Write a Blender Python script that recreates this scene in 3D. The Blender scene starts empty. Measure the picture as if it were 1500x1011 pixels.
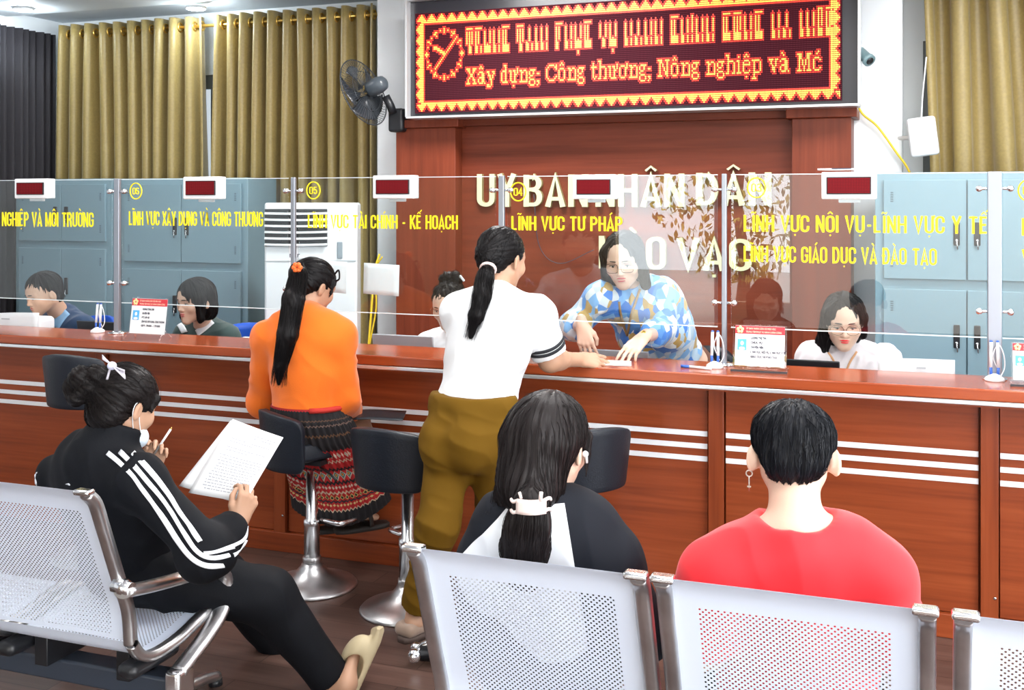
import bpy, bmesh, math, random
import numpy as np
from mathutils import Vector, Matrix, Euler
random.seed(7)
SC = bpy.context.scene
COL = SC.collection
PI = math.pi

# ------------------------------------------------------------------ camera, world, lights
F, CX, HY, EYE = 1600.0, 750.0, 293.0, 1.65
YAW = math.atan(F/4310.0)
CY_, SY_ = math.cos(YAW), math.sin(YAW)
cam = bpy.data.cameras.new('camera')
cam.sensor_fit = 'HORIZONTAL'; cam.sensor_width = 36.0
cam.lens = F/1500.0*36.0
cam.shift_y = (HY-505.5)/1500.0
cam.clip_start = 0.05
camo = bpy.data.objects.new('camera', cam); COL.objects.link(camo)
camo.location = (0, 0, EYE); camo.rotation_euler = (PI/2, 0, YAW)
SC.camera = camo
SC.view_settings.view_transform = 'Standard'; SC.view_settings.look = 'None'
SC.view_settings.exposure = -0.15; SC.view_settings.gamma = 1.0
SC.view_settings.use_curve_mapping = False

wd = bpy.data.worlds.new('world'); SC.world = wd; wd.use_nodes = True
bg = wd.node_tree.nodes['Background']
bg.inputs['Color'].default_value = (0.93, 0.97, 1.0, 1); bg.inputs['Strength'].default_value = 9.5

def area(name, loc, rot, sx, sy, power, col=(1, 1, 1)):
    l = bpy.data.lights.new(name, 'AREA'); l.shape = 'RECTANGLE'; l.size = sx; l.size_y = sy
    l.energy = power; l.color = col
    o = bpy.data.objects.new(name, l); COL.objects.link(o); o.location = loc; o.rotation_euler = rot
    o['kind'] = 'helper'
    return o
# daylight through the open entrance behind the viewer, plus added side and ceiling fill
area('entrance_daylight', (0.9, -4.1, 1.55), (math.radians(90), 0, 0), 5.0, 2.8, 80, (1.0, 0.98, 0.96))
area('side_fill_light', (3.58, 0.2, 1.5), (math.radians(90), 0, math.radians(90)), 5.5, 2.4, 165, (1.0, 0.99, 0.97))  # fill lamp added at the right, brightens the benches from out of view
sun = bpy.data.lights.new('sun', 'SUN'); sun.energy = 8.0; sun.angle = .02; sun.color = (1, .95, .85)
suno = bpy.data.objects.new('sun', sun); COL.objects.link(suno); suno.rotation_euler = (math.radians(-42), 0, math.radians(12)); suno['kind'] = 'helper'
PANELS = [(-3.9, 1.6), (-0.6, 1.6), (1.9, 1.6), (-3.9, 3.6), (-0.9, 3.6), (1.4, 3.6), (-5.2, 6.0), (-2.3, 6.0), (0.6, 6.0)]  # ceiling panels added out of view to brighten the room evenly
PW = {(-2.3, 6.0): 115, (.6, 6.0): 60, (-5.2, 6.0): 24, (-3.9, 3.6): 30, (-3.9, 1.6): 30}
for i, (x, y) in enumerate(PANELS):
    area('ceiling_fill_light', (x, y, 3.19), (0, 0, 0), 1.15, 0.55, PW.get((x, y), 46), (1.0, 0.985, 0.97))

# ------------------------------------------------------------------ from photograph pixels to places in the room
def ray(u, v):
    a = (u-CX)/F
    return Vector((-SY_+a*CY_, CY_+a*SY_, (HY-v)/F))
def atY(u, v, Y):
    d = ray(u, v); return Vector((0, 0, EYE))+d*(Y/d.y)
def atZ(u, v, z):
    d = ray(u, v); return Vector((0, 0, EYE))+d*((z-EYE)/d.z)
def atX(u, v, X):
    d = ray(u, v); return Vector((0, 0, EYE))+d*(X/d.x)
def xY(u, Y): return atY(u, 300, Y).x
def zY(u, v, Y): return atY(u, v, Y).z

# ------------------------------------------------------------------ materials
MATS = {}
def nd(nt, t, **kw):
    n = nt.nodes.new(t)
    for k, v in kw.items(): setattr(n, k, v)
    return n
def mat(name, col, rough=0.5, metal=0.0, spec=0.5, bump=None, vary=None, emit=None, estr=0.0, sheen=0.0, coat=0.0):
    """principled material; bump = (scale, strength), vary = (scale, amount, stretch) of a darker/lighter mottling"""
    if name in MATS: return MATS[name]
    m = bpy.data.materials.new(name); m.use_nodes = True; nt = m.node_tree
    p = nt.nodes['Principled BSDF']
    p.inputs['Base Color'].default_value = (*col, 1); p.inputs['Roughness'].default_value = rough
    p.inputs['Metallic'].default_value = metal; p.inputs['Specular IOR Level'].default_value = spec
    if sheen: p.inputs['Sheen Weight'].default_value = sheen
    if coat: p.inputs['Coat Weight'].default_value = coat; p.inputs['Coat Roughness'].default_value = 0.08
    if emit: p.inputs['Emission Color'].default_value = (*emit, 1); p.inputs['Emission Strength'].default_value = estr
    tc = None
    if bump or vary: tc = nd(nt, 'ShaderNodeTexCoord')
    if vary:
        mp = nd(nt, 'ShaderNodeMapping'); nt.links.new(tc.outputs['Object'], mp.inputs[0])
        mp.inputs['Scale'].default_value = vary[2] if len(vary) > 2 else (1, 1, 1)
        nz = nd(nt, 'ShaderNodeTexNoise'); nz.inputs['Scale'].default_value = vary[0]; nz.inputs['Detail'].default_value = 5
        nt.links.new(mp.outputs[0], nz.inputs['Vector'])
        r = nd(nt, 'ShaderNodeValToRGB'); a = vary[1]
        r.color_ramp.elements[0].position = .3; r.color_ramp.elements[1].position = .72
        r.color_ramp.elements[0].color = (*[x*(1-a) for x in col], 1); r.color_ramp.elements[1].color = (*[min(1, x*(1+a)) for x in col], 1)
        nt.links.new(nz.outputs['Fac'], r.inputs[0]); nt.links.new(r.outputs[0], p.inputs['Base Color'])
    if bump:
        n2 = nd(nt, 'ShaderNodeTexNoise'); n2.inputs['Scale'].default_value = bump[0]; n2.inputs['Detail'].default_value = 3
        nt.links.new(tc.outputs['Object'], n2.inputs['Vector'])
        b = nd(nt, 'ShaderNodeBump'); b.inputs['Strength'].default_value = bump[1]; b.inputs['Distance'].default_value = 0.01
        nt.links.new(n2.outputs['Fac'], b.inputs['Height']); nt.links.new(b.outputs[0], p.inputs['Normal'])
    MATS[name] = m
    return m

def wood(name, dark, mid, light, axis=0, rough=0.3, freq=1.0, planks=None, spec=0.5):
    """laminate wood with long grain along an axis; planks=(width along Y, length along X)"""
    if name in MATS: return MATS[name]
    m = bpy.data.materials.new(name); m.use_nodes = True; nt = m.node_tree; L = nt.links.new
    p = nt.nodes['Principled BSDF']; p.inputs['Roughness'].default_value = rough; p.inputs['Specular IOR Level'].default_value = spec
    tc = nd(nt, 'ShaderNodeTexCoord'); mp = nd(nt, 'ShaderNodeMapping')
    sc = [14*freq, 14*freq, 14*freq]; sc[axis] = 0.9*freq
    mp.inputs['Scale'].default_value = sc; L(tc.outputs['Object'], mp.inputs[0])
    n1 = nd(nt, 'ShaderNodeTexNoise'); n1.inputs['Scale'].default_value = 1.0; n1.inputs['Detail'].default_value = 6; n1.inputs['Distortion'].default_value = 0.6
    L(mp.outputs[0], n1.inputs['Vector'])
    mp2 = nd(nt, 'ShaderNodeMapping'); sc2 = [70*freq]*3; sc2[axis] = 2.5*freq
    mp2.inputs['Scale'].default_value = sc2; L(tc.outputs['Object'], mp2.inputs[0])
    n2 = nd(nt, 'ShaderNodeTexNoise'); n2.inputs['Scale'].default_value = 1.0; n2.inputs['Detail'].default_value = 3
    L(mp2.outputs[0], n2.inputs['Vector'])
    mx = nd(nt, 'ShaderNodeMix'); mx.inputs[0].default_value = 0.35
    L(n1.outputs['Fac'], mx.inputs[2]); L(n2.outputs['Fac'], mx.inputs[3])
    r = nd(nt, 'ShaderNodeValToRGB'); e = r.color_ramp.elements
    e[0].position = .3; e[0].color = (*dark, 1); e[1].position = .7; e[1].color = (*light, 1)
    k = e.new(.5); k.color = (*mid, 1)
    L(mx.outputs[0], r.inputs[0]); out = r.outputs[0]
    if planks:
        br = nd(nt, 'ShaderNodeTexBrick'); br.inputs['Scale'].default_value = 1.0
        br.inputs['Brick Width'].default_value = planks[1]; br.inputs['Row Height'].default_value = planks[0]
        br.inputs['Mortar Size'].default_value = 0.0022; br.inputs['Mortar Smooth'].default_value = .2
        br.inputs['Color1'].default_value = (.62, .62, .62, 1); br.inputs['Color2'].default_value = (1.15, 1.1, 1.08, 1); br.inputs['Mortar'].default_value = (.25, .22, .2, 1)
        L(tc.outputs['Object'], br.inputs['Vector'])
        mm = nd(nt, 'ShaderNodeMix'); mm.data_type = 'RGBA'; mm.blend_type = 'MULTIPLY'; mm.inputs[0].default_value = 1
        L(out, mm.inputs[6]); L(br.outputs['Color'], mm.inputs[7]); out = mm.outputs[2]
    L(out, p.inputs['Base Color'])
    MATS[name] = m
    return m

def glass_mat(name, tint=(0.93, 0.965, 0.97), refl=(1, 1, 1), rough=0.0):
    if name in MATS: return MATS[name]
    m = bpy.data.materials.new(name); m.use_nodes = True; nt = m.node_tree; L = nt.links.new
    nt.nodes.remove(nt.nodes['Principled BSDF']); out = nt.nodes['Material Output']
    tr = nd(nt, 'ShaderNodeBsdfTransparent'); tr.inputs[0].default_value = (*tint, 1)
    gl = nd(nt, 'ShaderNodeBsdfGlossy'); gl.inputs['Color'].default_value = (*refl, 1); gl.inputs['Roughness'].default_value = rough
    ge = nd(nt, 'ShaderNodeNewGeometry'); dt = nd(nt, 'ShaderNodeVectorMath', operation='DOT_PRODUCT'); L(ge.outputs['Incoming'], dt.inputs[0]); L(ge.outputs['Normal'], dt.inputs[1])
    prev = dt.outputs['Value']
    for op, v in (('ABSOLUTE', None), ('SUBTRACT', 1.0), ('POWER', 5.0), ('MULTIPLY_ADD', .96)):      # reflectance of clear glass by angle
        n = nd(nt, 'ShaderNodeMath', operation=op)
        if op == 'SUBTRACT': n.inputs[0].default_value = v; L(prev, n.inputs[1])
        else:
            L(prev, n.inputs[0])
            if v is not None: n.inputs[1].default_value = v
        if op == 'MULTIPLY_ADD': n.inputs[2].default_value = .04
        prev = n.outputs[0]
    mx = nd(nt, 'ShaderNodeMixShader'); L(prev, mx.inputs[0]); L(tr.outputs[0], mx.inputs[1]); L(gl.outputs[0], mx.inputs[2])
    L(mx.outputs[0], out.inputs['Surface'])
    MATS[name] = m
    return m

# ------------------------------------------------------------------ tagging and object helpers
def tag(o, label=None, cat=None, group=None, kind=None):
    if label: o['label'] = label
    if cat: o['category'] = cat
    if group: o['group'] = group
    if kind: o['kind'] = kind
    return o
def empty(name, loc=(0, 0, 0), rz=0, label=None, cat=None, group=None):
    o = bpy.data.objects.new(name, None); COL.objects.link(o); o.empty_display_size = 0.05
    o.location = loc; o.rotation_euler = (0, 0, rz)
    return tag(o, label, cat, group)
def copy_tree(o, parent=None):
    c = o.copy(); COL.objects.link(c)
    if parent is not None: c.parent = parent
    for ch in [x for x in ALL_OBJS() if x.parent == o]: copy_tree(ch, c)
    return c
def ALL_OBJS(): return list(bpy.data.objects)

class MB:
    """collects shapes in one bmesh, then links them as ONE mesh object"""
    def __init__(s): s.b = bmesh.new(); s.mats = []; s.uv = None
    def mi(s, m):
        if m is None: return 0
        if m not in s.mats: s.mats.append(m)
        return s.mats.index(m)
    def box(s, c, d, bevel=0.0, rot=None, m=None, seg=2):
        r = bmesh.ops.create_cube(s.b, size=1.0); vs = r['verts']
        M = Matrix.Translation(Vector(c)) @ (rot.to_4x4() if rot is not None else Matrix.Identity(4)) @ Matrix.Diagonal((d[0], d[1], d[2], 1))
        bmesh.ops.transform(s.b, matrix=M, verts=vs)
        fs = {f for v in vs for f in v.link_faces}
        if bevel > 0:
            es = list({e for v in vs for e in v.link_edges})
            rr = bmesh.ops.bevel(s.b, geom=es, offset=min(bevel, min(abs(x) for x in d)*.49), segments=seg, affect='EDGES', profile=.5)
            fs = set(rr['faces']) | {f for f in fs if f.is_valid}
        k = s.mi(m)
        for f in fs:
            if f.is_valid: f.material_index = k; f.smooth = bevel > 0
        return s
    def ibox(s, a, b, bevel=0.0, m=None):
        c = [(a[i]+b[i])/2 for i in range(3)]; d = [abs(b[i]-a[i]) for i in range(3)]
        return s.box(c, d, bevel, None, m)
    def ring_loft(s, rings, closed=True, caps=True, m=None, smooth=True):
        k = s.mi(m); vv = [[s.b.verts.new(p) for p in r] for r in rings]
        n = len(vv[0])
        for a, b in zip(vv[:-1], vv[1:]):
            for i in range(n if closed else n-1):
                j = (i+1) % n
                f = s.b.faces.new((a[i], a[j], b[j], b[i])); f.material_index = k; f.smooth = smooth
        if caps and closed:
            for r, rev in ((vv[0], True), (vv[-1], False)):
                try:
                    f = s.b.faces.new(r[::-1] if rev else r); f.material_index = k
                except ValueError: pass
        return s
    def tube(s, pts, r, n=10, m=None, r2=None, caps=True, flat=1.0):
        """round tube along a polyline; r may be a list; flat squashes the section along its second axis"""
        pts = [Vector(p) for p in pts]; N = len(pts)
        rs = r if isinstance(r, (list, tuple)) else [r + ((r2 if r2 is not None else r)-r)*i/max(1, N-1) for i in range(N)]
        t0 = (pts[1]-pts[0]).normalized()
        up = Vector((0, 0, 1)) if abs(t0.z) < .95 else Vector((1, 0, 0))
        nx = t0.cross(up).normalized(); rings = []
        for i, p in enumerate(pts):
            t = (pts[min(i+1, N-1)]-pts[max(i-1, 0)])
            t = t.normalized() if t.length > 1e-9 else t0
            nx = (nx - t*nx.dot(t)).normalized(); ny = t.cross(nx)
            rings.append([p+nx*math.cos(2*PI*k/n)*rs[i]+ny*math.sin(2*PI*k/n)*rs[i]*flat for k in range(n)])
        return s.ring_loft(rings, True, caps, m)
    def lathe(s, prof, c=(0, 0, 0), n=32, m=None, axis='Z', M=None):
        """profile [(r, h)] turned round an axis"""
        rings = []
        for r, h in prof:
            ring = []
            for k in range(n):
                a = 2*PI*k/n; x, y = r*math.cos(a), r*math.sin(a)
                q = Vector((x, y, h)) if axis == 'Z' else (Vector((x, -h, y)) if axis == '-Y' else Vector((h, x, y)))
                if M is not None: q = M @ q
                ring.append(Vector(c)+q)
            rings.append(ring)
        return s.ring_loft(rings, True, True, m)
    def prism(s, poly, y0, y1, m=None, plane='XZ', smooth=False):
        """a polygon in the XZ plane drawn out from y0 to y1"""
        def P(a, b, d): return Vector((a, d, b)) if plane == 'XZ' else (Vector((a, b, d)) if plane == 'XY' else Vector((d, a, b)))
        k = s.mi(m); A = [s.b.verts.new(P(a, b, y0)) for a, b in poly]; B = [s.b.verts.new(P(a, b, y1)) for a, b in poly]
        n = len(poly); fs = [s.b.faces.new(A), s.b.faces.new(B[::-1])]
        for i in range(n): fs.append(s.b.faces.new((A[i], B[i], B[(i+1) % n], A[(i+1) % n])))
        for f in fs: f.material_index = k
        if smooth:
            for f in fs[2:]: f.smooth = True
        return s
    def ball(s, c, r, m=None, sub=2, M=None):
        q = bmesh.ops.create_icosphere(s.b, subdivisions=sub, radius=1.0); k = s.mi(m)
        rr = r if isinstance(r, (tuple, list)) else (r, r, r)
        T = Matrix.Translation(Vector(c)) @ (M.to_4x4() if M is not None else Matrix.Identity(4)) @ Matrix.Diagonal((*rr, 1))
        bmesh.ops.transform(s.b, matrix=T, verts=q['verts'])
        for f in {f for v in q['verts'] for f in v.link_faces}: f.material_index = k; f.smooth = True
        return s
    def grid(s, fn, nu, nv, m=None, uv=None, smooth=True, thick=0.0):
        """surface fn(i/nu, j/nv); with thickness it gets a back sheet along its normal"""
        k = s.mi(m); vs = [[s.b.verts.new(fn(i/nu, j/nv)) for j in range(nv+1)] for i in range(nu+1)]
        lay = s.b.loops.layers.uv.verify() if uv else None
        for i in range(nu):
            for j in range(nv):
                q = [(i, j), (i+1, j), (i+1, j+1), (i, j+1)]
                f = s.b.faces.new([vs[a][b] for a, b in q]); f.material_index = k; f.smooth = smooth
                if lay:
                    for l, (a, b) in zip(f.loops, q): l[lay].uv = uv(a/nu, b/nv)
        return s
    def build(s, name, material=None, parent=None, normals=True, solid=0.0):
        me = bpy.data.meshes.new(name)
        if normals: bmesh.ops.recalc_face_normals(s.b, faces=s.b.faces)
        s.b.to_mesh(me); s.b.free()
        for m in (s.mats or [material]): me.materials.append(m)
        o = bpy.data.objects.new(name, me); COL.objects.link(o)
        if parent is not None: o.parent = parent
        if solid:
            md = o.modifiers.new('thickness', 'SOLIDIFY'); md.thickness = solid; md.offset = 0
        return o

def structure(name, mb, m=None, parent=None):
    o = mb.build(name, m, parent)
    if parent is None: o['kind'] = 'structure'
    return o
def smoothpts(pts, n=8):
    """Catmull-Rom through points"""
    P = [Vector(p) for p in pts]; P = [P[0]*2-P[1]]+P+[P[-1]*2-P[-2]]; out = []
    for i in range(1, len(P)-2):
        for k in range(n):
            t = k/n; a, b, c, d = P[i-1:i+3]
            out.append(.5*((2*b)+(c-a)*t+(2*a-5*b+4*c-d)*t*t+(3*b-a-3*c+d)*t**3))
    out.append(P[-2]); return out

# ------------------------------------------------------------------ block lettering made of strokes (condensed heavy capitals)
def arc(cx, cy, rx, ry, a0, a1, n=10):
    return [(cx+rx*math.cos(math.radians(a0+(a1-a0)*i/n)), cy+ry*math.sin(math.radians(a0+(a1-a0)*i/n))) for i in range(n+1)]
W_ = .5; T_ = .165     # cap height 1, stroke centre box 0..W, stroke width T
def _glyphs():
    w = W_; h = T_/2; lo, hi = h*.9, 1-h*.9
    bowl = arc(w/2, 1-w/2+.02, w/2, w/2-h, 0, 180); cup = arc(w/2, w/2-.02, w/2, w/2-h, 180, 360)
    O = [bowl+cup+[bowl[0]]]
    g = {'I': ([[(0, 0), (0, 1)]], 0), 'L': ([[(0, 0), (0, 1)], [(0, lo), (w*.85, lo)]], w*.85),
         'N': ([[(0, 0), (0, 1)], [(w, 0), (w, 1)], [(.02, .93), (w-.02, .07)]], w),
         'H': ([[(0, 0), (0, 1)], [(w, 0), (w, 1)], [(0, .5), (w, .5)]], w),
         'V': ([[(-.02, 1), (w/2+.01, .03), (w+.04, 1)]], w+.02), 'U': ([[(0, 1)]+cup+[(w, 1)]], w),
         'C': ([[(w, .63)]+bowl+cup+[(w, .37)]], w), 'O': (O, w),
         'X': ([[(-.02, 0), (w+.02, 1)], [(-.02, 1), (w+.02, 0)]], w), 'Y': ([[(-.03, 1), (w/2, .45)], [(w+.03, 1), (w/2, .45)], [(w/2, .5), (w/2, 0)]], w),
         'A': ([[(-.03, 0), (w/2, .96), (w+.03, 0)], [(.06, .25), (w-.06, .25)]], w),
         'D': ([[(0, 0), (0, 1)], [(0, hi), (w*.5, hi)]+arc(w*.5, .5, w*.5, hi-.5, 90, -90, 14)+[(0, lo)]], w),
         'P': ([[(0, 0), (0, 1)], [(0, hi), (w*.5, hi)]+arc(w*.5, .7, w*.5, hi-.7, 90, -90)+[(0, 1.4-hi)]], w),
         'R': ([[(0, 0), (0, 1)], [(0, hi), (w*.5, hi)]+arc(w*.5, .72, w*.5, hi-.72, 90, -90)+[(0, 1.44-hi)], [(w*.5, .52), (w*.85, .42), (w, 0)]], w),
         'B': ([[(0, 0), (0, 1)], [(0, hi), (w*.5, hi)]+arc(w*.5, .735, w*.45, hi-.735, 90, -90)+[(0, .54)], [(w*.4, .54), (w*.55, .54)]+arc(w*.55, .3, w*.45, .24-.01, 90, -90)+[(0, lo)]], w),
         'T': ([[(w/2, 0), (w/2, 1)], [(-.06, hi), (w+.06, hi)]], w), 'G': ([[(w, .66)]+bowl+cup+[(w, .46), (w*.55, .46)]], w),
         'E': ([[(0, 0), (0, 1)], [(0, hi), (w*.85, hi)], [(0, lo), (w*.85, lo)], [(0, .51), (w*.75, .51)]], w*.85),
         'K': ([[(0, 0), (0, 1)], [(.02, .42), (w+.02, 1)], [(w*.35, .55), (w+.04, 0)]], w),
         'M': ([[(0, 0), (0, 1)], [(w*1.3, 0), (w*1.3, 1)], [(0, .96), (w*.65, .08), (w*1.3, .96)]], w*1.3),
         '-': ([[(.02, .42), (w*.6, .42)]], w*.6), '0': (O, w),
         '2': ([arc(w/2, .7, w/2, .22, 170, -20)+[(0, lo), (w+.03, lo)]], w),
         '3': ([arc(w/2, .73, w/2, .2, 170, -90)+arc(w/2, .29, w/2, .22, 90, -170)], w), '4': ([[(w*.75, 0), (w*.75, 1), (0, .3), (w+.06, .3)]], w),
         '5': ([[(w, hi), (.06, hi), (.03, .55), (w*.4, .6)]+arc(w/2, .33, w/2, .26, 80, -165)], w),
         '6': ([arc(w/2, .73, w/2, .2, 20, 180)+[(0, .3)]+arc(w/2, .31, w/2, .24, 180, 540, 16)], w), ' ': ([], .12)}
    return g
GL = _glyphs()
MARK = {'Ĩ': ('I', 'tilde'), 'Ự': ('U', 'horn', 'dot'), 'Ư': ('U', 'horn'), 'Â': ('A', 'circ'), 'À': ('A', 'grave'), 'Á': ('A', 'acute'), 'Ạ': ('A', 'dot'),
        'Ô': ('O', 'circ'), 'Ơ': ('O', 'horn'), 'Ờ': ('O', 'horn', 'grave'), 'Ộ': ('O', 'circ', 'dot'), 'Ụ': ('U', 'dot'), 'Í': ('I', 'acute'),
        'Ế': ('E', 'circ', 'acute2'), 'Ệ': ('E', 'circ', 'dot'), 'Đ': ('D', 'bar'), 'È': ('E', 'grave'), 'Ó': ('O', 'acute')}
def strokes(ch):
    base, marks = (ch, ()) if ch not in MARK else (MARK[ch][0], MARK[ch][1:])
    st, w = GL[base]; st = [(p, T_) for p in st]; c = w/2
    for k in marks:
        if k == 'tilde': st.append(([(c-.2, 1.12), (c-.1, 1.2), (c+.08, 1.12), (c+.2, 1.2)], .075))
        if k == 'circ': st.append(([(c-.19, 1.09), (c, 1.22), (c+.19, 1.09)], .075))
        if k == 'grave': st.append(([(c-.15, 1.26), (c+.06, 1.11)], .085))
        if k == 'acute': st.append(([(c+.15, 1.26), (c-.06, 1.11)], .085))
        if k == 'acute2': st.append(([(c+.34, 1.38), (c+.16, 1.24)], .08))
        if k == 'dot': st.append(([(c-.055, -.17), (c+.055, -.17)], .12))
        if k == 'horn': st.append(([(w, .84), (w+.13, .9), (w+.13, 1.04)], .08))
        if k == 'bar': st.append(([(-.18, .52), (.2, .52)], .1))
    return st, w
def text_width(txt, gap=.3): return sum(strokes(ch)[1]+gap for ch in txt)-gap
def lettering(mb, txt, x0, z0, height, width, Y, depth, m=None, gap=.3, bold=1.0):
    """block letters standing in a plane Y (facing -Y), left baseline at (x0, z0), squeezed to a width"""
    kx = width/(text_width(txt, gap)+T_); x = T_/2
    nst = 0
    for ch in txt:
        st, w = strokes(ch)
        for pts, t in st:
            t *= bold; nst = (nst+1) % 7; depth += .00012*(1 if nst else -6)
            P = [Vector((x0+(x+px)*kx, z0+pz*height)) for px, pz in pts]
            tx, tz = t*kx*.5*1.08, t*height*.5*.62
            L, R = [], []
            for i, p in enumerate(P):
                a = P[max(0, i-1)]; b = P[min(len(P)-1, i+1)]
                d0 = (p-a).normalized() if i else (b-p).normalized(); d1 = (b-p).normalized() if i < len(P)-1 else d0
                n0 = Vector((-d0.y, d0.x)); n1 = Vector((-d1.y, d1.x)); n = (n0+n1)
                n = n.normalized() if n.length > .3 else n0
                k = 1/max(.5, n.dot(n0))
                q = Vector((n.x*tx*k, n.y*tz*k)); L.append(p+q); R.append(p-q)
            for i in range(len(P)-1):
                a, b, c, d = L[i], L[i+1], R[i+1], R[i]
                mb.prism([(a.x, a.y), (b.x, b.y), (c.x, c.y), (d.x, d.y)], Y, Y-depth, m)
        x += w+gap
    return mb
def font_text(mb, txt, x0, z0, size, Y, depth, m=None, width=None, bold=0.0, align='LEFT', M=None):
    """small text from the default font, converted to a mesh in plane Y"""
    c = bpy.data.curves.new('text', 'FONT'); c.body = txt; c.size = size; c.offset = bold; c.extrude = depth/2; c.resolution_u = 2
    o = bpy.data.objects.new('text', c); COL.objects.link(o)
    me = bpy.data.meshes.new_from_object(o.evaluated_get(bpy.context.evaluated_depsgraph_get()))
    xs = [v.co.x for v in me.vertices] or [0, 1]; w = max(xs)-min(xs); k = (width/w) if width else 1.0
    off = 0 if align == 'LEFT' else -w*k/2
    nv = [mb.b.verts.new((M @ Vector((v.co.x*k+off, -v.co.z, v.co.y))) if M is not None else Vector((x0+v.co.x*k+off, Y-v.co.z, z0+v.co.y))) for v in me.vertices]
    kk = mb.mi(m)
    for p in me.polygons:
        try:
            f = mb.b.faces.new([nv[i] for i in p.vertices]); f.material_index = kk
        except ValueError: pass
    bpy.data.objects.remove(o); bpy.data.curves.remove(c); bpy.data.meshes.remove(me)
    return mb
# ------------------------------------------------------------------ palette
M_white = mat('white_paint', (.84, .88, .91), .6)
M_ceil = mat('ceiling_paint', (.62, .68, .74), .7)
M_wood = wood('counter_wood', (.165, .030, .009), (.255, .050, .014), (.33, .073, .022), 0, .34, spec=.3)
M_woodtop = wood('counter_top_wood', (.24, .043, .013), (.32, .062, .019), (.39, .085, .028), 0, .17, spec=.45)
M_woodv = wood('pilaster_wood', (.165, .030, .009), (.24, .047, .013), (.30, .066, .020), 2, .34, spec=.3)
M_panel = wood('backdrop_wood', (.12, .022, .009), (.17, .032, .013), (.215, .043, .018), 0, .45, spec=.3)
M_panelv = wood('backdrop_wood_upright', (.125, .023, .009), (.175, .033, .013), (.22, .044, .018), 2, .45, spec=.3)
M_floor = wood('floor_planks', (.060, .034, .027), (.100, .058, .046), (.150, .092, .074), 0, .34, planks=(.145, 1.1))
M_steel = mat('brushed_steel', (.62, .64, .66), .25, 1.0)
M_chrome = mat('chrome', (.82, .83, .85), .22, 1.0)
M_dullchrome = mat('worn_chrome', (.62, .62, .63), .34, 1.0, vary=(9, .2))
M_alu = mat('pale_aluminium_strip', (.86, .89, .92), .35, .0)
M_leather = mat('black_leatherette', (.010, .013, .020), .42, spec=.35, bump=(160, .12))
M_black = mat('black_plastic', (.012, .013, .016), .38)
M_darkgrey = mat('dark_grey_plastic', (.035, .042, .05), .4)
M_gwhite = mat('white_plastic', (.82, .84, .86), .35)
M_silver = mat('silver_lid', (.48, .51, .55), .35, .4)
M_grey_cab = mat('grey_blue_enamel', (.215, .335, .395), .38, bump=(300, .05))
M_gold = mat('gold_satin', (.33, .245, .082), .40, sheen=.25, spec=.6, vary=(60, .12), bump=(420, .10))
M_brass = mat('brass', (.72, .48, .12), .28, .9)
M_darkdrape = mat('black_drape', (.022, .019, .024), .7, bump=(300, .3))
M_paper = mat('paper', (.88, .89, .90), .7)
M_yellow = mat('yellow_vinyl', (.98, .78, .006), .5, emit=None)
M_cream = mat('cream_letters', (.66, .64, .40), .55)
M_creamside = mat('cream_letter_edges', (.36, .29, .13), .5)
M_glass = glass_mat('clear_glass')
M_acrylic = glass_mat('clear_acrylic', (.95, .97, .98))
M_blue = mat('blue_plastic', (.02, .10, .55), .4)
M_ledred = mat('red_display', (.17, .002, .006), .45)
M_yellowcable = mat('yellow_cable', (.85, .62, .03), .45)
M_ink = mat('ink', (.03, .035, .06), .6)

# ------------------------------------------------------------------ the room shell
XL, XR, YF, YB, ZC = -7.25, 3.6, -4.2, 7.85, 3.25
structure('floor', MB().ibox((XL-.2, YF-.2, -.1), (XR+.2, YB+.2, 0)), M_floor)
structure('ceiling', MB().ibox((XL-.2, YF-.2, ZC), (XR+.2, YB+.2, ZC+.12)), M_ceil)
structure('wall_left', MB().ibox((XL-.2, YF-.2, 0), (XL, YB+.2, ZC)), M_white)
structure('wall_right', MB().ibox((XR, YF-.2, 0), (XR+.2, -2.6, ZC)).ibox((XR, 3.0, 0), (XR+.2, YB+.2, ZC)).ibox((XR, -2.6, 0), (XR+.2, 3.0, .28)).ibox((XR, -2.6, 2.72), (XR+.2, 3.0, ZC)), M_white)  # its opening is added for the side fill lamp
wf = MB()
for y_ in (-2.56, -1.2, .2, 1.6, 2.96): wf.ibox((XR+.10, y_-.04, .28), (XR+.16, y_+.04, 2.72))
for z_ in (.32, 2.68): wf.ibox((XR+.10, -2.6, z_-.04), (XR+.16, 3.0, z_+.04))
structure('window_added', wf, mat('added_window_frame', (.55, .57, .6), .4))  # unseen window, added so the side fill lamp has a source
# lowered band of ceiling along the back, with a soft step
structure('trim_1', MB().ibox((XL, 5.9, ZC-.045), (-4.9, 7.2, ZC), .012), mat('ceiling_band_paint', (.72, .78, .84), .6))
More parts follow.
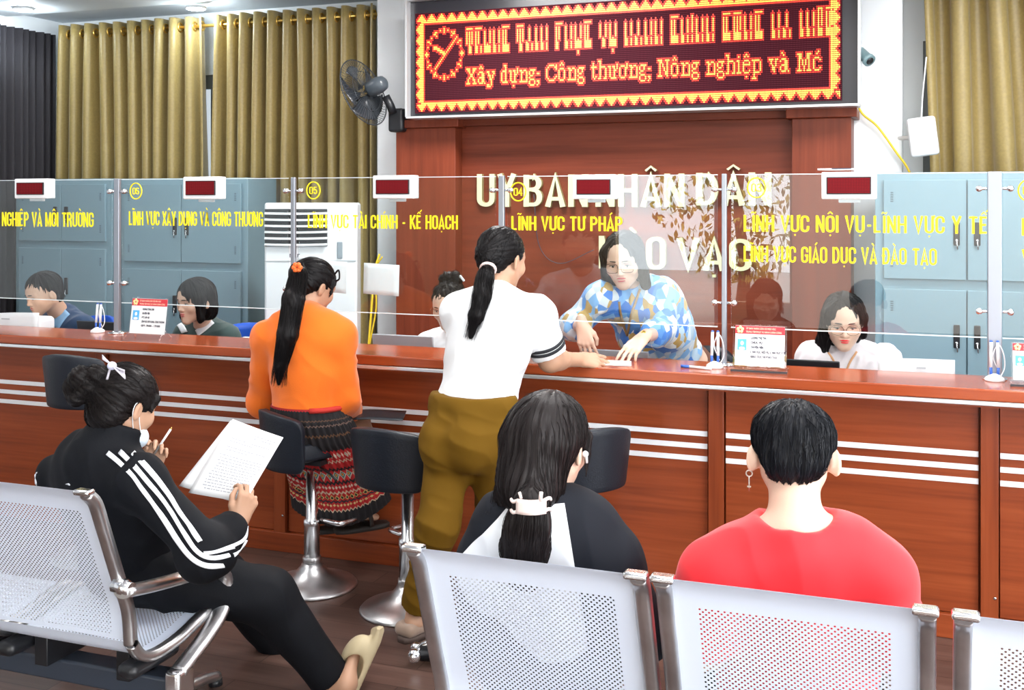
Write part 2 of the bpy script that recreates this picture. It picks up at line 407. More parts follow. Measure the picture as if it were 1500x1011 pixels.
# back wall with two tall windows behind the curtains
w1 = (xY(296, YB), xY(332, YB)); w2 = (xY(1352, YB), xY(1352, YB)+1.7)
b = MB()
b.ibox((XL, YB, 0), (w1[0]-.5, YB+.15, ZC)).ibox((w1[1]+.5, YB, 0), (w2[0], YB+.15, ZC)).ibox((w2[1], YB, 0), (XR, YB+.15, ZC))
for a, c in ((w1[0]-.5, w1[1]+.5), w2):
    b.ibox((a, YB, 2.72), (c, YB+.15, ZC)).ibox((a, YB, 0), (c, YB+.15, .9))
structure('wall_back', b, M_white)
M_frame = mat('grey_window_frame', (.16, .18, .20), .4)
M_sky = mat('window_pane_daylight', (.5, .6, .7), .1, emit=(.80, .90, 1.0), estr=.75)
for n, (a, c) in (('window_1', (w1[0]-.5, w1[1]+.5)), ('window_2', w2)):
    o = structure(n, MB().ibox((a, YB+.02, 2.60), (c, YB+.08, 2.72)).ibox((a, YB+.02, .9), (c, YB+.08, 1.0)).ibox((a, YB+.02, 1), (a+.09, YB+.08, 2.6)).ibox((c-.09, YB+.02, 1), (c, YB+.08, 2.6)).ibox(((a+c)/2-.05, YB+.02, 1), ((a+c)/2+.05, YB+.08, 2.6)), M_frame)
    MB().ibox((a+.05, YB+.05, .95), (c-.05, YB+.06, 2.65)).build('pane', M_sky, o)
# white columns either side of the timber backdrop
structure('wall_column_1', MB().ibox((xY(552, 7.45), 7.45, 0), (xY(650, 7.45), YB, ZC), .01), M_white)
structure('wall_column_2', MB().ibox((-.62, 7.42, 0), (xY(1322, 7.42), YB, ZC), .01), M_white)
# front wall behind the viewer: two wide open entrances
DO = [(-3.55, -1.42), (1.75, 3.35)]
b = MB(); M_tan = mat('tan_wall', (.52, .36, .20), .7)
xs = [XL]+[v for d in DO for v in d]+[XR]
for i in range(0, len(xs), 2): b.ibox((xs[i], YF-.15, 0), (xs[i+1], YF, ZC))
for a, c in DO: b.ibox((a, YF-.15, 2.75), (c, YF, ZC))
b.ibox((-2.25, YF-.15, 0), (-1.42, YF, .42))
structure('wall_front', b, M_tan)
structure('trim_2', MB().ibox((-2.32, YF-.12, 0), (-2.22, YF-.02, 2.75)).ibox((-3.55, YF-.12, 2.68), (-1.42, YF-.02, 2.75)), M_white)
structure('ground', MB().ibox((-12, YF-14, -.2), (8, YF-.2, -.12)), mat('yard_concrete', (.42, .40, .37), .8))
# a tree in the yard, seen mirrored in the glass
tr = empty('yard_tree', (-2.5, YF-3.4, -.12), 0, 'leafy yard tree beyond the entrance, seen mirrored in the glass screen', 'tree')
MB().tube(smoothpts([(0, 0, 0), (.05, .02, .8), (-.04, .05, 1.7), (.05, 0, 2.6)]), .11, 10, r2=.05).build('trunk', mat('bark', (.12, .08, .05), .8), tr)
rs = random.Random(3); b = MB()
ml = [mat('leaf_a', (.42, .38, .05), .6), mat('leaf_b', (.22, .25, .04), .6), mat('leaf_c', (.75, .62, .14), .6)]
for k in range(1500):
    a, z = rs.uniform(0, 2*PI), rs.uniform(.55, 3.6); r = (1.35*math.sin(min(1, (z-.3)/3.6)*PI)+.2)*math.sqrt(rs.random())
    p = Vector((r*math.cos(a), r*math.sin(a)*.8, z)); q = Euler((rs.uniform(0, 6), rs.uniform(0, 6), rs.uniform(0, 6))).to_matrix(); s_ = rs.uniform(.05, .1)
    f = b.b.faces.new([b.b.verts.new(p+q @ Vector(v)*s_) for v in ((-1, 0, 0), (0, -.4, .1), (1, 0, 0), (0, .4, .1))]); f.material_index = b.mi(ml[k % 3])
for m_ in ml: b.mi(m_)
b.build('foliage', None, tr, normals=False)

# ------------------------------------------------------------------ curtains
def curtain(name, x0, x1, y, z0, z1, folds, amp, m, label, group=None, flare=0.0, seed=1, rod=True, lean=0.0):
    rs = random.Random(seed); W = x1-x0
    t = empty(name, ((x0+x1)/2, y, z0), 0, label, 'curtain', group)
    ph = [rs.uniform(-.35, .35) for _ in range(folds+2)]; dr = [rs.uniform(-1, 1) for _ in range(folds+2)]
    def fn(u, v):
        k = u*folds; i = int(min(folds-1, k)); w = k-i
        p = (1-w)*ph[i]+w*ph[i+1]; d = (1-w)*dr[i]+w*dr[i+1]
        dn = 1-v
        x = -W/2+W*(u + d*.55/folds*dn) + lean*dn + flare*dn*(u-.5)*W
        ang = 2*PI*k + p*dn*1.6
        a = amp*(1.05+.35*dn+.35*d*dn)
        yy = -a*math.cos(ang)*(1+.2*math.sin(4*v+d*3)) - .12*a*math.cos(2*ang+d*3)*dn
        x += .18*W/folds*math.sin(2*ang)*.5
        return Vector((x, yy, (z1-z0)*v))
    MB().grid(fn, folds*14, 26).build('curtain_cloth', m, t, solid=.004)
    if rod:
        for i in range(folds*2):
            u = (i+.5)/(folds*2); xx = -W/2+W*u
            r = MB(); pts = [Vector((xx+.004, .03*math.cos(a)*1.0, (z1-z0)-.075+.036*math.sin(a))) for a in [2*PI*k/14 for k in range(15)]]
            r.tube(pts, .0085, 6, caps=False); r.build('eyelet_ring', M_brass, t)
    return t
def rod(x0, x1, y, z, label):
    t = empty('curtain_rod', ((x0+x1)/2, y, z), 0, label, 'curtain rod')
    h = (x1-x0)/2
    MB().tube([(-h, 0, 0), (h, 0, 0)], .014, 12).build('pole', M_brass, t)
    for s in (-1, 1): MB().ball((s*h, 0, 0), .028, sub=2).build('finial', M_brass, t)
    for s in (-.97, .0, .97): MB().tube([(s*h, 0, 0), (s*h, 7.85-y, -.01)], .011, 8).build('bracket', M_brass, t)
YCU = 7.55
GC = 'gold curtains'
xa, xb, xc, xd = xY(92, YCU), xY(301, YCU), xY(321, YCU), xY(558, YCU)
zt = zY(300, 28, YCU)+.02
curtain('curtain', xa+.03, xb, YCU, .15, zt, 10, .066, M_gold, 'gold satin eyelet curtain nearest the dark left corner, above the grey cabinets', GC, .05, 4)
curtain('curtain', xc, xd-.03, YCU, .15, zt, 11, .066, M_gold, 'gold satin eyelet curtain between the window gap and the wall fan', GC, .03, 9)
rod(xa, xd+.02, YCU, zt-.075, 'brass curtain rod with ringed gold curtains, by the ceiling at left')
xe = xY(1352, 7.56)
curtain('curtain', xe, xe+1.5, 7.56, .6, 3.14, 7, .075, M_gold, 'gold satin curtain hanging at the right above the pale blue cabinets', GC, .0, 21, lean=.16)
rod(xe-.1, xe+1.6, 7.56, 3.14-.075, 'brass curtain rod above the right-hand gold curtain')
# black drape along the left wall
t = empty('curtain', (XL+.09, 6.2, .05), 0, 'black pleated drape covering the dark left side wall', 'curtain')
def fn(u, v):
    return Vector((.028*math.cos(2*PI*u*38)+.012*math.cos(u*70+2), -1.6+3.05*u, 3.06*v))
MB().grid(fn, 38*10, 6).build('drape_cloth', M_darkdrape, t, solid=.004)

# ------------------------------------------------------------------ ceiling lights in view, and added panels out of view
for (u, v, lab) in ((34, 12, 'round ceiling spotlight over the dark left corner'), (287, 10, 'round ceiling spotlight over the gap between two gold curtains')):
    p = atZ(u, v, ZC-.05)
    t = empty('ceiling_spotlight', (p.x, p.y, ZC-.045), 0, lab, 'ceiling light', 'ceiling spotlights')
    MB().lathe([(.035, 0), (.075, 0), (.085, -.012), (.078, -.022), (.055, -.018)], n=28).build('bezel', M_gwhite, t)
    MB().lathe([(0.001, -.028), (.066, -.028), (.074, -.020), (.074, -.004), (.001, -.004)], n=24).build('lamp', mat('spot_lens', (1, 1, 1), .4, emit=(.85, .96, 1), estr=35), t)
    l = bpy.data.lights.new('spotlight_beam', 'POINT'); l.energy = 16; l.color = (.85, .95, 1.0); l.shadow_soft_size = .05
    lo = bpy.data.objects.new('spotlight_beam', l); COL.objects.link(lo); lo.parent = t; lo.location = (0, 0, -.07)
for i, (x, y) in enumerate(PANELS):  # added panel bodies that carry the overhead fill lamps
    t = empty('added_ceiling_panel', (x, y, ZC), 0, 'added flat white rectangular light panel, unseen overhead', 'ceiling light', 'added fill light panels overhead')
    MB().box((0, 0, -.02), (1.26, .66, .04), .006).build('panel_frame', M_gwhite, t)
    MB().box((0, 0, -.043), (1.18, .58, .006)).build('diffuser', mat('panel_diffuser', (.9, .9, .9), .5, emit=(1, 1, 1), estr=2.5), t)

# ------------------------------------------------------------------ timber backdrop with raised lettering
YP = 7.12                                             # front of its two pillars
px = [xY(580, YP), xY(667, YP), xY(1160, YP), xY(1247, YP)]
zc = zY(600, 180, YP)+.02
bd = empty('timber_backdrop', ((px[0]+px[3])/2, YP, 0), 0, 'red-brown wooden wall backdrop with two square pillars, below the red message board', 'wall panelling')
ox = (px[0]+px[3])/2
def B(a, c): return (a[0]-ox, a[1]-YP, a[2]), (c[0]-ox, c[1]-YP, c[2])
for a, c in ((px[0], px[1]), (px[2], px[3])):
    pl = MB().ibox(*B((a, YP, 0), (c, YP+.30, zc-.06)), .004).build('pillar', M_panelv, bd)
    MB().ibox(*B((a-.035, YP-.035, zc-.06), (c+.035, YP+.30, zc)), .006).build('pillar_cap', M_panelv, pl)
MB().ibox(*B((px[1], YP+.12, 0), (px[2], YP+.18, zc-.02)), .002).build('back_panel', M_panel, bd)
MB().ibox(*B((px[1], YP+.06, zc-.05), (px[2], YP+.18, zc-.0)), .004).build('top_rail', M_panel, bd)
zk = zY(900, 470, YP)
MB().ibox(*B((px[1], YP+.08, 0), (px[2], YP+.12, zk)), .004).build('dado_panel', M_panel, bd)
YL = YP+.115
def wall_word(txt, u0, u1, vtop, vbot):
    x0, x1 = xY(u0, YL), xY(u1, YL); z0, z1 = zY((u0+u1)/2, vbot, YL), zY((u0+u1)/2, vtop, YL)
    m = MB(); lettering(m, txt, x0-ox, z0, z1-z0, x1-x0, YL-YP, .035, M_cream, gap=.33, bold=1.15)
    for f in m.b.faces:                                # the returns of the letters are a darker colour
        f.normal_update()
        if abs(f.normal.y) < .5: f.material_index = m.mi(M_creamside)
    m.build('raised_lettering', None, bd)
wall_word('UY', 702, 757, 255, 303); wall_word('BAN', 770, 862, 256, 303); wall_word('NHÂN', 875, 1003, 255, 303); wall_word('DÂN', 1022, 1130, 253, 301)
wall_word('MÈO', 880, 976, 346, 394); wall_word('VẠC', 994, 1101, 349, 396)
for (p, q) in ((842, 1000),):
    pass

# ------------------------------------------------------------------ LED message board
YD = 6.98
x0, x1 = xY(600, YD), xY(1258, YD); z0, z1 = zY(600, 172, YD), zY(604, 2, YD)
LW, LH = x1-x0, z1-z0
lb = empty('message_board', ((x0+x1)/2, YD, z0), 0, 'wide black scrolling message board with glowing red and yellow lettering, high on the wall', 'led sign')
MB().box((0, .10, LH/2), (LW, .18, LH), .004).build('housing', mat('board_housing', (.018, .018, .024), .3), lb)
al = MB(); w_ = .014
al.box((0, .05, -.004), (LW+.01, .2, w_)).box((0, .05, LH+.004), (LW+.01, .2, w_))
for s in (-1, 1): al.box((s*(LW/2+.004), .05, LH/2), (w_, .2, LH))
al.build('aluminium_edge', mat('edge_aluminium', (.75, .78, .8), .3, .6), lb)
# dot field
sx0, sx1 = xY(610, YD)-(x0+x1)/2, xY(1231, YD)-(x0+x1)/2
sz0, sz1 = zY(610, 164, YD)-z0, zY(612, 22, YD)-z0
NX, NZ = 300, 54
dx, dz = (sx1-sx0)/NX, (sz1-sz0)/NZ
m = bpy.data.materials.new('led_field'); m.use_nodes = True; nt = m.node_tree; p = nt.nodes['Principled BSDF']
p.inputs['Roughness'].default_value = .9; p.inputs['Specular IOR Level'].default_value = .08
tc = nd(nt, 'ShaderNodeTexCoord'); mp = nd(nt, 'ShaderNodeMapping'); mp.inputs['Scale'].default_value = (1/dx, 1, 1/dz); mp.inputs['Location'].default_value = (-sx0/dx, 0, -sz0/dz)
nt.links.new(tc.outputs['Object'], mp.inputs[0])
fr = nd(nt, 'ShaderNodeVectorMath', operation='FRACTION'); nt.links.new(mp.outputs[0], fr.inputs[0])
sb = nd(nt, 'ShaderNodeVectorMath', operation='SUBTRACT'); nt.links.new(fr.outputs[0], sb.inputs[0]); sb.inputs[1].default_value = (.5, 0, .5)
ml_ = nd(nt, 'ShaderNodeVectorMath', operation='MULTIPLY'); nt.links.new(sb.outputs[0], ml_.inputs[0]); ml_.inputs[1].default_value = (1, 0, 1)
ln = nd(nt, 'ShaderNodeVectorMath', operation='LENGTH'); nt.links.new(ml_.outputs[0], ln.inputs[0])
lt = nd(nt, 'ShaderNodeMath', operation='LESS_THAN'); nt.links.new(ln.outputs['Value'], lt.inputs[0]); lt.inputs[1].default_value = .3
mx = nd(nt, 'ShaderNodeMix', data_type='RGBA'); nt.links.new(lt.outputs[0], mx.inputs[0]); mx.inputs[6].default_value = (.016, .003, .006, 1); mx.inputs[7].default_value = (.085, .020, .030, 1)
nt.links.new(mx.outputs[2], p.inputs['Base Color'])
p.inputs['Emission Color'].default_value = (.5, .012, .02, 1); p.inputs['Emission Strength'].default_value = .045
MB().box(((sx0+sx1)/2, .004, (sz0+sz1)/2), (sx1-sx0+.02, .012, sz1-sz0+.02)).build('dot_field', m, lb)
DOTS = {}
def dot(i, j, k):
    if 0 <= i < NX and 0 <= j < NZ: DOTS[(i, j)] = k
# saw-tooth border: yellow triangles outside a red line
for i in range(NX):
    q = abs((i % 8)-4)
    for d in range(0, 4):
        if d >= q-1: k = 'y' if d >= q else 'r'; dot(i, d, k); dot(i, NZ-1-d, k)
for j in range(NZ):
    q = abs((j % 6)-3)
    for d in range(0, 4):
        if d >= q-1 and 4 < j < NZ-5: k = 'y' if d >= q else 'r'; dot(d, j, k); dot(NX-1-d, j, k)
for i in range(4, NX-4):
    for d, k in ((4, 'y'), (5, 'r')): dot(i, d, k); dot(i, NZ-1-d, k)
for j in range(5, NZ-5):
    for d, k in ((4, 'y'), (5, 'y'), (6, 'r')): dot(d, j, k); dot(NX-1-d, j, k)
# clock face
cx_, cz_ = 22, 31
for k in range(60):
    a = 2*PI*k/60
    dot(round(cx_+14*math.cos(a)), round(cz_+13*math.sin(a)), 'y' if k % 5 == 0 or k % 2 else 'r')
    if k % 5 == 0: dot(round(cx_+13*math.cos(a)), round(cz_+12*math.sin(a)), 'y'); dot(round(cx_+15*math.cos(a)), round(cz_+14*math.sin(a)), 'y')
for k in range(19): dot(round(cx_-7+k*.95), round(cz_-8+k*.95), 'y')
for k in range(9): dot(round(cx_-k), round(cz_+k*.42), 'y'); dot(round(cx_-k), round(cz_+k*.42)+1, 'y')
# rows of letters: bitmap glyphs
SER = {'X': ['###..###', '.##..##.', '..#..#..', '...##...', '...##...', '..#..#..', '.#...##.', '.#....#.', '###..###'],
 'â': ['..#...', '.#.#..', '......', '.###..', '#..##.', '...##.', '.####.', '#..##.', '#..##.', '.###.#'], 'y': ['##..##', '.#...#', '.##.#.', '..#.#.', '..##..', '...#..', '...#..', '##.#..', '###...'],
 'd': ['..##.', '...#.', '...#.', '.###.', '#..#.', '#..#.', '#..#.', '#..#.', '#..#.', '.####'], 'ự': ['......#', '##.##.#', '.#..#.#', '.#..##.', '.#..#..', '.#..#..', '.#..#..', '..####.', '.......', '...#...'],
 'n': ['##.##.', '.##..#', '.#...#', '.#...#', '.#...#', '.#...#', '######'], 'g': ['.####', '#..#.', '#..#.', '.##..', '#....', '.###.', '#...#', '#...#', '.###.'],
 ';': ['##', '..', '..', '..', '##', '.#', '#.'], 'C': ['..####.#', '.#....##', '#......#', '#.......', '#.......', '#.......', '#......#', '.#....#.', '..####..'],
 'ô': ['..#...', '.#.#..', '......', '.###..', '#...#.', '#...#.', '#...#.', '#...#.', '#...#.', '.###..'], 't': ['.#..', '.#..', '####', '.#..', '.#..', '.#..', '.#..', '.#.#', '..#.'],
 'h': ['##....', '.#....', '.#....', '.####.', '.#...#', '.#...#', '.#...#', '.#...#', '.#...#', '##..##'], 'ư': ['......#', '##.##.#', '.#..#.#', '.#..##.', '.#..#..', '.#..#..', '.#..#..', '..####.'],
 'ơ': ['.....#', '.###.#', '#...##', '#...#.', '#...#.', '#...#.', '#...#.', '.###..'], 'N': ['###..###', '.##...#.', '.#.#..#.', '.#.#..#.', '.#..#.#.', '.#..#.#.', '.#...##.', '.#...##.', '###...#.'],
 'i': ['.#.', '...', '##.', '.#.', '.#.', '.#.', '.#.', '.#.', '###'], 'ệ': ['..#..', '.#.#.', '.....', '.###.', '#...#', '#####', '#....', '#....', '#...#', '.###.', '.....', '..#..'],
 'p': ['#####.', '.#...#', '.#...#', '.#...#', '.#...#', '.#...#', '.####.', '.#....', '.#....', '###...'], 'v': ['###.##', '.#..#.', '.#..#.', '..#.#.', '..##..', '..##..', '...#..'],
 'à': ['.#....', '..#...', '......', '.###..', '#..##.', '...##.', '.####.', '#..##.', '#..##.', '.###.#'], 'M': ['###...###', '.##...##.', '.##...##.', '.#.#.#.#.', '.#.#.#.#.', '.#.#.#.#.', '.#..#..#.', '.#..#..#.', '###.#.###'],
 'ó': ['...#..', '..#...', '......', '.###..', '#...#.', '#.....', '#.....', '#.....', '#...#.', '.###..'], ' ': ['...']}
DROP = {'y': 2, 'g': 2, 'p': 3, 'ự': 2, ';': 2, 'ệ': 2}
def led_row(txt, i, base):
    for ch in txt:
        g = SER[ch]; n = len(g)
        for r, row in enumerate(g):
            for c, q in enumerate(row):
                if q == '#': dot(i+c, base+n-1-r-DROP.get(ch, 0), 'y')
        i += len(g[0])+1
    return i
led_row('Xây dựng; Công thương; Nông nghiệp và Mó', 40, 14)
# the top line caught half-way through its roll: letters drawn out downwards, feet thick
BIG = {'T': '111/010', 'R': '110/101', 'U': '101/111', 'N': '101/101', 'G': '110/111', 'A': '010/101', 'M': '10101/10101', 'P': '110/100', 'H': '101/101', 'C': '110/111', 'V': '101/010', 'I': '1/1', 'X': '101/101', 'E': '11/11', 'O': '111/111'}
def roll(txt, i, base):
    for ch in txt:
        if ch == ' ': i += 4; continue
        dotted = ch in 'ỤẠ'; c = {'Ụ': 'U', 'Ạ': 'A', 'Â': 'A', 'À': 'A', 'Í': 'I', 'Ô': 'O', 'Ã': 'A', 'È': 'E'}.get(ch, ch)
        up, lo = BIG[c].split('/'); w = max(len(up), len(lo))
        for c_, q in enumerate(up):
            if q == '1':
                for r in range(5, 14): dot(i+c_*2, base+r, 'y' if r < 12 or len(up) < 3 else 'r')
        if c in 'TRPGCEO' :
            for c_ in range(len(up)*2-1): dot(i+c_, base+13, 'y')
        for c_, q in enumerate(lo):
            if q == '1':
                for r in range(0, 5): dot(i+c_*2, base+r, 'y'); dot(i+c_*2+(1 if c_ < len(lo)-1 else 0), base+r, 'y' if r < 4 else 'r')
        if dotted: dot(i+2, base-2, 'y'); dot(i+2, base-3, 'y')
        i += w*2+1
    return i
e = roll('TRUNG TÂM PHỤC VỤ HÀNH CHÍNH CÔNG XÃ MÈO VẠC', 40, 31)
m1 = mat('led_yellow', (1, .6, .1), .5, emit=(1.0, .50, .075), estr=1.25); m2 = mat('led_red', (1, .05, .03), .5, emit=(1.0, .035, .02), estr=.9)
q = MB(); glow = set()
for (i, j), k in DOTS.items():
    cxd, czd = sx0+(i+.5)*dx, sz0+(j+.5)*dz
    q.prism([(cxd+.44*dx*math.cos(a), czd+.46*dz*math.sin(a)) for a in [2*PI*t_/6 for t_ in range(6)]], -.0022, -.005, m1 if k == 'y' else m2)
    if k == 'y': glow |= {(i+a, j+b_) for a in (-1, 0, 1) for b_ in (-1, 0, 1)}
for (i, j) in sorted(glow):  # halo: unlit neighbours of yellow dots made as small red glowing dots
    if (i, j) not in DOTS and 0 <= i < NX and 0 <= j < NZ:
        cxd, czd = sx0+(i+.5)*dx, sz0+(j+.5)*dz
        q.prism([(cxd+.36*dx*math.cos(a), czd+.4*dz*math.sin(a)) for a in [2*PI*t_/5 for t_ in range(5)]], -.0022, -.005, m2)
q.build('lit_dots_and_halo', None, lb)

# ------------------------------------------------------------------ wall fan
pf = atY(548, 140, 6.95)
fan = empty('wall_fan', (pf.x, pf.y, pf.z), 0, 'black wall-mounted fan beside the message board, facing left', 'fan')
ax = (Vector((CY_, SY_, 0))*-.80+Vector((-SY_, CY_, 0))*.44+Vector((0, 0, -.32))).normalized()
Rf = ax.to_track_quat('Z', 'Y').to_matrix()
hub = Vector((-.055, -.02, .03))
FM = Matrix.Translation(hub) @ Rf.to_4x4()
b = MB(); R_ = .25
for k in range(60):
    a = 2*PI*k/60
    for sgn, h0 in ((1, .075), (-1, -.03)):
        pts = [FM @ Vector((r*math.cos(a+.25*r), r*math.sin(a+.25*r), .02+h0*(1-(r/R_)**2)**.6 if r < R_ else .02)) for r in (.045, .10, .16, .205, R_)]
        b.tube(pts, .0016, 4, caps=False)
for rr, h in ((R_, .02), (.15, .078), (.15, -.008)):
    b.tube([FM @ Vector((rr*math.cos(2*PI*k/40), rr*math.sin(2*PI*k/40), h)) for k in range(41)], .004 if rr == R_ else .002, 6, caps=False)
b.build('cage', M_darkgrey, fan)
MB().lathe([(.001, .10), (.035, .10), (.045, .092), (.045, .085), (.001, .085)], n=24, M=FM).build('cage_badge', M_black, fan)
b = MB()
for k in range(5):
    a0 = 2*PI*k/5
    b.grid(lambda u, v: FM @ Vector(((.03+.18*u)*math.cos(a0+(v-.5)*(.5+.75*u)), (.03+.18*u)*math.sin(a0+(v-.5)*(.5+.75*u)), .03+.05*(v-.5))), 6, 6)
b.build('blades', mat('smoky_blade', (.03, .035, .042), .25), fan, solid=.003)
MB().lathe([(.001, -.03), (.05, -.03), (.062, -.05), (.062, -.12), (.05, -.165), (.03, -.18), (.001, -.18)], n=28, M=FM).build('motor_housing', mat('slate_plastic', (.06, .075, .09), .3), fan)
MB().tube([(.06, .06, 0), (.09, .08, -.07), (.10, .10, -.12)], .03, 12).build('neck', M_black, fan)
MB().box((.115, .20, -.17), (.12, .20, .17), .02).box((.125, .27, -.27), (.085, .08, .15), .02).build('wall_bracket', M_black, fan)

# ------------------------------------------------------------------ filing cabinets
def cabinet(u0, u1, y, label, z=1.815, dark=False, cols=2, x0=None, x1=None, handles=True, group='grey-blue steel filing cabinets', lower=.86):
    a, c = (xY(u0, y) if x0 is None else x0), (xY(u1, y) if x1 is None else x1); w = c-a
    t = empty('filing_cabinet', ((a+c)/2, y, 0), 0, label, 'cabinet', group)
    MB().box((0, .205, z/2+.02), (w, .39, z-.04), .004).box((0, .205, .02), (w-.04, .36, .04)).build('body', M_grey_cab, t)
    M = .045
    for r, (za, zb) in enumerate(((.10, lower-.03), (lower+.03, z-.045))):
        for k in range(cols):
            dw = (w-2*M)/cols; xa_ = -w/2+M+k*dw
            d = MB().box((xa_+dw/2, -.004, (za+zb)/2), (dw-.008, .02, zb-za), .003)
            d = d.build('door', M_grey_cab, t)
            side = 1 if k % 2 == 0 else -1
            hx = xa_+dw/2+side*(dw/2-.055)
            zh = za+(zb-za)*(.74 if r == 0 else .46)
            MB().box((hx, -.018, zh), (.034, .016, .135), .005).build('handle', M_black, d)
            MB().lathe([(.001, 0), (.008, 0), (.008, .006), (.001, .006)], (hx, -.026, zh-.038), 12, axis='-Y').tube([(hx, -.03, zh-.04), (hx+.004, -.034, zh-.09)], .004, 6).build('lock', M_steel, d)
            v = MB()
            for s in (0, 1):
                for q_ in range(5): v.box((xa_+dw/2-side*(dw/2-.05), -.0135, (za+.1 if s else zb-.1)+(q_-2)*.013), (.016, .004, .005))
            v.build('vent_slots', mat('vent_dark', (.05, .08, .1), .6), d)
    return t
YK = 7.0
cabinet(22, 163, YK, 'grey-blue steel filing cabinet at far left beside the black drape', z=zY(100, 262, YK), lower=1.29)
cabinet(176, 362, YK, 'grey-blue steel filing cabinet with keys in its lock, left of the air conditioner', z=zY(270, 261, YK), lower=1.14)
cabinet(0, 0, 6.85, 'pale blue steel locker right of the white column, behind the woman in white blouse', z=zY(1400, 252, 6.85), x0=xY(1287, 6.85)-.02, x1=xY(1287, 6.85)+1.0-.01, lower=1.155)
cabinet(0, 0, 6.85, 'pale blue steel locker cut off by the right edge of the photo', z=zY(1400, 252, 6.85), x0=xY(1287, 6.85)+1.0, x1=xY(1287, 6.85)+2.0, lower=1.155)

# ------------------------------------------------------------------ standing air conditioner
ya = 6.55
xa, xb = xY(400, ya), xY(526, ya); zt = zY(460, 297, ya); w = (xb-xa)*.93
ac = empty('air_conditioner', ((xa+xb)/2, ya-.06, 0), .42, 'white floor-standing air conditioner tower left of the timber backdrop', 'air conditioner')
MB().box((0, .17, zt/2), (w, .34, zt), .018, seg=3).build('body', M_gwhite, ac)
vz0, vz1 = zY(450, 360, ya), zY(450, 306, ya); vx0, vx1 = xY(405, ya)-(xa+xb)/2, xY(483, ya)-(xa+xb)/2
MB().box(((vx0+vx1)/2, -.001, (vz0+vz1)/2), (vx1-vx0, .012, vz1-vz0), .004).build('outlet', mat('outlet_dark', (.02, .025, .03), .6), ac)
for k in range(6):
    z_ = vz0+(vz1-vz0)*(k+.5)/6
    MB().grid(lambda u, v: Vector((vx0+(vx1-vx0)*u, -.012-.016*v, z_-.012*v-.006*math.cos((u-.5)*2.4))), 10, 2).build('louvre', M_gwhite, ac, solid=.005)
MB().box((xY(499, ya)-(xa+xb)/2, -.003, zY(499, 367, ya)), (.036, .01, .115), .004).build('control_panel', mat('panel_grey', (.25, .3, .34), .3), ac)
b = MB(); font_text(b, 'nar', xY(435, ya)-(xa+xb)/2, zY(440, 376, ya), .055, -.002, .002, M_ink); b.build('logo', None, ac)
MB().box((0, -.003, vz0-.10), (w-.01, .004, .006)).box((0, -.003, .62), (w-.01, .004, .006)).build('panel_seam', mat('seam', (.45, .48, .5), .6), ac)

# ------------------------------------------------------------------ small things on the far walls
def paper(u0, v0, u1, v1, y, label, tilt=0.0, gl=False):
    a, c = atY(u0, v0, y), atY(u1, v1, y)
    w, h = c.x-a.x, a.z-c.z
    o = MB().grid(lambda u, v: Vector((-w/2+w*u, -.006*math.sin(u*3)-.004*v, -h/2+h*v)), 6, 6).build('notice', M_paper, solid=.0012)
    o.location = ((a.x+c.x)/2, y, (a.z+c.z)/2); o.rotation_euler = (0, tilt, 0)
    return tag(o, label, 'notice', 'blank white notices on the back of the glass')
paper(434, 380, 508, 428, 4.575, 'white paper notice stuck to the glass in front of the air conditioner', .05)
paper(533, 386, 585, 433, 4.575, 'white paper notice stuck to the glass in front of the white column', .04)
p = atY(1352, 200, 7.28)
r = empty('router', (p.x, p.y, p.z), 0, 'white plastic wireless router on the wall beside the right curtain', 'router')
MB().box((0, .02, 0), (.17, .05, .245), .02, Euler((0, -.12, 0)).to_matrix(), seg=3).build('case', M_gwhite, r)
MB().box((0, .05, 0), (.05, .05, .08)).tube([(0, .06, 0), (-.05, .10, 0), (-.2, .18, 0)], .014, 8).build('wall_clip', M_gwhite, r)
MB().tube(smoothpts([(-.01, .02, .12), (.0, .03, .28), (.02, .04, .5)]), .005, 6).build('power_lead', M_gwhite, r)
p = atY(1264, 80, 7.1)
cmr = empty('security_camera', (p.x, p.y, p.z), 0, 'small grey-green camera clamped at the right end of the message board', 'camera')
Rc = Vector((.55, -.55, -.6)).to_track_quat('Z', 'Y').to_matrix().to_4x4()
MB().lathe([(.001, -.05), (.028, -.05), (.034, -.04), (.034, .05), (.04, .055), (.04, .075), (.03, .078), (.001, .07)], n=20, M=Rc).build('barrel', mat('camera_teal', (.16, .25, .27), .35), cmr)
MB().lathe([(.001, .074), (.024, .074), (.024, .08), (.001, .08)], n=16, M=Rc).build('lens', M_black, cmr)
MB().tube([(0, 0, 0), (-.01, .03, .05), (-.01, .35, .06)], .014, 10).ball((-.01, .03, .05), .022).build('bracket', M_gwhite, cmr)
def cable(name, pts, r, m, label):
    P = smoothpts(pts, 10); c0 = P[0].copy()
    o = MB().tube([q_-c0 for q_ in P], r, 6).build(name, m); o.location = c0
    return tag(o, label, 'cable')
yy = 7.38
cable('cable', [atY(1253, 140, yy), atY(1262, 165, yy), atY(1285, 185, yy), atY(1312, 222, yy), atY(1332, 252, yy), atY(1345, 300, yy)], .008, M_yellowcable, 'yellow cable running down the white column to the right locker')
cable('cable', [atY(556, 372, 6.9), atY(548, 400, 6.88), atY(545, 440, 6.86), atY(540, 505, 6.84), atY(538, 540, 6.84)], .008, M_yellowcable, 'thick yellow cable hanging between the air conditioner and the white column')
cable('cable', [atY(560, 376, 6.92), atY(549, 398, 6.91), atY(551, 450, 6.9), atY(541, 508, 6.9), atY(540, 540, 6.9)], .006, M_yellowcable, 'thin yellow cable beside the thicker one by the white column')
cable('cable', [atY(782, 285, YL-.03), atY(790, 360, YL-.03), atY(820, 386, YL-.03), atY(870, 366, YL-.03)], .003, M_ink, 'thin dark wire loose on the timber backdrop above the leaning woman')
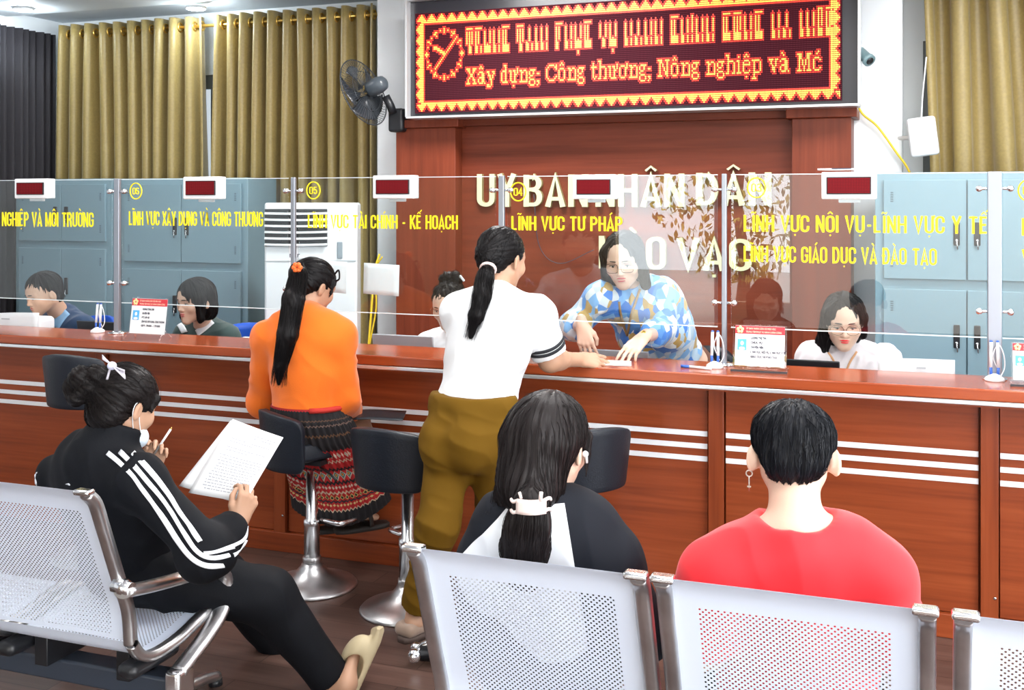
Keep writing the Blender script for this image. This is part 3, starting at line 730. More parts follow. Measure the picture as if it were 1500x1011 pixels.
# ------------------------------------------------------------------ reception counter
YT0, YT1, ZT, YPN = 4.30, 4.64, .965, 4.45
CX0, CX1 = -6.3, 2.35
ct = empty('reception_counter', ((CX0+CX1)/2, YPN, 0), 0, 'long red-brown wooden reception counter with white stripes, running across the hall', 'counter')
oc = (CX0+CX1)/2
MB().box((0, (YT0+YT1)/2-YPN, ZT-.022), (CX1-CX0, YT1-YT0, .044), .006).build('worktop', M_woodtop, ct)
MB().box((0, YT0+.012-YPN, ZT-.053), (CX1-CX0, .022, .016), .003).build('edge_strip', mat('edge_metal', (.75, .78, .8), .28, .7), ct)
MB().box((0, YT0+.08-YPN, ZT-.058), (CX1-CX0, .13, .022)).build('underside', M_wood, ct)
MB().box((0, .27, .735), (CX1-CX0, .24, .03), .005).build('desk_top', M_wood, ct)
MB().box((0, .05, .46), (CX1-CX0, .06, .92)).build('carcass', M_wood, ct)
MB().box((0, -.006, .045), (CX1-CX0, .04, .09), .003).build('plinth', M_wood, ct)
POST = [xY(u, 4.55) for u in (172, 430, 735, 1061, 1457)]
pil = [POST[0]-1.06, POST[0], POST[1], POST[2], xY(1050, YPN), xY(1449, YPN), xY(1449, YPN)+1.05]
pil = [pil[0]-1.06]+pil
for k, x in enumerate(pil):
    MB().box((x-oc, -.012, .505), (.062, .024, .83), .002).build('pilaster', M_woodv, ct)
    for z in (.17, .885): MB().lathe([(.001, 0), (.006, 0), (.005, .003), (.001, .003)], (x-oc+.018, -.024, z), 10, axis='-Y').build('screw_cap', M_steel, ct)
edges = [CX0-.031]+pil+[CX1+.031]
zs = [zY(300, 556.8+.0739*300, 4.44)-.012]; zs = [zs[0]+.004, zs[0]-.047, zs[0]-.098]
for a, c in zip(edges[:-1], edges[1:]):
    a, c = a+.033, c-.033
    pn = MB().box(((a+c)/2-oc, .008, .505), (c-a-.006, .022, .825), .002).build('front_panel', M_wood, ct)
    for z in zs: MB().box(((a+c)/2-oc, -.0045, z), (c-a-.008, .005, .021), .001).build('stripe', M_alu, pn)

# ------------------------------------------------------------------ glass screens, posts, lettering, number badges
YG = 4.55
GZ0, GZ1 = zY(700, 436.8+.0396*700, YG), zY(700, 265-.0087*700, YG)
xs_ = [POST[0]-1.06]+POST+[POST[-1]+1.06]
gname = ['far left glass screen lettered NÔNG NGHIỆP VÀ MÔI TRƯỜNG', 'glass screen numbered 06, in front of the bob-haired woman', 'glass screen numbered 05, in front of the air conditioner',
         'glass screen numbered 04, in front of the woman in patterned blouse', 'glass screen with two yellow lines of lettering, in front of the woman with red lips', 'glass screen cut off by the right edge of the photo']
LET = [[('LĨNH VỰC NÔNG NGHIỆP VÀ MÔI TRƯỜNG', None, 138, 332, 311)], [('LĨNH VỰC XÂY DỰNG VÀ CÔNG THƯƠNG', 190, 386, 331, 310)], [('LĨNH VỰC TÀI CHÍNH - KẾ HOẠCH', 452, 671, 335, 315)],
       [('LĨNH VỰC TƯ PHÁP', 750, 912, 338, 317)], [('LĨNH VỰC NỘI VỤ-LĨNH VỰC Y TẾ', 1090, 1447, 341, 316), ('LĨNH VỰC GIÁO DỤC VÀ ĐÀO TẠO', 1090, 1372, 386, 362)], [('LĨNH VỰC', 1497, 1640, 346, 320), ('VĂN HÓA'.replace('Ă', 'A').replace('Ó', 'O'), 1497, 1590, 390, 366)]]
BADGE = [None, ('06', 199, 280), ('05', 459, 279), ('04', 759, 281), ('03', 1108, 275), ('02', 1507, 279)]
def gtext(par, txt, u0, u1, vb, vt, o):
    x1_ = xY(u1, YG); x0_ = xY(u0, YG) if u0 is not None else x1_-1.03
    z0_, z1_ = zY((u0 or u1-130)/2+u1/2, vb, YG), zY((u0 or u1-130)/2+u1/2, vt, YG)
    m = MB(); lettering(m, txt, x0_-o.x, z0_-o.z, z1_-z0_, x1_-x0_, YG-.0045-o.y, .0015, M_yellow, gap=.30, bold=1.12); m.build('yellow_lettering', None, par)
for k in range(6):
    a, c = xs_[k]+.028, xs_[k+1]-.028
    o = Vector(((a+c)/2, YG, GZ0))
    g = empty('glass_screen', o, 0, gname[k], 'glass screen', 'glass screens along the counter')
    MB().box((0, 0, (GZ1-GZ0)/2), (c-a, .008, GZ1-GZ0), .0012, seg=1).build('pane', M_glass, g)
    for z_, h_ in ((0, .0035), (GZ1-GZ0, .003)): MB().box((0, 0, z_), (c-a, .0085, h_)).build('polished_edge', mat('glass_edge', (.72, .80, .82), .3), g)
    for t_ in LET[k]: gtext(g, *t_, o)
    if BADGE[k]:
        n, u, v = BADGE[k]; p = atY(u, v, YG-.0045)-o; R_ = .036
        q = MB(); q.tube([p+Vector((R_*math.cos(2*PI*i/36), 0, R_*1.12*math.sin(2*PI*i/36))) for i in range(37)], .0032, 6, M_yellow, caps=False)
        lettering(q, n, p.x-.021, p.z-.018, .036, .042, p.y, .0015, M_yellow, gap=.26); q.build('number_badge', None, g)
M_post = mat('clear_post_steel', (.36, .39, .44), .42, .8)
for k, x in enumerate(POST):
    w = (.032, .022, .026, .02, .05)[k]
    t = empty('screen_post', (x, YG, ZT), 0, ('steel post holding the glass screens, ' + ('beside the 06 badge', 'left of the 05 badge behind the orange sweater', 'behind the ponytail of the woman in white', 'beside the name card at the two-line screen', 'at the right, broad and behind a pen stand')[k]), 'post', 'steel posts of the glass screens')
    h = GZ1-ZT+.004
    MB().box((0, 0, h/2), (w, .02, h), .003).build('upright', M_post, t)
    MB().lathe([(.045, 0), (.045, .005), (.02, .014), (.001, .014)], n=24).build('foot_plate', M_steel, t)
    for z in (h-.065, GZ0-ZT+.10):
        cl = MB()
        for s in (-1, 1):
            cl.tube([(s*w*.4, -.0, z), (s*(w/2+.03), 0, z)], .0055, 8); cl.lathe([(.001, -.013), (.012, -.013), (.012, .013), (.001, .013)], (s*(w/2+.03), 0, z), 12, axis='-Y')
        cl.build('clamp', M_chrome, t)
# red-lettered strips stuck to two of the posts
# ------------------------------------------------------------------ queue displays on top of the screens
DM = bpy.data.materials.new('display_dots'); DM.use_nodes = True; nt = DM.node_tree; p = nt.nodes['Principled BSDF']; p.inputs['Roughness'].default_value = .6; p.inputs['Specular IOR Level'].default_value = .15
tc = nd(nt, 'ShaderNodeTexCoord'); mp = nd(nt, 'ShaderNodeMapping'); mp.inputs['Scale'].default_value = (165, 1, 165); nt.links.new(tc.outputs['Object'], mp.inputs[0])
fr = nd(nt, 'ShaderNodeVectorMath', operation='FRACTION'); nt.links.new(mp.outputs[0], fr.inputs[0])
sb = nd(nt, 'ShaderNodeVectorMath', operation='SUBTRACT'); nt.links.new(fr.outputs[0], sb.inputs[0]); sb.inputs[1].default_value = (.5, 0, .5)
ml_ = nd(nt, 'ShaderNodeVectorMath', operation='MULTIPLY'); nt.links.new(sb.outputs[0], ml_.inputs[0]); ml_.inputs[1].default_value = (1, 0, 1)
ln = nd(nt, 'ShaderNodeVectorMath', operation='LENGTH'); nt.links.new(ml_.outputs[0], ln.inputs[0])
lt = nd(nt, 'ShaderNodeMath', operation='LESS_THAN'); nt.links.new(ln.outputs['Value'], lt.inputs[0]); lt.inputs[1].default_value = .33
mx = nd(nt, 'ShaderNodeMix', data_type='RGBA'); nt.links.new(lt.outputs[0], mx.inputs[0]); mx.inputs[6].default_value = (.075, .001, .003, 1); mx.inputs[7].default_value = (.24, .006, .011, 1)
nt.links.new(mx.outputs[2], p.inputs['Base Color'])
DISP = [(20, 75, 262, 291, 'in the far left, over the man in navy'), (267, 327, 259, 292, 'above the bob-haired woman'), (545, 612, 257, 291, 'in front of the white column'), (838, 908, 256, 292, 'over the cream wall lettering'), (1203, 1291, 252, 292, 'with a pen lying on it')]
for (ua, ub, va, vb, lab) in DISP:
    yd = YG-.03
    a, c = atY(ua, va, yd), atY(ub-7, vb, yd)
    w, h = c.x-a.x, a.z-c.z
    t = empty('queue_display', ((a.x+c.x)/2, yd, c.z), 0, 'white queue display with dark red window, ' + lab, 'display', 'queue displays on the screens')
    fr_ = MB(); bw = .024
    fr_.box((0, .035, h/2), (w, .062, h), .006)
    fr_.build('housing', M_gwhite, t)
    MB().box((0, .002, h/2), (w-2*bw+.008, .01, h-2*bw+.008), .002).build('recess', M_black, t)
    MB().box((0, -.0035, h/2), (w-2*bw, .004, h-2*bw)).build('dot_window', DM, t)
    MB().box((0, .052, -.004), (w*.4, .02, .02), .003).build('mount_clip', M_gwhite, t)
# ------------------------------------------------------------------ things on the ledge
def name_card(u0, u1, vt, vb, lines, label, y=4.40, stand='base', rot=0.0):
    a = atY(u0, vb, y); c = atY(u1, vt, y); w = c.x-a.x; h = w*.80
    t = empty('name_card', ((a.x+c.x)/2, y, ZT), rot, label, 'name card', 'staff name cards on the ledge')
    R = Euler((-.16, 0, 0)).to_matrix().to_4x4(); T = Matrix.Translation((0, 0, .018)) @ R
    b = MB(); b.box((0, .002, h/2), (w, .004, h), .001)
    bmesh.ops.transform(b.b, matrix=T, verts=b.b.verts); b.build('acrylic_holder', M_acrylic, t)
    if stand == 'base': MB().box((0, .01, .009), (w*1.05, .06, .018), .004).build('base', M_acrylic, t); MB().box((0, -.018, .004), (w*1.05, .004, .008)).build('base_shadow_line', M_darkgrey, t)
    else:
        for s in (-1, 1): MB().tube([T @ Vector((s*w*.42, 0, .02)), (s*w*.47, -.04, .003)], .004, 6).tube([T @ Vector((s*w*.42, 0, .03)), (s*w*.47, .05, .003)], .004, 6).build('foot', M_acrylic, t)
    def pl(name, bx, m):
        bmesh.ops.transform(bx.b, matrix=T, verts=bx.b.verts); return bx.build(name, m, t)
    sh = pl('sheet', MB().box((0, -.0006, h/2), (w*.92, .001, h*.94)), M_paper)
    pl('red_header', MB().box((0, -.0014, h*.87), (w*.92, .0008, h*.19)), mat('header_red', (.62, .035, .05), .5))
    em = MB()
    for k in range(5):
        q_ = 2*PI*k/5+PI/2; em.ball((-w*.37+.007*math.cos(q_)*w/.16, -.002, h*.87+.007*math.sin(q_)*w/.16), (.0055*w/.16, .0006, .0055*w/.16), sub=1)
    pl('flower_emblem', em, mat('emblem_yellow', (.95, .78, .35), .5))
    ph = MB(); ph.box((-w*.33, -.0014, h*.52), (w*.17, .0008, h*.26)); pl('portrait_photo', ph, mat('photo_blue', (.10, .42, .80), .5))
    ph = MB(); ph.ball((-w*.33, -.002, h*.55), (w*.033, .0006, w*.042), sub=2); ph.ball((-w*.33, -.002, h*.43), (w*.06, .0006, w*.03), sub=2); pl('portrait_figure', ph, mat('portrait_pale', (.82, .86, .9), .6))
    tx = MB(); MT = lambda x, z: Matrix.Translation((x, -.0018, z))
    font_text(tx, lines[0], 0, 0, h*.062, 0, .0003, mat('header_gold', (.95, .85, .6), .6), M=MT(-w*.26, h*.885), width=w*.55)
    font_text(tx, lines[1], 0, 0, h*.062, 0, .0003, mat('header_gold', (.95, .85, .6), .6), M=MT(-w*.26, h*.805), width=w*.66)
    for k, (s, ww) in enumerate(lines[2:]): font_text(tx, s, 0, 0, h*.072, 0, .0003, M_ink, M=MT(-w*.17, h*(.66-.11*k)), width=w*ww, bold=.0006)
    bmesh.ops.transform(tx.b, matrix=T, verts=tx.b.verts); tx.build('print', None, t, normals=False)
    return t
HD = ['ỦY BAN NHÂN DÂN XÃ MÈO VẠC', 'TRUNG TÂM PHỤC VỤ HÀNH CHÍNH CÔNG']
name_card(187, 243, 436, 484, HD+[('HOÀNG TÙNG LÂM', .30), ('CHUYÊN VIÊN', .2), ('ĐT: 09 43', .2), ('LĨNH VỰC XÂY DỰNG, CÔNG THƯƠNG', .6), ('GIỜ: 7H30 - 17H00', .5)], 'clear acrylic name card on wire feet before the bob-haired woman', 4.43, 'wire')
name_card(1073, 1152, 478, 541, HD+[('LƯƠNG THỊ THU', .30), ('CHỨC VỤ', .22), ('CHUYÊN VIÊN', .24), ('LĨNH VỰC NỘI VỤ, LĨNH VỰC Y TẾ', .66), ('GIÁO DỤC VÀ ĐÀO TẠO', .5)], 'clear acrylic name card beside the woman with red lips', 4.42)
name_card(1481, 1560, 492, 556, HD+[('CÁN BỘ', .3), ('CHỨC VỤ', .2), ('ĐT', .2), ('LĨNH VỰC', .6), ('GIỜ', .5)], 'clear acrylic name card cut off by the right edge of the photo', 4.42)
M_penblue = mat('pen_blue', (.03, .12, .50), .4)
def pen_stand(u, v, label, y=None, pens=2):
    p = atZ(u, v, ZT)
    t = empty('pen_stand', (p.x, p.y, ZT), 0, label, 'pen stand', 'white pen stands on the ledge')
    MB().lathe([(.034, 0), (.036, .004), (.033, .012), (.022, .02), (.012, .026), (.001, .028)], n=24).build('base', M_gwhite, t)
    for k in range(pens):
        s = -1 if k == 0 else 1
        pn = MB().tube([(s*.012, 0, .018), (s*.012+s*.001, .004, .05)], .0055, 10).build('pen_grip', M_penblue, t)
        MB().tube([(s*.013, .004, .05), (s*.011, .012, .145)], .006, 10).build('pen_barrel', M_gwhite, pn)
        MB().ball((s*.011, .012, .146), .0062).build('pen_cap', M_penblue, pn)
    MB().tube(smoothpts([(.02, .0, .015), (.035, .01, .05), (.032, .01, .10), (.014, .012, .135), (-.005, .015, .09), (.018, .01, .03)]), .0022, 6).build('coil_cord', M_gwhite, t)
pen_stand(143, 487, 'white twin pen stand on the ledge at far left, beside the steel post')
pen_stand(1047, 539, 'white twin pen stand left of the name card of the woman with red lips')
pen_stand(1457, 558, 'white twin pen stand at right in front of the broad steel post')
p = atZ(1022, 538, ZT+.006)
t = empty('pen', (p.x, p.y, ZT+.006), -.1, 'blue and white pen lying flat on the ledge', 'pen')
MB().tube([(-.07, 0, 0), (-.035, 0, 0)], .0058, 10).build('pen_cap', M_penblue, t)
MB().tube([(-.035, 0, 0), (.06, -.012, 0)], .0055, 10).build('barrel', M_gwhite, t)
pd = atY(1226, 249.5, YG-.005)
t = empty('pen', (pd.x, pd.y, pd.z), 0, 'slim pen lying on top of the right-hand queue display', 'pen')
MB().tube([(-.075, 0, .004), (.07, .0, .004)], .004, 8).build('barrel', M_gwhite, t)
MB().tube([(-.02, -.002, .006), (.055, -.002, .006)], .003, 6).build('clip', M_ink, t)
# laptops and desk machines on the lower desk behind the ledge
ZD = .75
def lid(u0, u1, vt, y, m, label, name='laptop', depth=.30, tilt=.22, cat='laptop', rz=0.0, curve=False):
    a, c = atY(u0, vt, y), atY(u1, vt, y); w = c.x-a.x; h = (a.z+c.z)/2-ZD
    t = empty(name, ((a.x+c.x)/2, y, ZD+.002), rz, label, cat)
    R = Euler((-tilt, 0, 0)).to_matrix()
    MB().box((0, .0+.01, .01), (w, .0+.02, .02), .003).box((0, .05, .01), (w, .10, .018), .005).build('keyboard_base', m, t)
    MB().box((0, .02-math.sin(0)*0, h/2), (w, .010, h), .012 if curve else .006, Euler((.16, 0, 0)).to_matrix(), seg=3).build('lid', m, t)
    return t
lid(545, 634, 491, 4.86, M_silver, 'silver laptop with open lid beside the hidden woman in white')
lid(849, 950, 513, 4.82, M_silver, 'silver laptop under the hands of the woman in patterned blouse')
lid(1152, 1230, 528, 4.80, M_black, 'black laptop in front of the woman with red lips')
lid(112, 168, 471, 4.84, M_darkgrey, 'dark grey laptop beside the man in navy')
def printer(u0, u1, vt, y, label, bulge):
    a, c = atY(u0, vt, y), atY(u1, vt, y); w = c.x-a.x; h = (a.z+c.z)/2-ZD
    t = empty('printer', ((a.x+c.x)/2, y, ZD+.002), 0, label, 'printer')
    MB().box((0, .07, h*.45), (w, .14, h*.9), .025, seg=4).build('body', M_gwhite, t)
    MB().grid(lambda u, v: Vector((-w/2+w*u, .0+.02*v-.012, h*(.42+.58*v)-bulge*(1-u)**2*v)), 12, 6).build('front_cover', M_gwhite, t, solid=.01)
    MB().box((.02, -.014, h*.86), (w*.12, .003, .008)).build('logo_mark', mat('faint_mark', (.5, .52, .55), .5), t)
printer(1286, 1399, 526, 4.74, 'white printer with rounded corners, right of the woman with red lips', .006)
printer(-40, 55, 457, 4.72, 'white printer cut off at far left, in front of the man in navy', .03)
p = atY(1426, 536, 4.9)
t = empty('tape_dispenser', (p.x+.04, 4.9, ZD), 0, 'clear plastic file tray with white end, right of the white printer', 'tray')
MB().box((-.06, 0, .09), (.012, .10, .16), .005).build('end_plate', M_gwhite, t)
MB().tube([(-.05, 0, .13), (.13, 0, .13)], .03, 14).box((.04, 0, .05), (.17, .08, .1), .01).build('tray_body', M_acrylic, t)
p = atY(364, 488, 4.84)
t = empty('card_tray', (p.x, 4.84, ZD), 0, 'small clear card tray before the blue chair', 'tray')
MB().box((0, 0, .09), (.085, .06, .2), .02, seg=3).build('tray_body', M_acrylic, t)
MB().box((0, .0, .12), (.07, .03, .14), .01).build('cards', M_paper, t)
b = MB(); q0 = atZ(868, 534, ZT); 
o = MB().grid(lambda u, v: Vector((-.10+.2*u, -.07+.14*v, .0022+.001*math.sin(4*u))), 8, 5).build('form_sheet', M_paper, solid=.0012); o.location = (q0.x+.05, q0.y+.05, ZT); o.rotation_euler = (0, 0, .25)
tag(o, 'white form on the ledge under the two women\'s hands', 'paper')
p = atY(775, 522, 4.52)
t = empty('document_stack', (p.x+.02, 4.53, ZT), .05, 'small stack of white forms on the ledge behind the white sleeve', 'papers')
MB().box((0, 0, .012), (.15, .13, .022), .002).build('sheets', M_paper, t)
MB().box((0, 0, .026), (.15, .12, .004), .001).build('folder_cover', M_darkgrey, t)
# staff chairs
def office_chair(u0, u1, vt, y, m, label, zseat=.265):
    a, c = atY(u0, vt, y), atY(u1, vt, y); w = c.x-a.x; zt_ = (a.z+c.z)/2
    t = empty('office_chair', ((a.x+c.x)/2, y, 0), 0, label, 'chair')
    MB().grid(lambda u, v: Vector((-w/2+w*u*1.0, -.09*math.sin(u*PI)*-1-.05, zt_-.36+.36*v-.05*abs(2*u-1)**3*v)), 16, 8).build('backrest', m, t, solid=.03)
    MB().box((0, -.25, zseat), (w, .42, .06), .025, seg=3).build('seat', m, t)
    MB().tube([(0, .03, zt_-.3), (0, .02, zseat), (0, -.2, zseat-.02)], .02, 8).build('back_stem', M_black, t)
    MB().tube([(0, -.22, zseat-.02), (0, -.22, .08)], .025, 10).build('gas_column', M_chrome, t)
    bs = MB()
    for k in range(5):
        a_ = 2*PI*k/5; bs.tube([(0, -.22, .09), (.26*math.cos(a_), -.22+.26*math.sin(a_), .06)], .018, 8, r2=.012); bs.ball((.26*math.cos(a_), -.22+.26*math.sin(a_), .03), .03)
    bs.build('star_base', M_black, t)
office_chair(1003, 1075, 508, 5.95, M_leather, 'black office chair with pale edge, right of the leaning woman')
office_chair(325, 415, 474, 5.72, M_blue, 'bright blue plastic office chair behind the orange sweater')
office_chair(112, 178, 463, 5.75, M_blue, 'blue office chair behind the man in navy')
office_chair(1228, 1340, 520, 5.75, M_blue, 'blue office chair behind the woman with red lips')
# ------------------------------------------------------------------ organic shapes: blended distance fields turned into one continuous surface
QUAL = 1.0
FWD = Vector((-SY_, CY_, 0)); RGT = Vector((CY_, SY_, 0)); UP = Vector((0, 0, 1))
def hv(r, f, z=0.0): return (RGT*r+FWD*f+UP*z).normalized()
def V3(p): return np.array(p, dtype=np.float32)
def frame(origin, fwd, up=UP, s=1.0, roll=0.0):
    y = Vector(fwd).normalized(); x = y.cross(Vector(up)).normalized(); z = x.cross(y)
    R = Matrix((x, y, z)).transposed()
    if roll: R = R @ Euler((0, roll, 0)).to_matrix()
    return Matrix.Translation(Vector(origin)) @ R.to_4x4() @ Matrix.Scale(s, 4)

class Sdf:
    def __init__(s, M=None): s.ops = []; s.M = M; s.g = 0.0
    def at(s, M): s.M = M; return s
    def _p(s, p): return V3(s.M @ Vector(p)) if s.M is not None else V3(p)
    def _sc(s): return s.M.to_scale()[0] if s.M is not None else 1.0
    def _rot(s, R):
        A = s.M.to_3x3().normalized() if s.M is not None else Matrix.Identity(3)
        return np.array((A @ R) if R is not None else A, dtype=np.float32)
    def cone(s, a, b, ra, rb=None, k=.02, sub=False, cap=False, flat=None):
        rb = ra if rb is None else rb; q = s._sc(); A, B = s._p(a), s._p(b); ra, rb = ra*q+s.g, rb*q+s.g
        m = max(ra, rb)
        fl = None
        if flat: n = Vector(flat[0]); n = (s.M.to_3x3() @ n).normalized() if s.M is not None else n.normalized(); fl = (V3(n), flat[1])
        ex = m*(max(1, flat[1]) if flat else 1)
        s.ops.append(('cone', np.minimum(A, B)-ex, np.maximum(A, B)+ex, k, sub, (A, B, ra, rb, cap, fl))); return s
    def ell(s, c, r, R=None, k=.02, sub=False):
        q = s._sc(); C = s._p(c); r = (r, r, r) if not isinstance(r, (tuple, list)) else r
        rr = V3([x*q+s.g for x in r]); Q = s._rot(R); e = np.sqrt(((Q*rr)**2).sum(1))
        s.ops.append(('ell', C-e, C+e, k, sub, (C, rr, Q))); return s
    def box(s, c, h, R=None, rd=.01, k=.02, sub=False):
        q = s._sc(); C = s._p(c); hh = V3([x*q for x in h]); Q = s._rot(R); e = np.abs(Q) @ hh
        s.ops.append(('box', C-e, C+e, k, sub, (C, hh, Q, rd*q))); return s
    def cut(s, p, n):
        s.ops.append(('cut', None, None, 0, True, (s._p(p), V3((s.M.to_3x3() @ Vector(n)).normalized() if s.M is not None else Vector(n).normalized())))); return s
    @staticmethod
    def _d(kind, a, P):
        if kind == 'cone':
            A, B, ra, rb, cap, fl = a; q = P-A; ab = B-A
            if fl is not None:
                n, f = fl; q = q+(q @ n)[..., None]*n*(1/f-1); ab = ab+n*float(ab @ n)*(1/f-1)
            t = np.clip((q @ ab)/float(ab @ ab+1e-12), 0, 1)
            d = np.sqrt(((q-t[..., None]*ab)**2).sum(-1))-(ra+(rb-ra)*t)
            if fl is not None: d = d*min(1, max(fl[1], .5))
            if cap: L = float(np.sqrt(ab @ ab)); d = np.maximum(d, (q @ ab)/L-L)
            return d
        if kind == 'ell':
            C, r, Q = a; p = (P-C) @ Q; k0 = np.sqrt(((p/r)**2).sum(-1)); k1 = np.sqrt(((p/(r*r))**2).sum(-1))
            return k0*(k0-1)/(k1+1e-9)
        if kind == 'box':
            C, h, Q, rd = a; p = np.abs((P-C) @ Q)-(h-rd)
            return np.sqrt((np.maximum(p, 0)**2).sum(-1))+np.minimum(p.max(-1), 0)-rd
        C, n = a; return (P-C) @ n
    def mesh(s, h=.005, disp=None, smooth=2):
        h = h*QUAL
        un = [o for o in s.ops if not o[4]]
        lo = np.min([o[1] for o in un], 0)-.02-2*h; hi = np.max([o[2] for o in un], 0)+.02+2*h
        n = np.ceil((hi-lo)/h).astype(int)+1
        f = np.full(n, .5, dtype=np.float32)
        ax = [lo[i]+h*np.arange(n[i], dtype=np.float32) for i in range(3)]
        for kind, a, b, k, sub, par in s.ops:
            if kind == 'cut': i0, i1 = np.zeros(3, int), n
            else:
                pad = k+3*h; i0 = np.maximum(0, np.floor((a-pad-lo)/h).astype(int)); i1 = np.minimum(n, np.ceil((b+pad-lo)/h).astype(int)+1)
            if (i1 <= i0).any(): continue
            sl = tuple(slice(i0[i], i1[i]) for i in range(3)); g = f[sl]
            if kind == 'cut':
                C, nn = par
                d = ((ax[0]-C[0])*nn[0])[:, None, None]+((ax[1]-C[1])*nn[1])[None, :, None]+((ax[2]-C[2])*nn[2])[None, None, :]
                np.maximum(g, d, out=g); continue
            X, Y, Z = np.meshgrid(ax[0][sl[0]], ax[1][sl[1]], ax[2][sl[2]], indexing='ij')
            d = s._d(kind, par, np.stack((X, Y, Z), -1)).astype(np.float32)
            if sub: d = -d
            if k > 1e-6:
                w = np.clip(.5+.5*(d-g)/k if not sub else .5-.5*(d-g)/k, 0, 1)
                r = d*(1-w)+g*w + (-k*w*(1-w) if not sub else k*w*(1-w))
            else: r = np.maximum(g, d) if sub else np.minimum(g, d)
            f[sl] = r
        v, q = nets(f, lo, h)
        if len(v) == 0: return v, q
        nb = None
        for _ in range(smooth):
            e = np.concatenate((q[:, [0, 1]], q[:, [1, 2]], q[:, [2, 3]], q[:, [3, 0]]))
            acc = np.zeros_like(v); cnt = np.bincount(e[:, 0], minlength=len(v))+np.bincount(e[:, 1], minlength=len(v))
            for c in range(3): acc[:, c] = np.bincount(e[:, 0], v[e[:, 1], c], len(v))+np.bincount(e[:, 1], v[e[:, 0], c], len(v))
            v = v*.45+.55*acc/np.maximum(cnt, 1)[:, None]
        if disp is not None: v = v+vnormals(v, q)*disp(v)[:, None]
        return v.astype(np.float32), q
def nets(f, lo, h):
    """naive surface nets"""
    s = f < 0; n = np.array(f.shape)
    c = np.zeros(n-1, np.uint8)
    for dx in (0, 1):
        for dy in (0, 1):
            for dz in (0, 1): c += s[dx:n[0]-1+dx, dy:n[1]-1+dy, dz:n[2]-1+dz]
    act = (c > 0) & (c < 8); idx = np.full(n-1, -1, np.int64); I = np.argwhere(act); idx[act] = np.arange(len(I))
    if len(I) == 0: return np.zeros((0, 3), np.float32), np.zeros((0, 4), np.int64)
    acc = np.zeros((len(I), 3), np.float32); cnt = np.zeros(len(I), np.float32)
    cor = [(a, b, d) for a in (0, 1) for b in (0, 1) for d in (0, 1)]
    val = {k: f[I[:, 0]+k[0], I[:, 1]+k[1], I[:, 2]+k[2]] for k in cor}
    for k in cor:
        for ax in range(3):
            if k[ax] == 0:
                k2 = list(k); k2[ax] = 1; k2 = tuple(k2); a, b = val[k], val[k2]
                m = (a < 0) != (b < 0); t = np.where(m, a/(np.where(m, a-b, 1)), 0)
                p = np.tile(np.array(k, np.float32), (len(I), 1)); p[:, ax] += t
                acc += p*m[:, None]; cnt += m
    v = lo+h*(I+acc/np.maximum(cnt, 1)[:, None])
    Q = []
    for ax in range(3):
        u, w = [(1, 2), (2, 0), (0, 1)][ax]
        a = [slice(None)]*3; b = [slice(None)]*3; a[ax] = slice(0, n[ax]-1); b[ax] = slice(1, n[ax])
        E = np.argwhere(s[tuple(a)] != s[tuple(b)]); E = E[(E[:, u] > 0) & (E[:, w] > 0) & (E[:, u] < n[u]-1) & (E[:, w] < n[w]-1)]
        if not len(E): continue
        def cell(du, dw):
            c_ = E.copy(); c_[:, u] += du; c_[:, w] += dw; return idx[c_[:, 0], c_[:, 1], c_[:, 2]]
        q = np.stack((cell(-1, -1), cell(0, -1), cell(0, 0), cell(-1, 0)), 1)
        ins = s[E[:, 0], E[:, 1], E[:, 2]]; q[~ins] = q[~ins][:, ::-1]; Q.append(q)
    return v, np.concatenate(Q)
def vnormals(v, q):
    fn = np.cross(v[q[:, 2]]-v[q[:, 0]], v[q[:, 3]]-v[q[:, 1]]); N = np.zeros_like(v)
    for c in range(3):
        for k in range(4): N[:, c] += np.bincount(q[:, k], fn[:, c], len(v))
    return N/(np.linalg.norm(N, axis=1)[:, None]+1e-12)
def vnoise(P, seed=0):
    P = np.asarray(P, np.float64)+seed*17.31; i = np.floor(P).astype(np.int64); t = P-i; t = t*t*(3-2*t); r = 0
    def hsh(x, y, z):
        k = (x*374761393+y*668265263+z*2147483647+seed*974711) & 0xffffffff
        k = ((k ^ (k >> 13))*1274126177) & 0xffffffff; return ((k ^ (k >> 16)) & 0xffff)/65535.0
    for a in (0, 1):
        for b in (0, 1):
            for c in (0, 1):
                r = r+hsh(i[:, 0]+a, i[:, 1]+b, i[:, 2]+c)*(t[:, 0] if a else 1-t[:, 0])*(t[:, 1] if b else 1-t[:, 1])*(t[:, 2] if c else 1-t[:, 2])
    return r-.5
def wrinkle(amp, axis=(0, 0, 1), fine=22.0, along=5.0, seed=1):
    """cloth folds: ridged noise, long along one axis"""
    a = V3(Vector(axis).normalized())
    def fn(v):
        t = v @ a; P = v*fine - np.outer(t, a)*(fine-along)
        n1 = vnoise(P, seed); n2 = vnoise(v*7.0, seed+5)
        return amp*(1.2*(np.abs(n1)*2-.5)*(-1)+.9*n2)
    return fn
def mesh_obj(name, v, q, m, parent, mats=None, fmat=None):
    me = bpy.data.meshes.new(name); nv, nq = len(v), len(q); w = q.shape[1] if nq else 4
    me.vertices.add(nv); me.vertices.foreach_set('co', np.asarray(v, np.float32).ravel())
    me.loops.add(nq*w); me.loops.foreach_set('vertex_index', q.astype(np.int32).ravel())
    me.polygons.add(nq); me.polygons.foreach_set('loop_start', np.arange(0, nq*w, w, dtype=np.int32))
    me.polygons.foreach_set('use_smooth', np.ones(nq, bool))
    for mm in (mats or [m]): me.materials.append(mm)
    if fmat is not None: me.polygons.foreach_set('material_index', fmat.astype(np.int32))
    me.update(calc_edges=True); me.validate()
    o = bpy.data.objects.new(name, me); COL.objects.link(o)
    if parent is not None: o.parent = parent; o.location = -parent.location
    return o
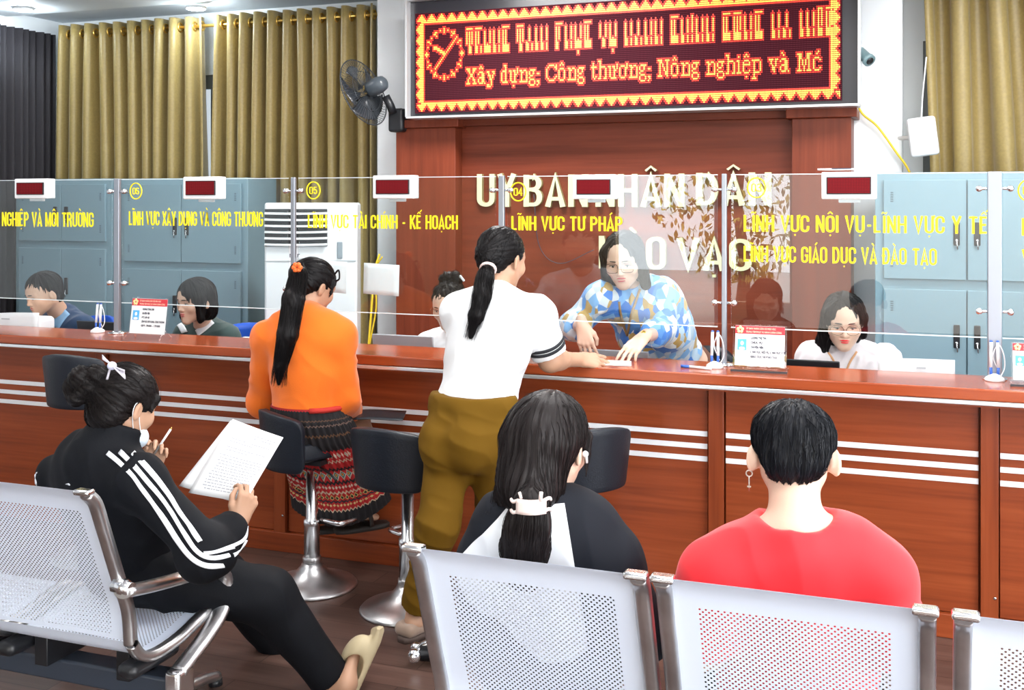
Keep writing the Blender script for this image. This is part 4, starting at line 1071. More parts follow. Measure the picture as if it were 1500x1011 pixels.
def strands_mesh(paths, r=.0011):
    """thin three-sided hairs along polylines"""
    vs, qs = [], []; n0 = 0
    for P in paths:
        P = np.asarray(P, np.float32); n = len(P); d = np.gradient(P, axis=0); d /= np.linalg.norm(d, axis=1)[:, None]+1e-9
        x = np.cross(d, (0.31, .77, .55)); x /= np.linalg.norm(x, axis=1)[:, None]+1e-9; y = np.cross(d, x)
        rr = (r*np.linspace(1, .35, n))[:, None]
        ring = np.stack([P+rr*(x*math.cos(a)+y*math.sin(a)) for a in (0, 2.09, 4.19)], 1).reshape(-1, 3)
        i = np.arange(n-1)*3
        for k in range(3): qs.append(np.stack((i+k, i+(k+1) % 3, i+3+(k+1) % 3, i+3+k), 1)+n0)
        vs.append(ring); n0 += len(ring)
    return np.concatenate(vs), np.concatenate(qs)
def join(*parts):
    vs, qs, n = [], [], 0
    for v, q in parts:
        if len(v): vs.append(v); qs.append(q+n); n += len(v)
    return np.concatenate(vs), np.concatenate(qs)
def part(mb, name, m, root):
    o = mb.build(name, m, root); o.location = -root.location; return o

def px_path(pts, step=4.0):
    out = [(p.x, p.y) for p in smoothpts([(u, v, 0) for u, v in pts], 8)]; res = [out[0]]
    for q in out[1:]:
        if math.hypot(q[0]-res[-1][0], q[1]-res[-1][1]) >= step: res.append(q)
    return res
def decal(vq, pts, width, m, name, root, lift=.003, thick=.003, across=4, step=4.0, smooth=7):
    """a strip of cloth sewn along a garment: every point is taken on the garment's own surface"""
    N = vnormals(*vq); vv = vq[0]; P = px_path(pts, step); rows = []
    for i, p in enumerate(P):
        a, b = P[max(0, i-1)], P[min(len(P)-1, i+1)]; tx, ty = b[0]-a[0], b[1]-a[1]; l = math.hypot(tx, ty) or 1; nx, ny = -ty/l, tx/l
        w = width(i/(len(P)-1)) if callable(width) else width
        rows.append([V3(hitray(vq, p[0]+nx*w*(k/across-.5), p[1]+ny*w*(k/across-.5))) for k in range(across+1)])
    A = np.array(rows)
    for _ in range(smooth):
        B = A.copy(); B[1:-1] = (A[:-2]+2*A[1:-1]+A[2:])/4; B[:, 1:-1] = (B[:, :-2]+2*B[:, 1:-1]+B[:, 2:])/4; A = B
    nrm = np.zeros_like(A)
    for i in range(A.shape[0]):
        for j in range(A.shape[1]): nrm[i, j] = N[int(((vv-A[i, j])**2).sum(1).argmin())]
    b = MB(); fn = lambda u, v: Vector([float(x) for x in (A+nrm*lift)[int(round(u*(A.shape[0]-1))), int(round(v*across))]])
    b.grid(fn, A.shape[0]-1, across); o = part(b, name, m, root); md = o.modifiers.new('cloth', 'SOLIDIFY'); md.thickness = thick; md.offset = 0
    return o
# ------------------------------------------------------------------ anatomy
def torso(S, pel, nk, rx, g=0.0, w=1.0, bust=0.0, sh=None, depth=1.0, belly=0.0, hips=1.0):
    """returns shoulder joints (right, left); pel = middle of the pelvis, nk = base of the neck"""
    pel, nk = Vector(pel), Vector(nk); up = nk-pel; L = up.length; ax = up/L; rx = (Vector(rx)-ax*Vector(rx).dot(ax)).normalized(); fy = ax.cross(rx)
    R = Matrix((rx, fy, ax)).transposed(); q = L/.50; S.M = None; S.g = g
    P = lambda t, x=0, y=0: pel+up*t+rx*x*q+fy*y*q
    S.ell(P(.03), (.150*w*hips*q, .108*q*depth, .13*q), R, .05)
    S.ell(P(.34, 0, belly), (.122*w*q, (.094+belly)*q*depth, .17*q), R, .07)
    S.ell(P(.64, 0, .008), (.150*w*q, .108*q*depth, .16*q), R, .07)
    S.ell(P(.84, 0, -.005), (.150*w*q, .085*q*depth, .095*q), R, .06)
    if bust:
        for sgn in (-1, 1): S.ell(P(.64, sgn*.068, .075), (.058*q*bust, .056*q*bust, .06*q*bust), R, .04)
    if sh is None: sh = (P(.90, .165*w), P(.90, -.165*w))
    for j, sgn in zip(sh, (1, -1)):
        S.cone(P(.86, sgn*.06), j, .062*q, .052*q, .05)
        S.cone(P(1.02, sgn*.02, -.01), P(.96, sgn*.10*w, -.012), .042*q, .036*q, .04)
    S.g = 0.0
    return sh
def limb(S, a, b, c, r0, r1, r2, g=0.0, k=.03, cap=False, bulge=None):
    S.M = None; S.g = g
    S.cone(a, b, r0, r1, k); S.cone(b, c, r1, r2, k, cap=cap)
    if bulge: m = Vector(b).lerp(Vector(c), .3); S.cone(b, m, r1*1.02, bulge, k)
    S.g = 0.0
def head(S, M, ears=True, nose=1.0, wide=1.0, age=0.0):
    S.at(M)
    S.ell((0, -.014, .030), (.077*wide, .096, .083), k=.02).ell((0, .034, .034), (.063*wide, .052, .056), k=.03)
    S.ell((0, .032, -.026), (.064*wide, .055, .072), k=.03)
    for s in (-1, 1):
        S.cone((s*.050*wide, -.002, -.048), (s*.012, .064, -.094), .021, .017, k=.03)
        S.ell((s*.041*wide, .060, -.026), (.027, .022, .026), k=.02)
        S.cone((s*.012, .082, .020), (s*.046, .070, .021), .0085, k=.014)
    S.ell((0, .067, -.097), (.018, .017, .014), k=.02)
    S.ell((0, .064, -.060), (.030, .022, .028), k=.025)
    for s in (-1, 1): S.ell((s*.032, .096, .001), (.019, .015, .0105), k=.012, sub=True)
    for s in (-1, 1): S.ell((s*.032, .0670, -.001), (.0170, .0135, .0120), k=.006)
    S.cone((0, .083, .006), (0, .101*nose**.2, -.029), .0060, .0098, k=.014)
    for s in (-1, 1): S.ell((s*.0115, .092, -.034), (.0072, .008, .0060), k=.008)
    S.ell((0, .0865, -.0555), (.021, .010, .0050), k=.006).ell((0, .0845, -.0665), (.018, .010, .0062), k=.006)
    S.cone((-.022, .096, -.0605), (.022, .096, -.0605), .0016, k=.003, sub=True)
    if ears:
        for s in (-1, 1):
            R = Euler((-.18, 0, s*.32)).to_matrix()
            S.ell((s*.0795*wide, -.010, -.012), (.0085, .019, .031), R, k=.006)
            S.ell((s*.0885*wide, -.004, -.008), (.006, .011, .019), R, k=.004, sub=True)
def neck(S, M, nk, r=.052):
    S.M = None; a = M @ Vector((0, -.025, -.055)); S.cone(a, nk, r*.96, r*1.08, .03)
def hand(S, wrist, d, back, side, curl=.35, spread=1.0, s=1.0, thumb=.5, fingers=None):
    """five fingers; side=+1 right hand, -1 left; back = outward normal of the back of the hand"""
    d = Vector(d).normalized(); z = (Vector(back)-d*Vector(back).dot(d)).normalized(); x = d.cross(z)
    M = Matrix.Translation(Vector(wrist)) @ Matrix((x, d, z)).transposed().to_4x4() @ Matrix.Scale(s, 4)
    S.at(M); S.g = 0
    t = -side                                            # thumb side along x
    xs = [.031*t, .0105*t, -.010*t, -.029*t]; ys = [.086, .090, .085, .075]; ln = [.070, .078, .072, .056]; rr = [.0088, .009, .0086, .0076]
    S.cone((0, -.03, 0), (0, .02, 0), .025, .024, .02, flat=((0, 0, 1), .74))
    for i in range(4): S.cone((xs[i]*.62, .018, 0), (xs[i], ys[i], .002), .0145, .0115, .012)
    S.ell((.018*t, .035, -.010), (.018, .028, .013), k=.012)
    cl = fingers or [curl]*4
    for i in range(4):
        p = Vector((xs[i], ys[i], .002)); a = -.12-cl[i]*.55; sp = (xs[i]/.03)*.10*spread
        for j, fr in enumerate((.45, .31, .24)):
            dv = Vector((math.sin(sp), math.cos(a)*math.cos(sp), math.sin(a))); q = p+dv*ln[i]*fr
            r0 = rr[i]*(1-.10*j); S.cone(p, q, r0, r0*.9, .004 if j else .008); p = q; a -= cl[i]*(.95 if j == 0 else .6)
    th = [Vector((.020*t, .016, -.006)), Vector((.043*t, .046, -.010-.012*thumb)), Vector((.052*t-.010*t*thumb, .074, -.014-.026*thumb)), Vector((.050*t-.022*t*thumb, .098, -.016-.036*thumb))]
    for j, (a, b) in enumerate(zip(th[:-1], th[1:])): S.cone(a, b, (.0145, .0112, .0098)[j], (.0112, .0098, .0078)[j], .010 if j == 0 else .004)
    S.M = None
    return M
M_skin = mat('skin', (.62, .39, .275), .45, spec=.4, bump=(260, .03))
M_skin2 = mat('skin_tanned', (.47, .27, .175), .48, spec=.4, bump=(260, .03))
M_skin3 = mat('skin_fair', (.69, .465, .35), .42, spec=.4, bump=(260, .03))
M_eyewhite = mat('eye_white', (.75, .73, .70), .25); M_iris = mat('iris', (.010, .006, .005), .15)
M_lash = mat('lash', (.01, .008, .008), .5); M_brow = mat('brow_hair', (.03, .022, .018), .6)
M_lip = mat('lip', (.50, .17, .14), .4); M_redlip = mat('red_lipstick', (.62, .02, .03), .3)
M_hair = mat('black_hair', (.0055, .0045, .005), .45, spec=.16); M_hair2 = mat('dark_brown_hair', (.012, .0088, .0088), .45, spec=.18)
def features(root, M, lip=None, closed=.5, brow=1.0, smile=0.0, lipopen=0.0, gaze=0.0):
    """eyes, lashes, brows and lips as children of a person"""
    T = lambda *p: M @ Vector(p)
    R3 = M.to_3x3()
    for s in (-1, 1):
        e = MB(); e.ball(T(s*.0325, .0725, -.001), (.0150, .0120, .0082*(1-.45*closed)), M_eyewhite, 3, R3.normalized())
        e.ball(T(s*.0320+gaze*.004, .0795, -.0015-.002*closed), (.0068, .0062, .0070*(1-.4*closed)), M_iris, 3, R3.normalized())
        part(e, 'eye', None, root)
        l = MB(); zt_ = .0074*(1-.5*closed)
        l.tube([T(s*(.0325+dx_), .0852-.10*abs(dx_)-22*dx_*dx_, zt_*(1-(dx_/.0175)**2)-.0015+(.0010 if dx_ > .010 else 0)) for dx_ in np.linspace(-.0155, .0180, 11)], [.0006, .0012, .0016, .0018, .0019, .0019, .0019, .0018, .0017, .0014, .0006], 6)
        part(l, 'lashes', M_lash, root)
        b = MB(); b.tube([T(s*(.013+.040*t_), .0950-.006*t_-.017*t_*t_, .0228+.0045*t_-.0085*t_*t_) for t_ in np.linspace(0, 1, 8)], [.0020*brow, .0032*brow, .0034*brow, .0033*brow, .0029*brow, .0024*brow, .0018, .0008], 6, flat=1.0)
        part(b, 'eyebrow', M_brow, root)
    S = Sdf(M)
    S.ell((0, .0880, -.0555+lipopen), (.0215+smile, .0102, .0038), k=.003).ell((-.006, .0886, -.0536+lipopen), (.007, .0085, .0030), k=.003).ell((.006, .0886, -.0536+lipopen), (.007, .0085, .0030), k=.003)
    S.ell((0, .0866, -.0648-lipopen), (.0180+smile, .0104, .0052), k=.002)
    S.cone((-.024, .0990, -.0600), (.024, .0990, -.0600), .0011, k=.002, sub=True)
    v, q = S.mesh(.0016, smooth=1); mesh_obj('lips', v, q, lip or M_lip, root)
def glasses(root, M, m, r=.0225, square=.0):
    T = lambda *p: M @ Vector(p); g = MB()
    for s in (-1, 1):
        pts = []
        for k in range(33):
            a = 2*PI*k/32; cx_, sx_ = math.cos(a), math.sin(a); n_ = 2+4*square
            rr = 1/((abs(cx_)**n_+abs(sx_)**n_)**(1/n_)); pts.append(T(s*.0335+r*1.12*cx_*rr, .0965-.10*(r*cx_*s+.01)-.0, -.006+r*.90*sx_*rr))
        g.tube(pts, .0011, 6, caps=False)
        g.tube([T(s*.059, .090, .001), T(s*.074, .076, .003), T(s*.080, .03, .004), T(s*.082, -.01, .002)], .0012, 6)
    g.tube([T(-.009, .099, -.001), T(0, .1015, .001), T(.009, .099, -.001)], .0012, 6)
    o = part(g, 'glasses', m, root)
    return o
def grooves(M, amp, freq=26, pole=(0, 0, 1), c=(0, 0, .03), along=2.0, seed=3):
    """hair strands as fine ridges running away from a pole"""
    Mi = np.array(M.inverted(), np.float64); a = np.array(Vector(pole).normalized()); u = np.cross(a, (0.3, .9, .2)); u /= np.linalg.norm(u); w = np.cross(a, u)
    def fn(v):
        p = v @ Mi[:3, :3].T+Mi[:3, 3]-np.array(c); h = p @ a; ph = np.arctan2(p @ w, p @ u)
        A = np.stack((np.cos(ph)*freq*.35, np.sin(ph)*freq*.35, h*along*8), 1); B = np.stack((np.cos(ph)*freq, np.sin(ph)*freq, h*along*10), 1)
        return amp*(1.1*vnoise(A, seed)+1.3*vnoise(B, seed+1))
    return fn
def tail_strands(path, r0, r1, n, seed=1, spread=1.0, length=(.75, 1.08), r=.0012, wave=.004):
    """loose hairs along a ponytail path (list of points), scattered over its section"""
    rs = np.random.RandomState(seed); P = np.array([list(p) for p in smoothpts(path, 6)]); N = len(P); out = []
    d = np.gradient(P, axis=0); d /= np.linalg.norm(d, axis=1)[:, None]; x = np.cross(d, (0.05, .99, .1)); x /= np.linalg.norm(x, axis=1)[:, None]; y = np.cross(d, x)
    rad = np.interp(np.linspace(0, 1, N), np.linspace(0, 1, len(r0) if hasattr(r0, '__len__') else 2), r0 if hasattr(r0, '__len__') else (r0, r1))
    for _ in range(n):
        a, q = rs.uniform(0, 2*PI), math.sqrt(rs.uniform(.25, 1.15))*spread; L = rs.uniform(*length); m = max(4, int(N*min(1, L)))
        t = np.linspace(0, 1, m); da = rs.uniform(-.5, .5); aa = a+da*t; w = wave*np.sin(t*rs.uniform(4, 9)+a)*t
        pts = P[:m]+(x[:m]*(np.cos(aa)*rad[:m]*q+w)[:, None])+(y[:m]*(np.sin(aa)*rad[:m]*q+w)[:, None])
        if L > 1: pts = np.concatenate((pts, [pts[-1]+(pts[-1]-pts[-3])*(L-1)*5]))
        out.append(pts)
    return out
def ribbon(S, pts, width, thick, m, name, root, side, lift=.002, h=.006):
    """a flat band laid along pts; side(i) gives the outward normal there"""
    b = MB(); P = [Vector(p) for p in pts]; N = len(P)
    rows = []
    for i, p in enumerate(P):
        t = (P[min(N-1, i+1)]-P[max(0, i-1)]).normalized(); n = Vector(side(i)); n = (n-t*n.dot(t)).normalized(); w = t.cross(n)
        ww = width[i] if isinstance(width, (list, tuple)) else width
        rows.append([p+w*ww/2+n*lift, p-w*ww/2+n*lift, p-w*ww/2+n*(lift-thick), p+w*ww/2+n*(lift-thick)])
    b.ring_loft(rows, True, True)
    return part(b, name, m, root)
def snap(v, p, n=1):
    """nearest surface vertex to a point"""
    d = ((v-V3(p))**2).sum(1); return Vector([float(x) for x in v[int(d.argmin())]])
def hitray(vq, u, v_):
    """where the sight line through a photo pixel first meets a surface: nearest vertex to that line, in front"""
    v = vq[0]; d = np.array(ray(u, v_), np.float64); d /= np.linalg.norm(d); p = v-np.array((0, 0, EYE)); t = p @ d
    e = np.linalg.norm(p-np.outer(t, d), axis=1); m = e < max(.006, e.min()*1.5); i = np.where(m)[0]; j = i[t[i].argmin()]
    return Vector([float(x) for x in v[j]])
# ------------------------------------------------------------------ people
def D(u, v, t): return Vector((0, 0, EYE))+ray(u, v)*t
from mathutils.kdtree import KDTree
def lay_strands(v, q, flow, n, L=.09, steps=8, lift=.0009, seed=1, keep=None, step_noise=.10):
    """fine hairs that follow a hair surface"""
    rs = np.random.RandomState(seed); N = vnormals(v, q); kd = KDTree(len(v))
    for i, p in enumerate(v): kd.insert(p, i)
    kd.balance(); out = []; tries = 0
    while len(out) < n and tries < n*6:
        tries += 1; i = rs.randint(len(v)); p = v[i].astype(np.float64)
        if keep is not None and not keep(p): continue
        off = lift*rs.uniform(.2, 2.2); pts = [p+N[i]*off*.3]; w = rs.normal(size=3)*step_noise; ok = True
        for k in range(steps):
            d = np.array(flow(p), np.float64)+w*.35; nn = N[i]; d = d-nn*(d @ nn); l = np.linalg.norm(d)
            if l < 1e-6: break
            p = p+d/l*L/steps; c, i, e = kd.find(p); c = np.array(c)
            if e > .0065: break
            p = c*.9+p*.1; pts.append(p+N[i]*off)
        if len(pts) > 4: out.append(np.array(pts))
    return out
def hair_obj(root, S, h, disp, m, strands=None, name='hair', sr=.0008, extra=None, smooth=2):
    v, q = S.mesh(h, disp, smooth)
    parts = [(v, q)]
    if strands: st = strands(v, q); parts += [strands_mesh(st, sr)] if st else []
    if extra: parts.append(strands_mesh(extra, sr))
    V, Q = join(*parts); o = mesh_obj(name, V, Q, m, root); return v, q, o
def person(loc, label): return empty('person', (loc[0], loc[1], 0), 0, label, 'person')
def cloth(root, S, name, m, h=.006, wr=None, smooth=3):
    v, q = S.mesh(h, wr, smooth); o = mesh_obj(name, v, q, m, root); return v, q
def body(root, S, m, h=.0042):
    v, q = S.mesh(h, None, 1); mesh_obj('body', v, q, m, root); return v, q

# ---- the man in navy at far left
hd = D(64, 430, 6.28); nk = D(92, 466, 6.42); pel = nk+Vector((.04, .10, -.52)); M = frame(hd, hv(-.62, -.70, -.30))
R = person(pel, 'man in navy jacket with light blue panel, looking down behind the far left glass')
rx = hv(-.62, .45); S = Sdf(); sh = torso(S, pel, nk, rx, w=1.02); head(S, M, wide=1.04); neck(S, M, nk, .055)
el = [sh[0]+hv(-.35, -.45)*.10-UP*.24, sh[1]+hv(.2, -.25)*.09-UP*.26]; wr_ = [el[0]+hv(.6, -.5)*.16, el[1]+hv(-.75, -.3)*.20]
for i, s in ((0, 1), (1, -1)): limb(S, sh[i], el[i], wr_[i], .046, .038, .027); hand(S, wr_[i], wr_[i]-el[i], UP, s, .3)
limb(S, pel+rx*.09, pel+rx*.09+hv(-.5, -.8)*.36, pel+rx*.09+hv(-.5, -.8)*.38-UP*.36, .085, .06, .045); limb(S, pel-rx*.09, pel-rx*.09+hv(-.5, -.8)*.36, pel-rx*.09+hv(-.5, -.8)*.38-UP*.36, .085, .06, .045)
body(R, S, M_skin); features(R, M, closed=.75)
S = Sdf(); torso(S, pel, nk, rx, .022, w=1.03, sh=sh)
for i in (0, 1): limb(S, sh[i], el[i], el[i].lerp(wr_[i], .9), .05, .043, .034, .016, cap=True)
jk = cloth(R, S, 'jacket', mat('navy_cloth', (.012, .045, .115), .75, sheen=.2), .007, wrinkle(.006, (1, 0, 1)))
decal(jk, [(98, 456), (88, 466), (77, 480)], lambda t: 10+6*t, mat('pale_blue_cloth', (.22, .40, .62), .75), 'pale_panel', R)
decal(jk, [(58, 472), (64, 478), (71, 476), (77, 466)], 6, mat('white_collar', (.75, .78, .82), .7), 'shirt_collar', R)
H = Sdf(M); H.ell((0, -.016, .040), (.0855, .103, .086)).ell((0, -.055, -.02), (.072, .05, .06), k=.02)
H.box((0, .125, -.045), (.12, .075, .085), rd=.02, k=.02, sub=True)
for s in (-1, 1): H.ell((s*.09, .02, -.045), (.035, .05, .05), k=.012, sub=True)
hair_obj(R, H, .004, grooves(M, .006, 20), M_hair, lambda v, q: lay_strands(v, q, lambda p: p-np.array(M @ Vector((0, -.03, .14))), 260, .05, seed=2))

# ---- the bob-haired woman in dark green
hd = D(286, 441, 5.98); nk = D(300, 480, 6.12); pel = nk+Vector((.03, .08, -.50)); M = frame(hd, hv(-.60, -.74, -.12))
R = person(pel, 'woman with chin-length black bob, dark green polo and white collar, behind screen 06')
rx = hv(-.86, .45); S = Sdf(); sh = torso(S, pel, nk, rx, w=.95, bust=.9); head(S, M, wide=1.03); neck(S, M, nk)
el = [sh[0]+hv(-.25, -.45)*.10-UP*.24, sh[1]+hv(.3, -.35)*.10-UP*.24]; wr_ = [el[0]+hv(.3, -.9)*.22, el[1]+hv(-.75, -.6)*.22]
for i, s in ((0, 1), (1, -1)): limb(S, sh[i], el[i], wr_[i], .043, .036, .025); hand(S, wr_[i], wr_[i]-el[i], UP, s, .3, s=.93)
for q_ in (.08, -.08): limb(S, pel+rx*q_, pel+rx*q_+hv(-.3, -.9)*.36, pel+rx*q_+hv(-.3, -.9)*.38-UP*.36, .08, .058, .042)
body(R, S, M_skin3); features(R, M, lip=mat('rose_lip', (.55, .13, .13), .4), closed=.7, smile=.001)
S = Sdf(); torso(S, pel, nk, rx, .016, w=.98, bust=.9, sh=sh)
for i in (0, 1): limb(S, sh[i], el[i], el[i].lerp(wr_[i], .15), .047, .042, .040, .014, cap=True)
cl = cloth(R, S, 'polo_shirt', mat('dark_green_knit', (.028, .060, .058), .8, sheen=.2), .006, wrinkle(.005, (1, 0, .6)))
for pp in (((262, 474), (268, 480), (271, 488)), ((311, 470), (300, 480), (288, 488))):
    decal(cl, pp, 9, mat('white_collar', (.75, .78, .82), .7), 'collar', R, lift=.006, thick=.005, step=3)
H = Sdf(M); H.ell((0, -.014, .036), (.092, .110, .092)).ell((0, -.045, -.045), (.088, .070, .085), k=.04)
for s in (-1, 1): H.cone((s*.078, .025, .02), (s*.078, .028, -.085), .026, .022, k=.03)
H.ell((0, .125, -.035), (.062, .085, .092), k=.015, sub=True); H.cut((0, 0, -.112), (0, 0, -1))
H.ell((.022, .10, .045), (.030, .03, .035), k=.015, sub=True)
hair_obj(R, H, .004, grooves(M, .007, 18, c=(.02, .02, .03)), M_hair, lambda v, q: lay_strands(v, q, lambda p: (0, 0, -1), 300, .10, seed=4))

# ---- the half-hidden woman in glasses
hd = D(658, 447, 5.55); nk = D(668, 492, 5.66); pel = nk+Vector((.02, .10, -.50)); M = frame(hd, hv(-.42, -.86, -.32), s=.95)
R = person(pel, 'woman with curly black bun and round glasses, mostly hidden behind the white T-shirt')
rx = hv(-.9, .3); S = Sdf(); sh = torso(S, pel, nk, rx, w=.95, bust=.8); head(S, M); neck(S, M, nk)
el = [sh[0]+hv(-.2, -.45)*.10-UP*.24, sh[1]+hv(.3, -.35)*.10-UP*.24]; wr_ = [el[0]+hv(.1, -.9)*.22, el[1]+hv(-.5, -.8)*.22]
for i, s in ((0, 1), (1, -1)): limb(S, sh[i], el[i], wr_[i], .043, .036, .025); hand(S, wr_[i], wr_[i]-el[i], UP, s, .3, s=.93)
for q_ in (.08, -.08): limb(S, pel+rx*q_, pel+rx*q_+hv(-.3, -.9)*.36, pel+rx*q_+hv(-.3, -.9)*.38-UP*.36, .08, .058, .042)
body(R, S, M_skin3); features(R, M, closed=.7); glasses(R, M, mat('brown_frame', (.10, .045, .03), .3), .024)
S = Sdf(); torso(S, pel, nk, rx, .016, w=.98, bust=.8, sh=sh)
for i in (0, 1): limb(S, sh[i], el[i], el[i].lerp(wr_[i], .9), .047, .042, .034, .014, cap=True)
M_wcloth = mat('white_cloth', (.84, .85, .87), .8, sheen=.1)
cloth(R, S, 'blouse', M_wcloth, .007, wrinkle(.005, (1, 0, .6)))
H = Sdf(M); H.ell((0, -.016, .040), (.087, .104, .088)).ell((0, .118, -.02), (.064, .075, .085), k=.015, sub=True)
for s in (-1, 1): H.ell((s*.09, .02, -.06), (.03, .05, .05), k=.012, sub=True)
for p_, r_ in (((.01, -.075, .105), .052), ((.035, -.06, .125), .034), ((-.02, -.07, .13), .036), ((.03, -.09, .085), .03)): H.ell(p_, r_, k=.012)
hair_obj(R, H, .0045, grooves(M, .009, 16, along=9), M_hair, lambda v, q: lay_strands(v, q, lambda p: np.array(M @ Vector((.01, -.07, .11)))-p, 260, .05, seed=6, lift=.004, step_noise=1.0, keep=lambda p: (M.inverted() @ Vector(p)).y < .02))
b = MB(); p_ = M @ Vector((-.045, -.07, .13)); b.box(p_, (.012, .008, .04), .003, Euler((.3, .9, 0)).to_matrix()).box(p_+Vector((.02, 0, -.005)), (.012, .008, .03), .003, Euler((.3, -.6, 0)).to_matrix()); part(b, 'hair_clip', M_gwhite, R)

# ---- the leaning woman in the patterned blouse
hd = D(914, 380, 5.02); nk = D(934, 428, 5.13); pel = D(997, 546, 5.44); M = frame(hd, hv(-.30, -.90, -.30), roll=.06, s=1.05)
R = person(pel, 'woman in glasses and blue, white and ochre patterned blouse, leaning over the counter')
rx = hv(-.95, .22, .12); S = Sdf()
shR, shL = D(882, 437, 5.08), D(968, 440, 5.14)
sh = torso(S, pel, nk, rx, sh=(shR, shL), w=.98, bust=.9); head(S, M); neck(S, M, nk, .048)
el = [D(846, 476, 5.02), D(972, 484, 4.98)]; wr_ = [D(853, 477, 4.93), D(942, 495, 4.70)]
el[0] = D(838, 478, 5.14); hd_d = [hv(.16, -.22, -.85), hv(-.62, -.50, -.52)]; hb = [hv(-.35, -.85, .1), hv(-.15, -.55, .8)]
for i, s in ((0, 1), (1, -1)):
    limb(S, sh[i], el[i], wr_[i], .042, .035, .024)
    hand(S, wr_[i], hd_d[i], hb[i], s, .3, s=.97, thumb=.35, fingers=(.25, .32, .38, .5) if i else (.2, .25, .3, .35), spread=1.3)
body(R, S, M_skin3, .0036); features(R, M, closed=.6, lip=mat('rose_lip', (.55, .13, .13), .4), lipopen=.0012); glasses(R, M, M_black, .0235, .35)
m = bpy.data.materials.new('patterned_silk'); m.use_nodes = True; nt = m.node_tree; p = nt.nodes['Principled BSDF']; p.inputs['Roughness'].default_value = .5; p.inputs['Sheen Weight'].default_value = .2
tc = nd(nt, 'ShaderNodeTexCoord'); vo = nd(nt, 'ShaderNodeTexVoronoi'); vo.distance = 'EUCLIDEAN'; vo.inputs['Scale'].default_value = 29; vo.inputs['Randomness'].default_value = .95
mp = nd(nt, 'ShaderNodeMapping'); mp.inputs['Rotation'].default_value = (.5, .65, .4); mp.inputs['Scale'].default_value = (1, 1, .75); nt.links.new(tc.outputs['Object'], mp.inputs[0]); nt.links.new(mp.outputs[0], vo.inputs['Vector'])
sp = nd(nt, 'ShaderNodeSeparateColor'); nt.links.new(vo.outputs['Color'], sp.inputs[0])
r = nd(nt, 'ShaderNodeValToRGB'); r.color_ramp.interpolation = 'CONSTANT'; e = r.color_ramp.elements
cols = [(0, (.05, .20, .62)), (.17, (.62, .70, .78)), (.33, (.22, .46, .78)), (.5, (.78, .80, .80)), (.63, (.50, .32, .09)), (.76, (.10, .30, .70)), (.88, (.42, .56, .68))]
e[0].position = 0; e[0].color = (*cols[0][1], 1); e[1].position = cols[1][0]; e[1].color = (*cols[1][1], 1)
for q_, c_ in cols[2:]: k_ = e.new(q_); k_.color = (*c_, 1)
nt.links.new(sp.outputs[0], r.inputs[0]); nt.links.new(r.outputs[0], p.inputs['Base Color'])
S = Sdf(); torso(S, pel, nk, rx, .020, w=.92, bust=.9, sh=sh, depth=1.0)
for i in (0, 1):
    limb(S, sh[i], el[i], el[i].lerp(wr_[i], .55), .050, .050, .046, .012, cap=True)
    S.g = 0; S.ell(el[i].lerp(wr_[i], .38), .058, k=.03)
ax_ = (nk-pel).normalized(); S.M = None; S.cut(pel+ax_*.13, -ax_)
cl = cloth(R, S, 'blouse', m, .006, wrinkle(.010, (.4, 0, 1), 26, 7))
S = Sdf(); S.ell(pel+UP*.0, (.175, .15, .15), k=.05); S.cone(pel, pel+FWD*.05-UP*.45, .16, .14, .05)
cloth(R, S, 'skirt', mat('brown_skirt', (.125, .050, .030), .75), .007, wrinkle(.003))
S = Sdf(M); S.ell((0, -.016, .036), (.088, .104, .088)).ell((0, -.050, -.055), (.084, .062, .09), k=.04)
for s in (-1, 1): S.cone((s*.070, .034, .045), (s*.084, .004, -.12), .026, .022, k=.03)
S.cone((.075, -.03, -.05), (.085, -.02, -.155), .04, .028, k=.03)
S.ell((-.004, .124, -.020), (.064, .082, .102), k=.012, sub=True); S.ell((.006, .10, .064), (.042, .040, .042), k=.02, sub=True)
hair_obj(R, S, .004, grooves(M, .006, 20, c=(.01, .03, .02)), M_hair, lambda v, q: lay_strands(v, q, lambda p: (0, 0, -1), 300, .12, seed=8))
ch = [hitray(cl, 908, 442), hitray(cl, 910, 460), hitray(cl, 913, 480), hitray(cl, 917, 492)]
ch2 = [hitray(cl, 938, 424), hitray(cl, 931, 444), hitray(cl, 924, 465), hitray(cl, 917, 492)]
for c_ in (ch, ch2): ribbon(None, smoothpts(c_, 4), .011, .002, mat('tan_lanyard', (.40, .24, .10), .6), 'lanyard', R, lambda i: -FWD, .006)
wt = MB(); c_ = wr_[1].lerp(el[1], .04); ax_ = (el[1]-wr_[1]).normalized(); wt.lathe([(.027, -.006), (.030, -.006), (.030, .006), (.027, .006)], n=24, M=Matrix.Translation(c_) @ ax_.to_track_quat('Z', 'Y').to_matrix().to_4x4())
part(wt, 'watch_strap', M_black, R)
wt = MB(); wn = hb[1]; wt.lathe([(.001, 0), (.010, 0), (.011, .003), (.009, .005), (.001, .005)], n=20, M=Matrix.Translation(c_+wn*.028) @ wn.to_track_quat('Z', 'Y').to_matrix().to_4x4()); part(wt, 'watch_face', M_brass, R)

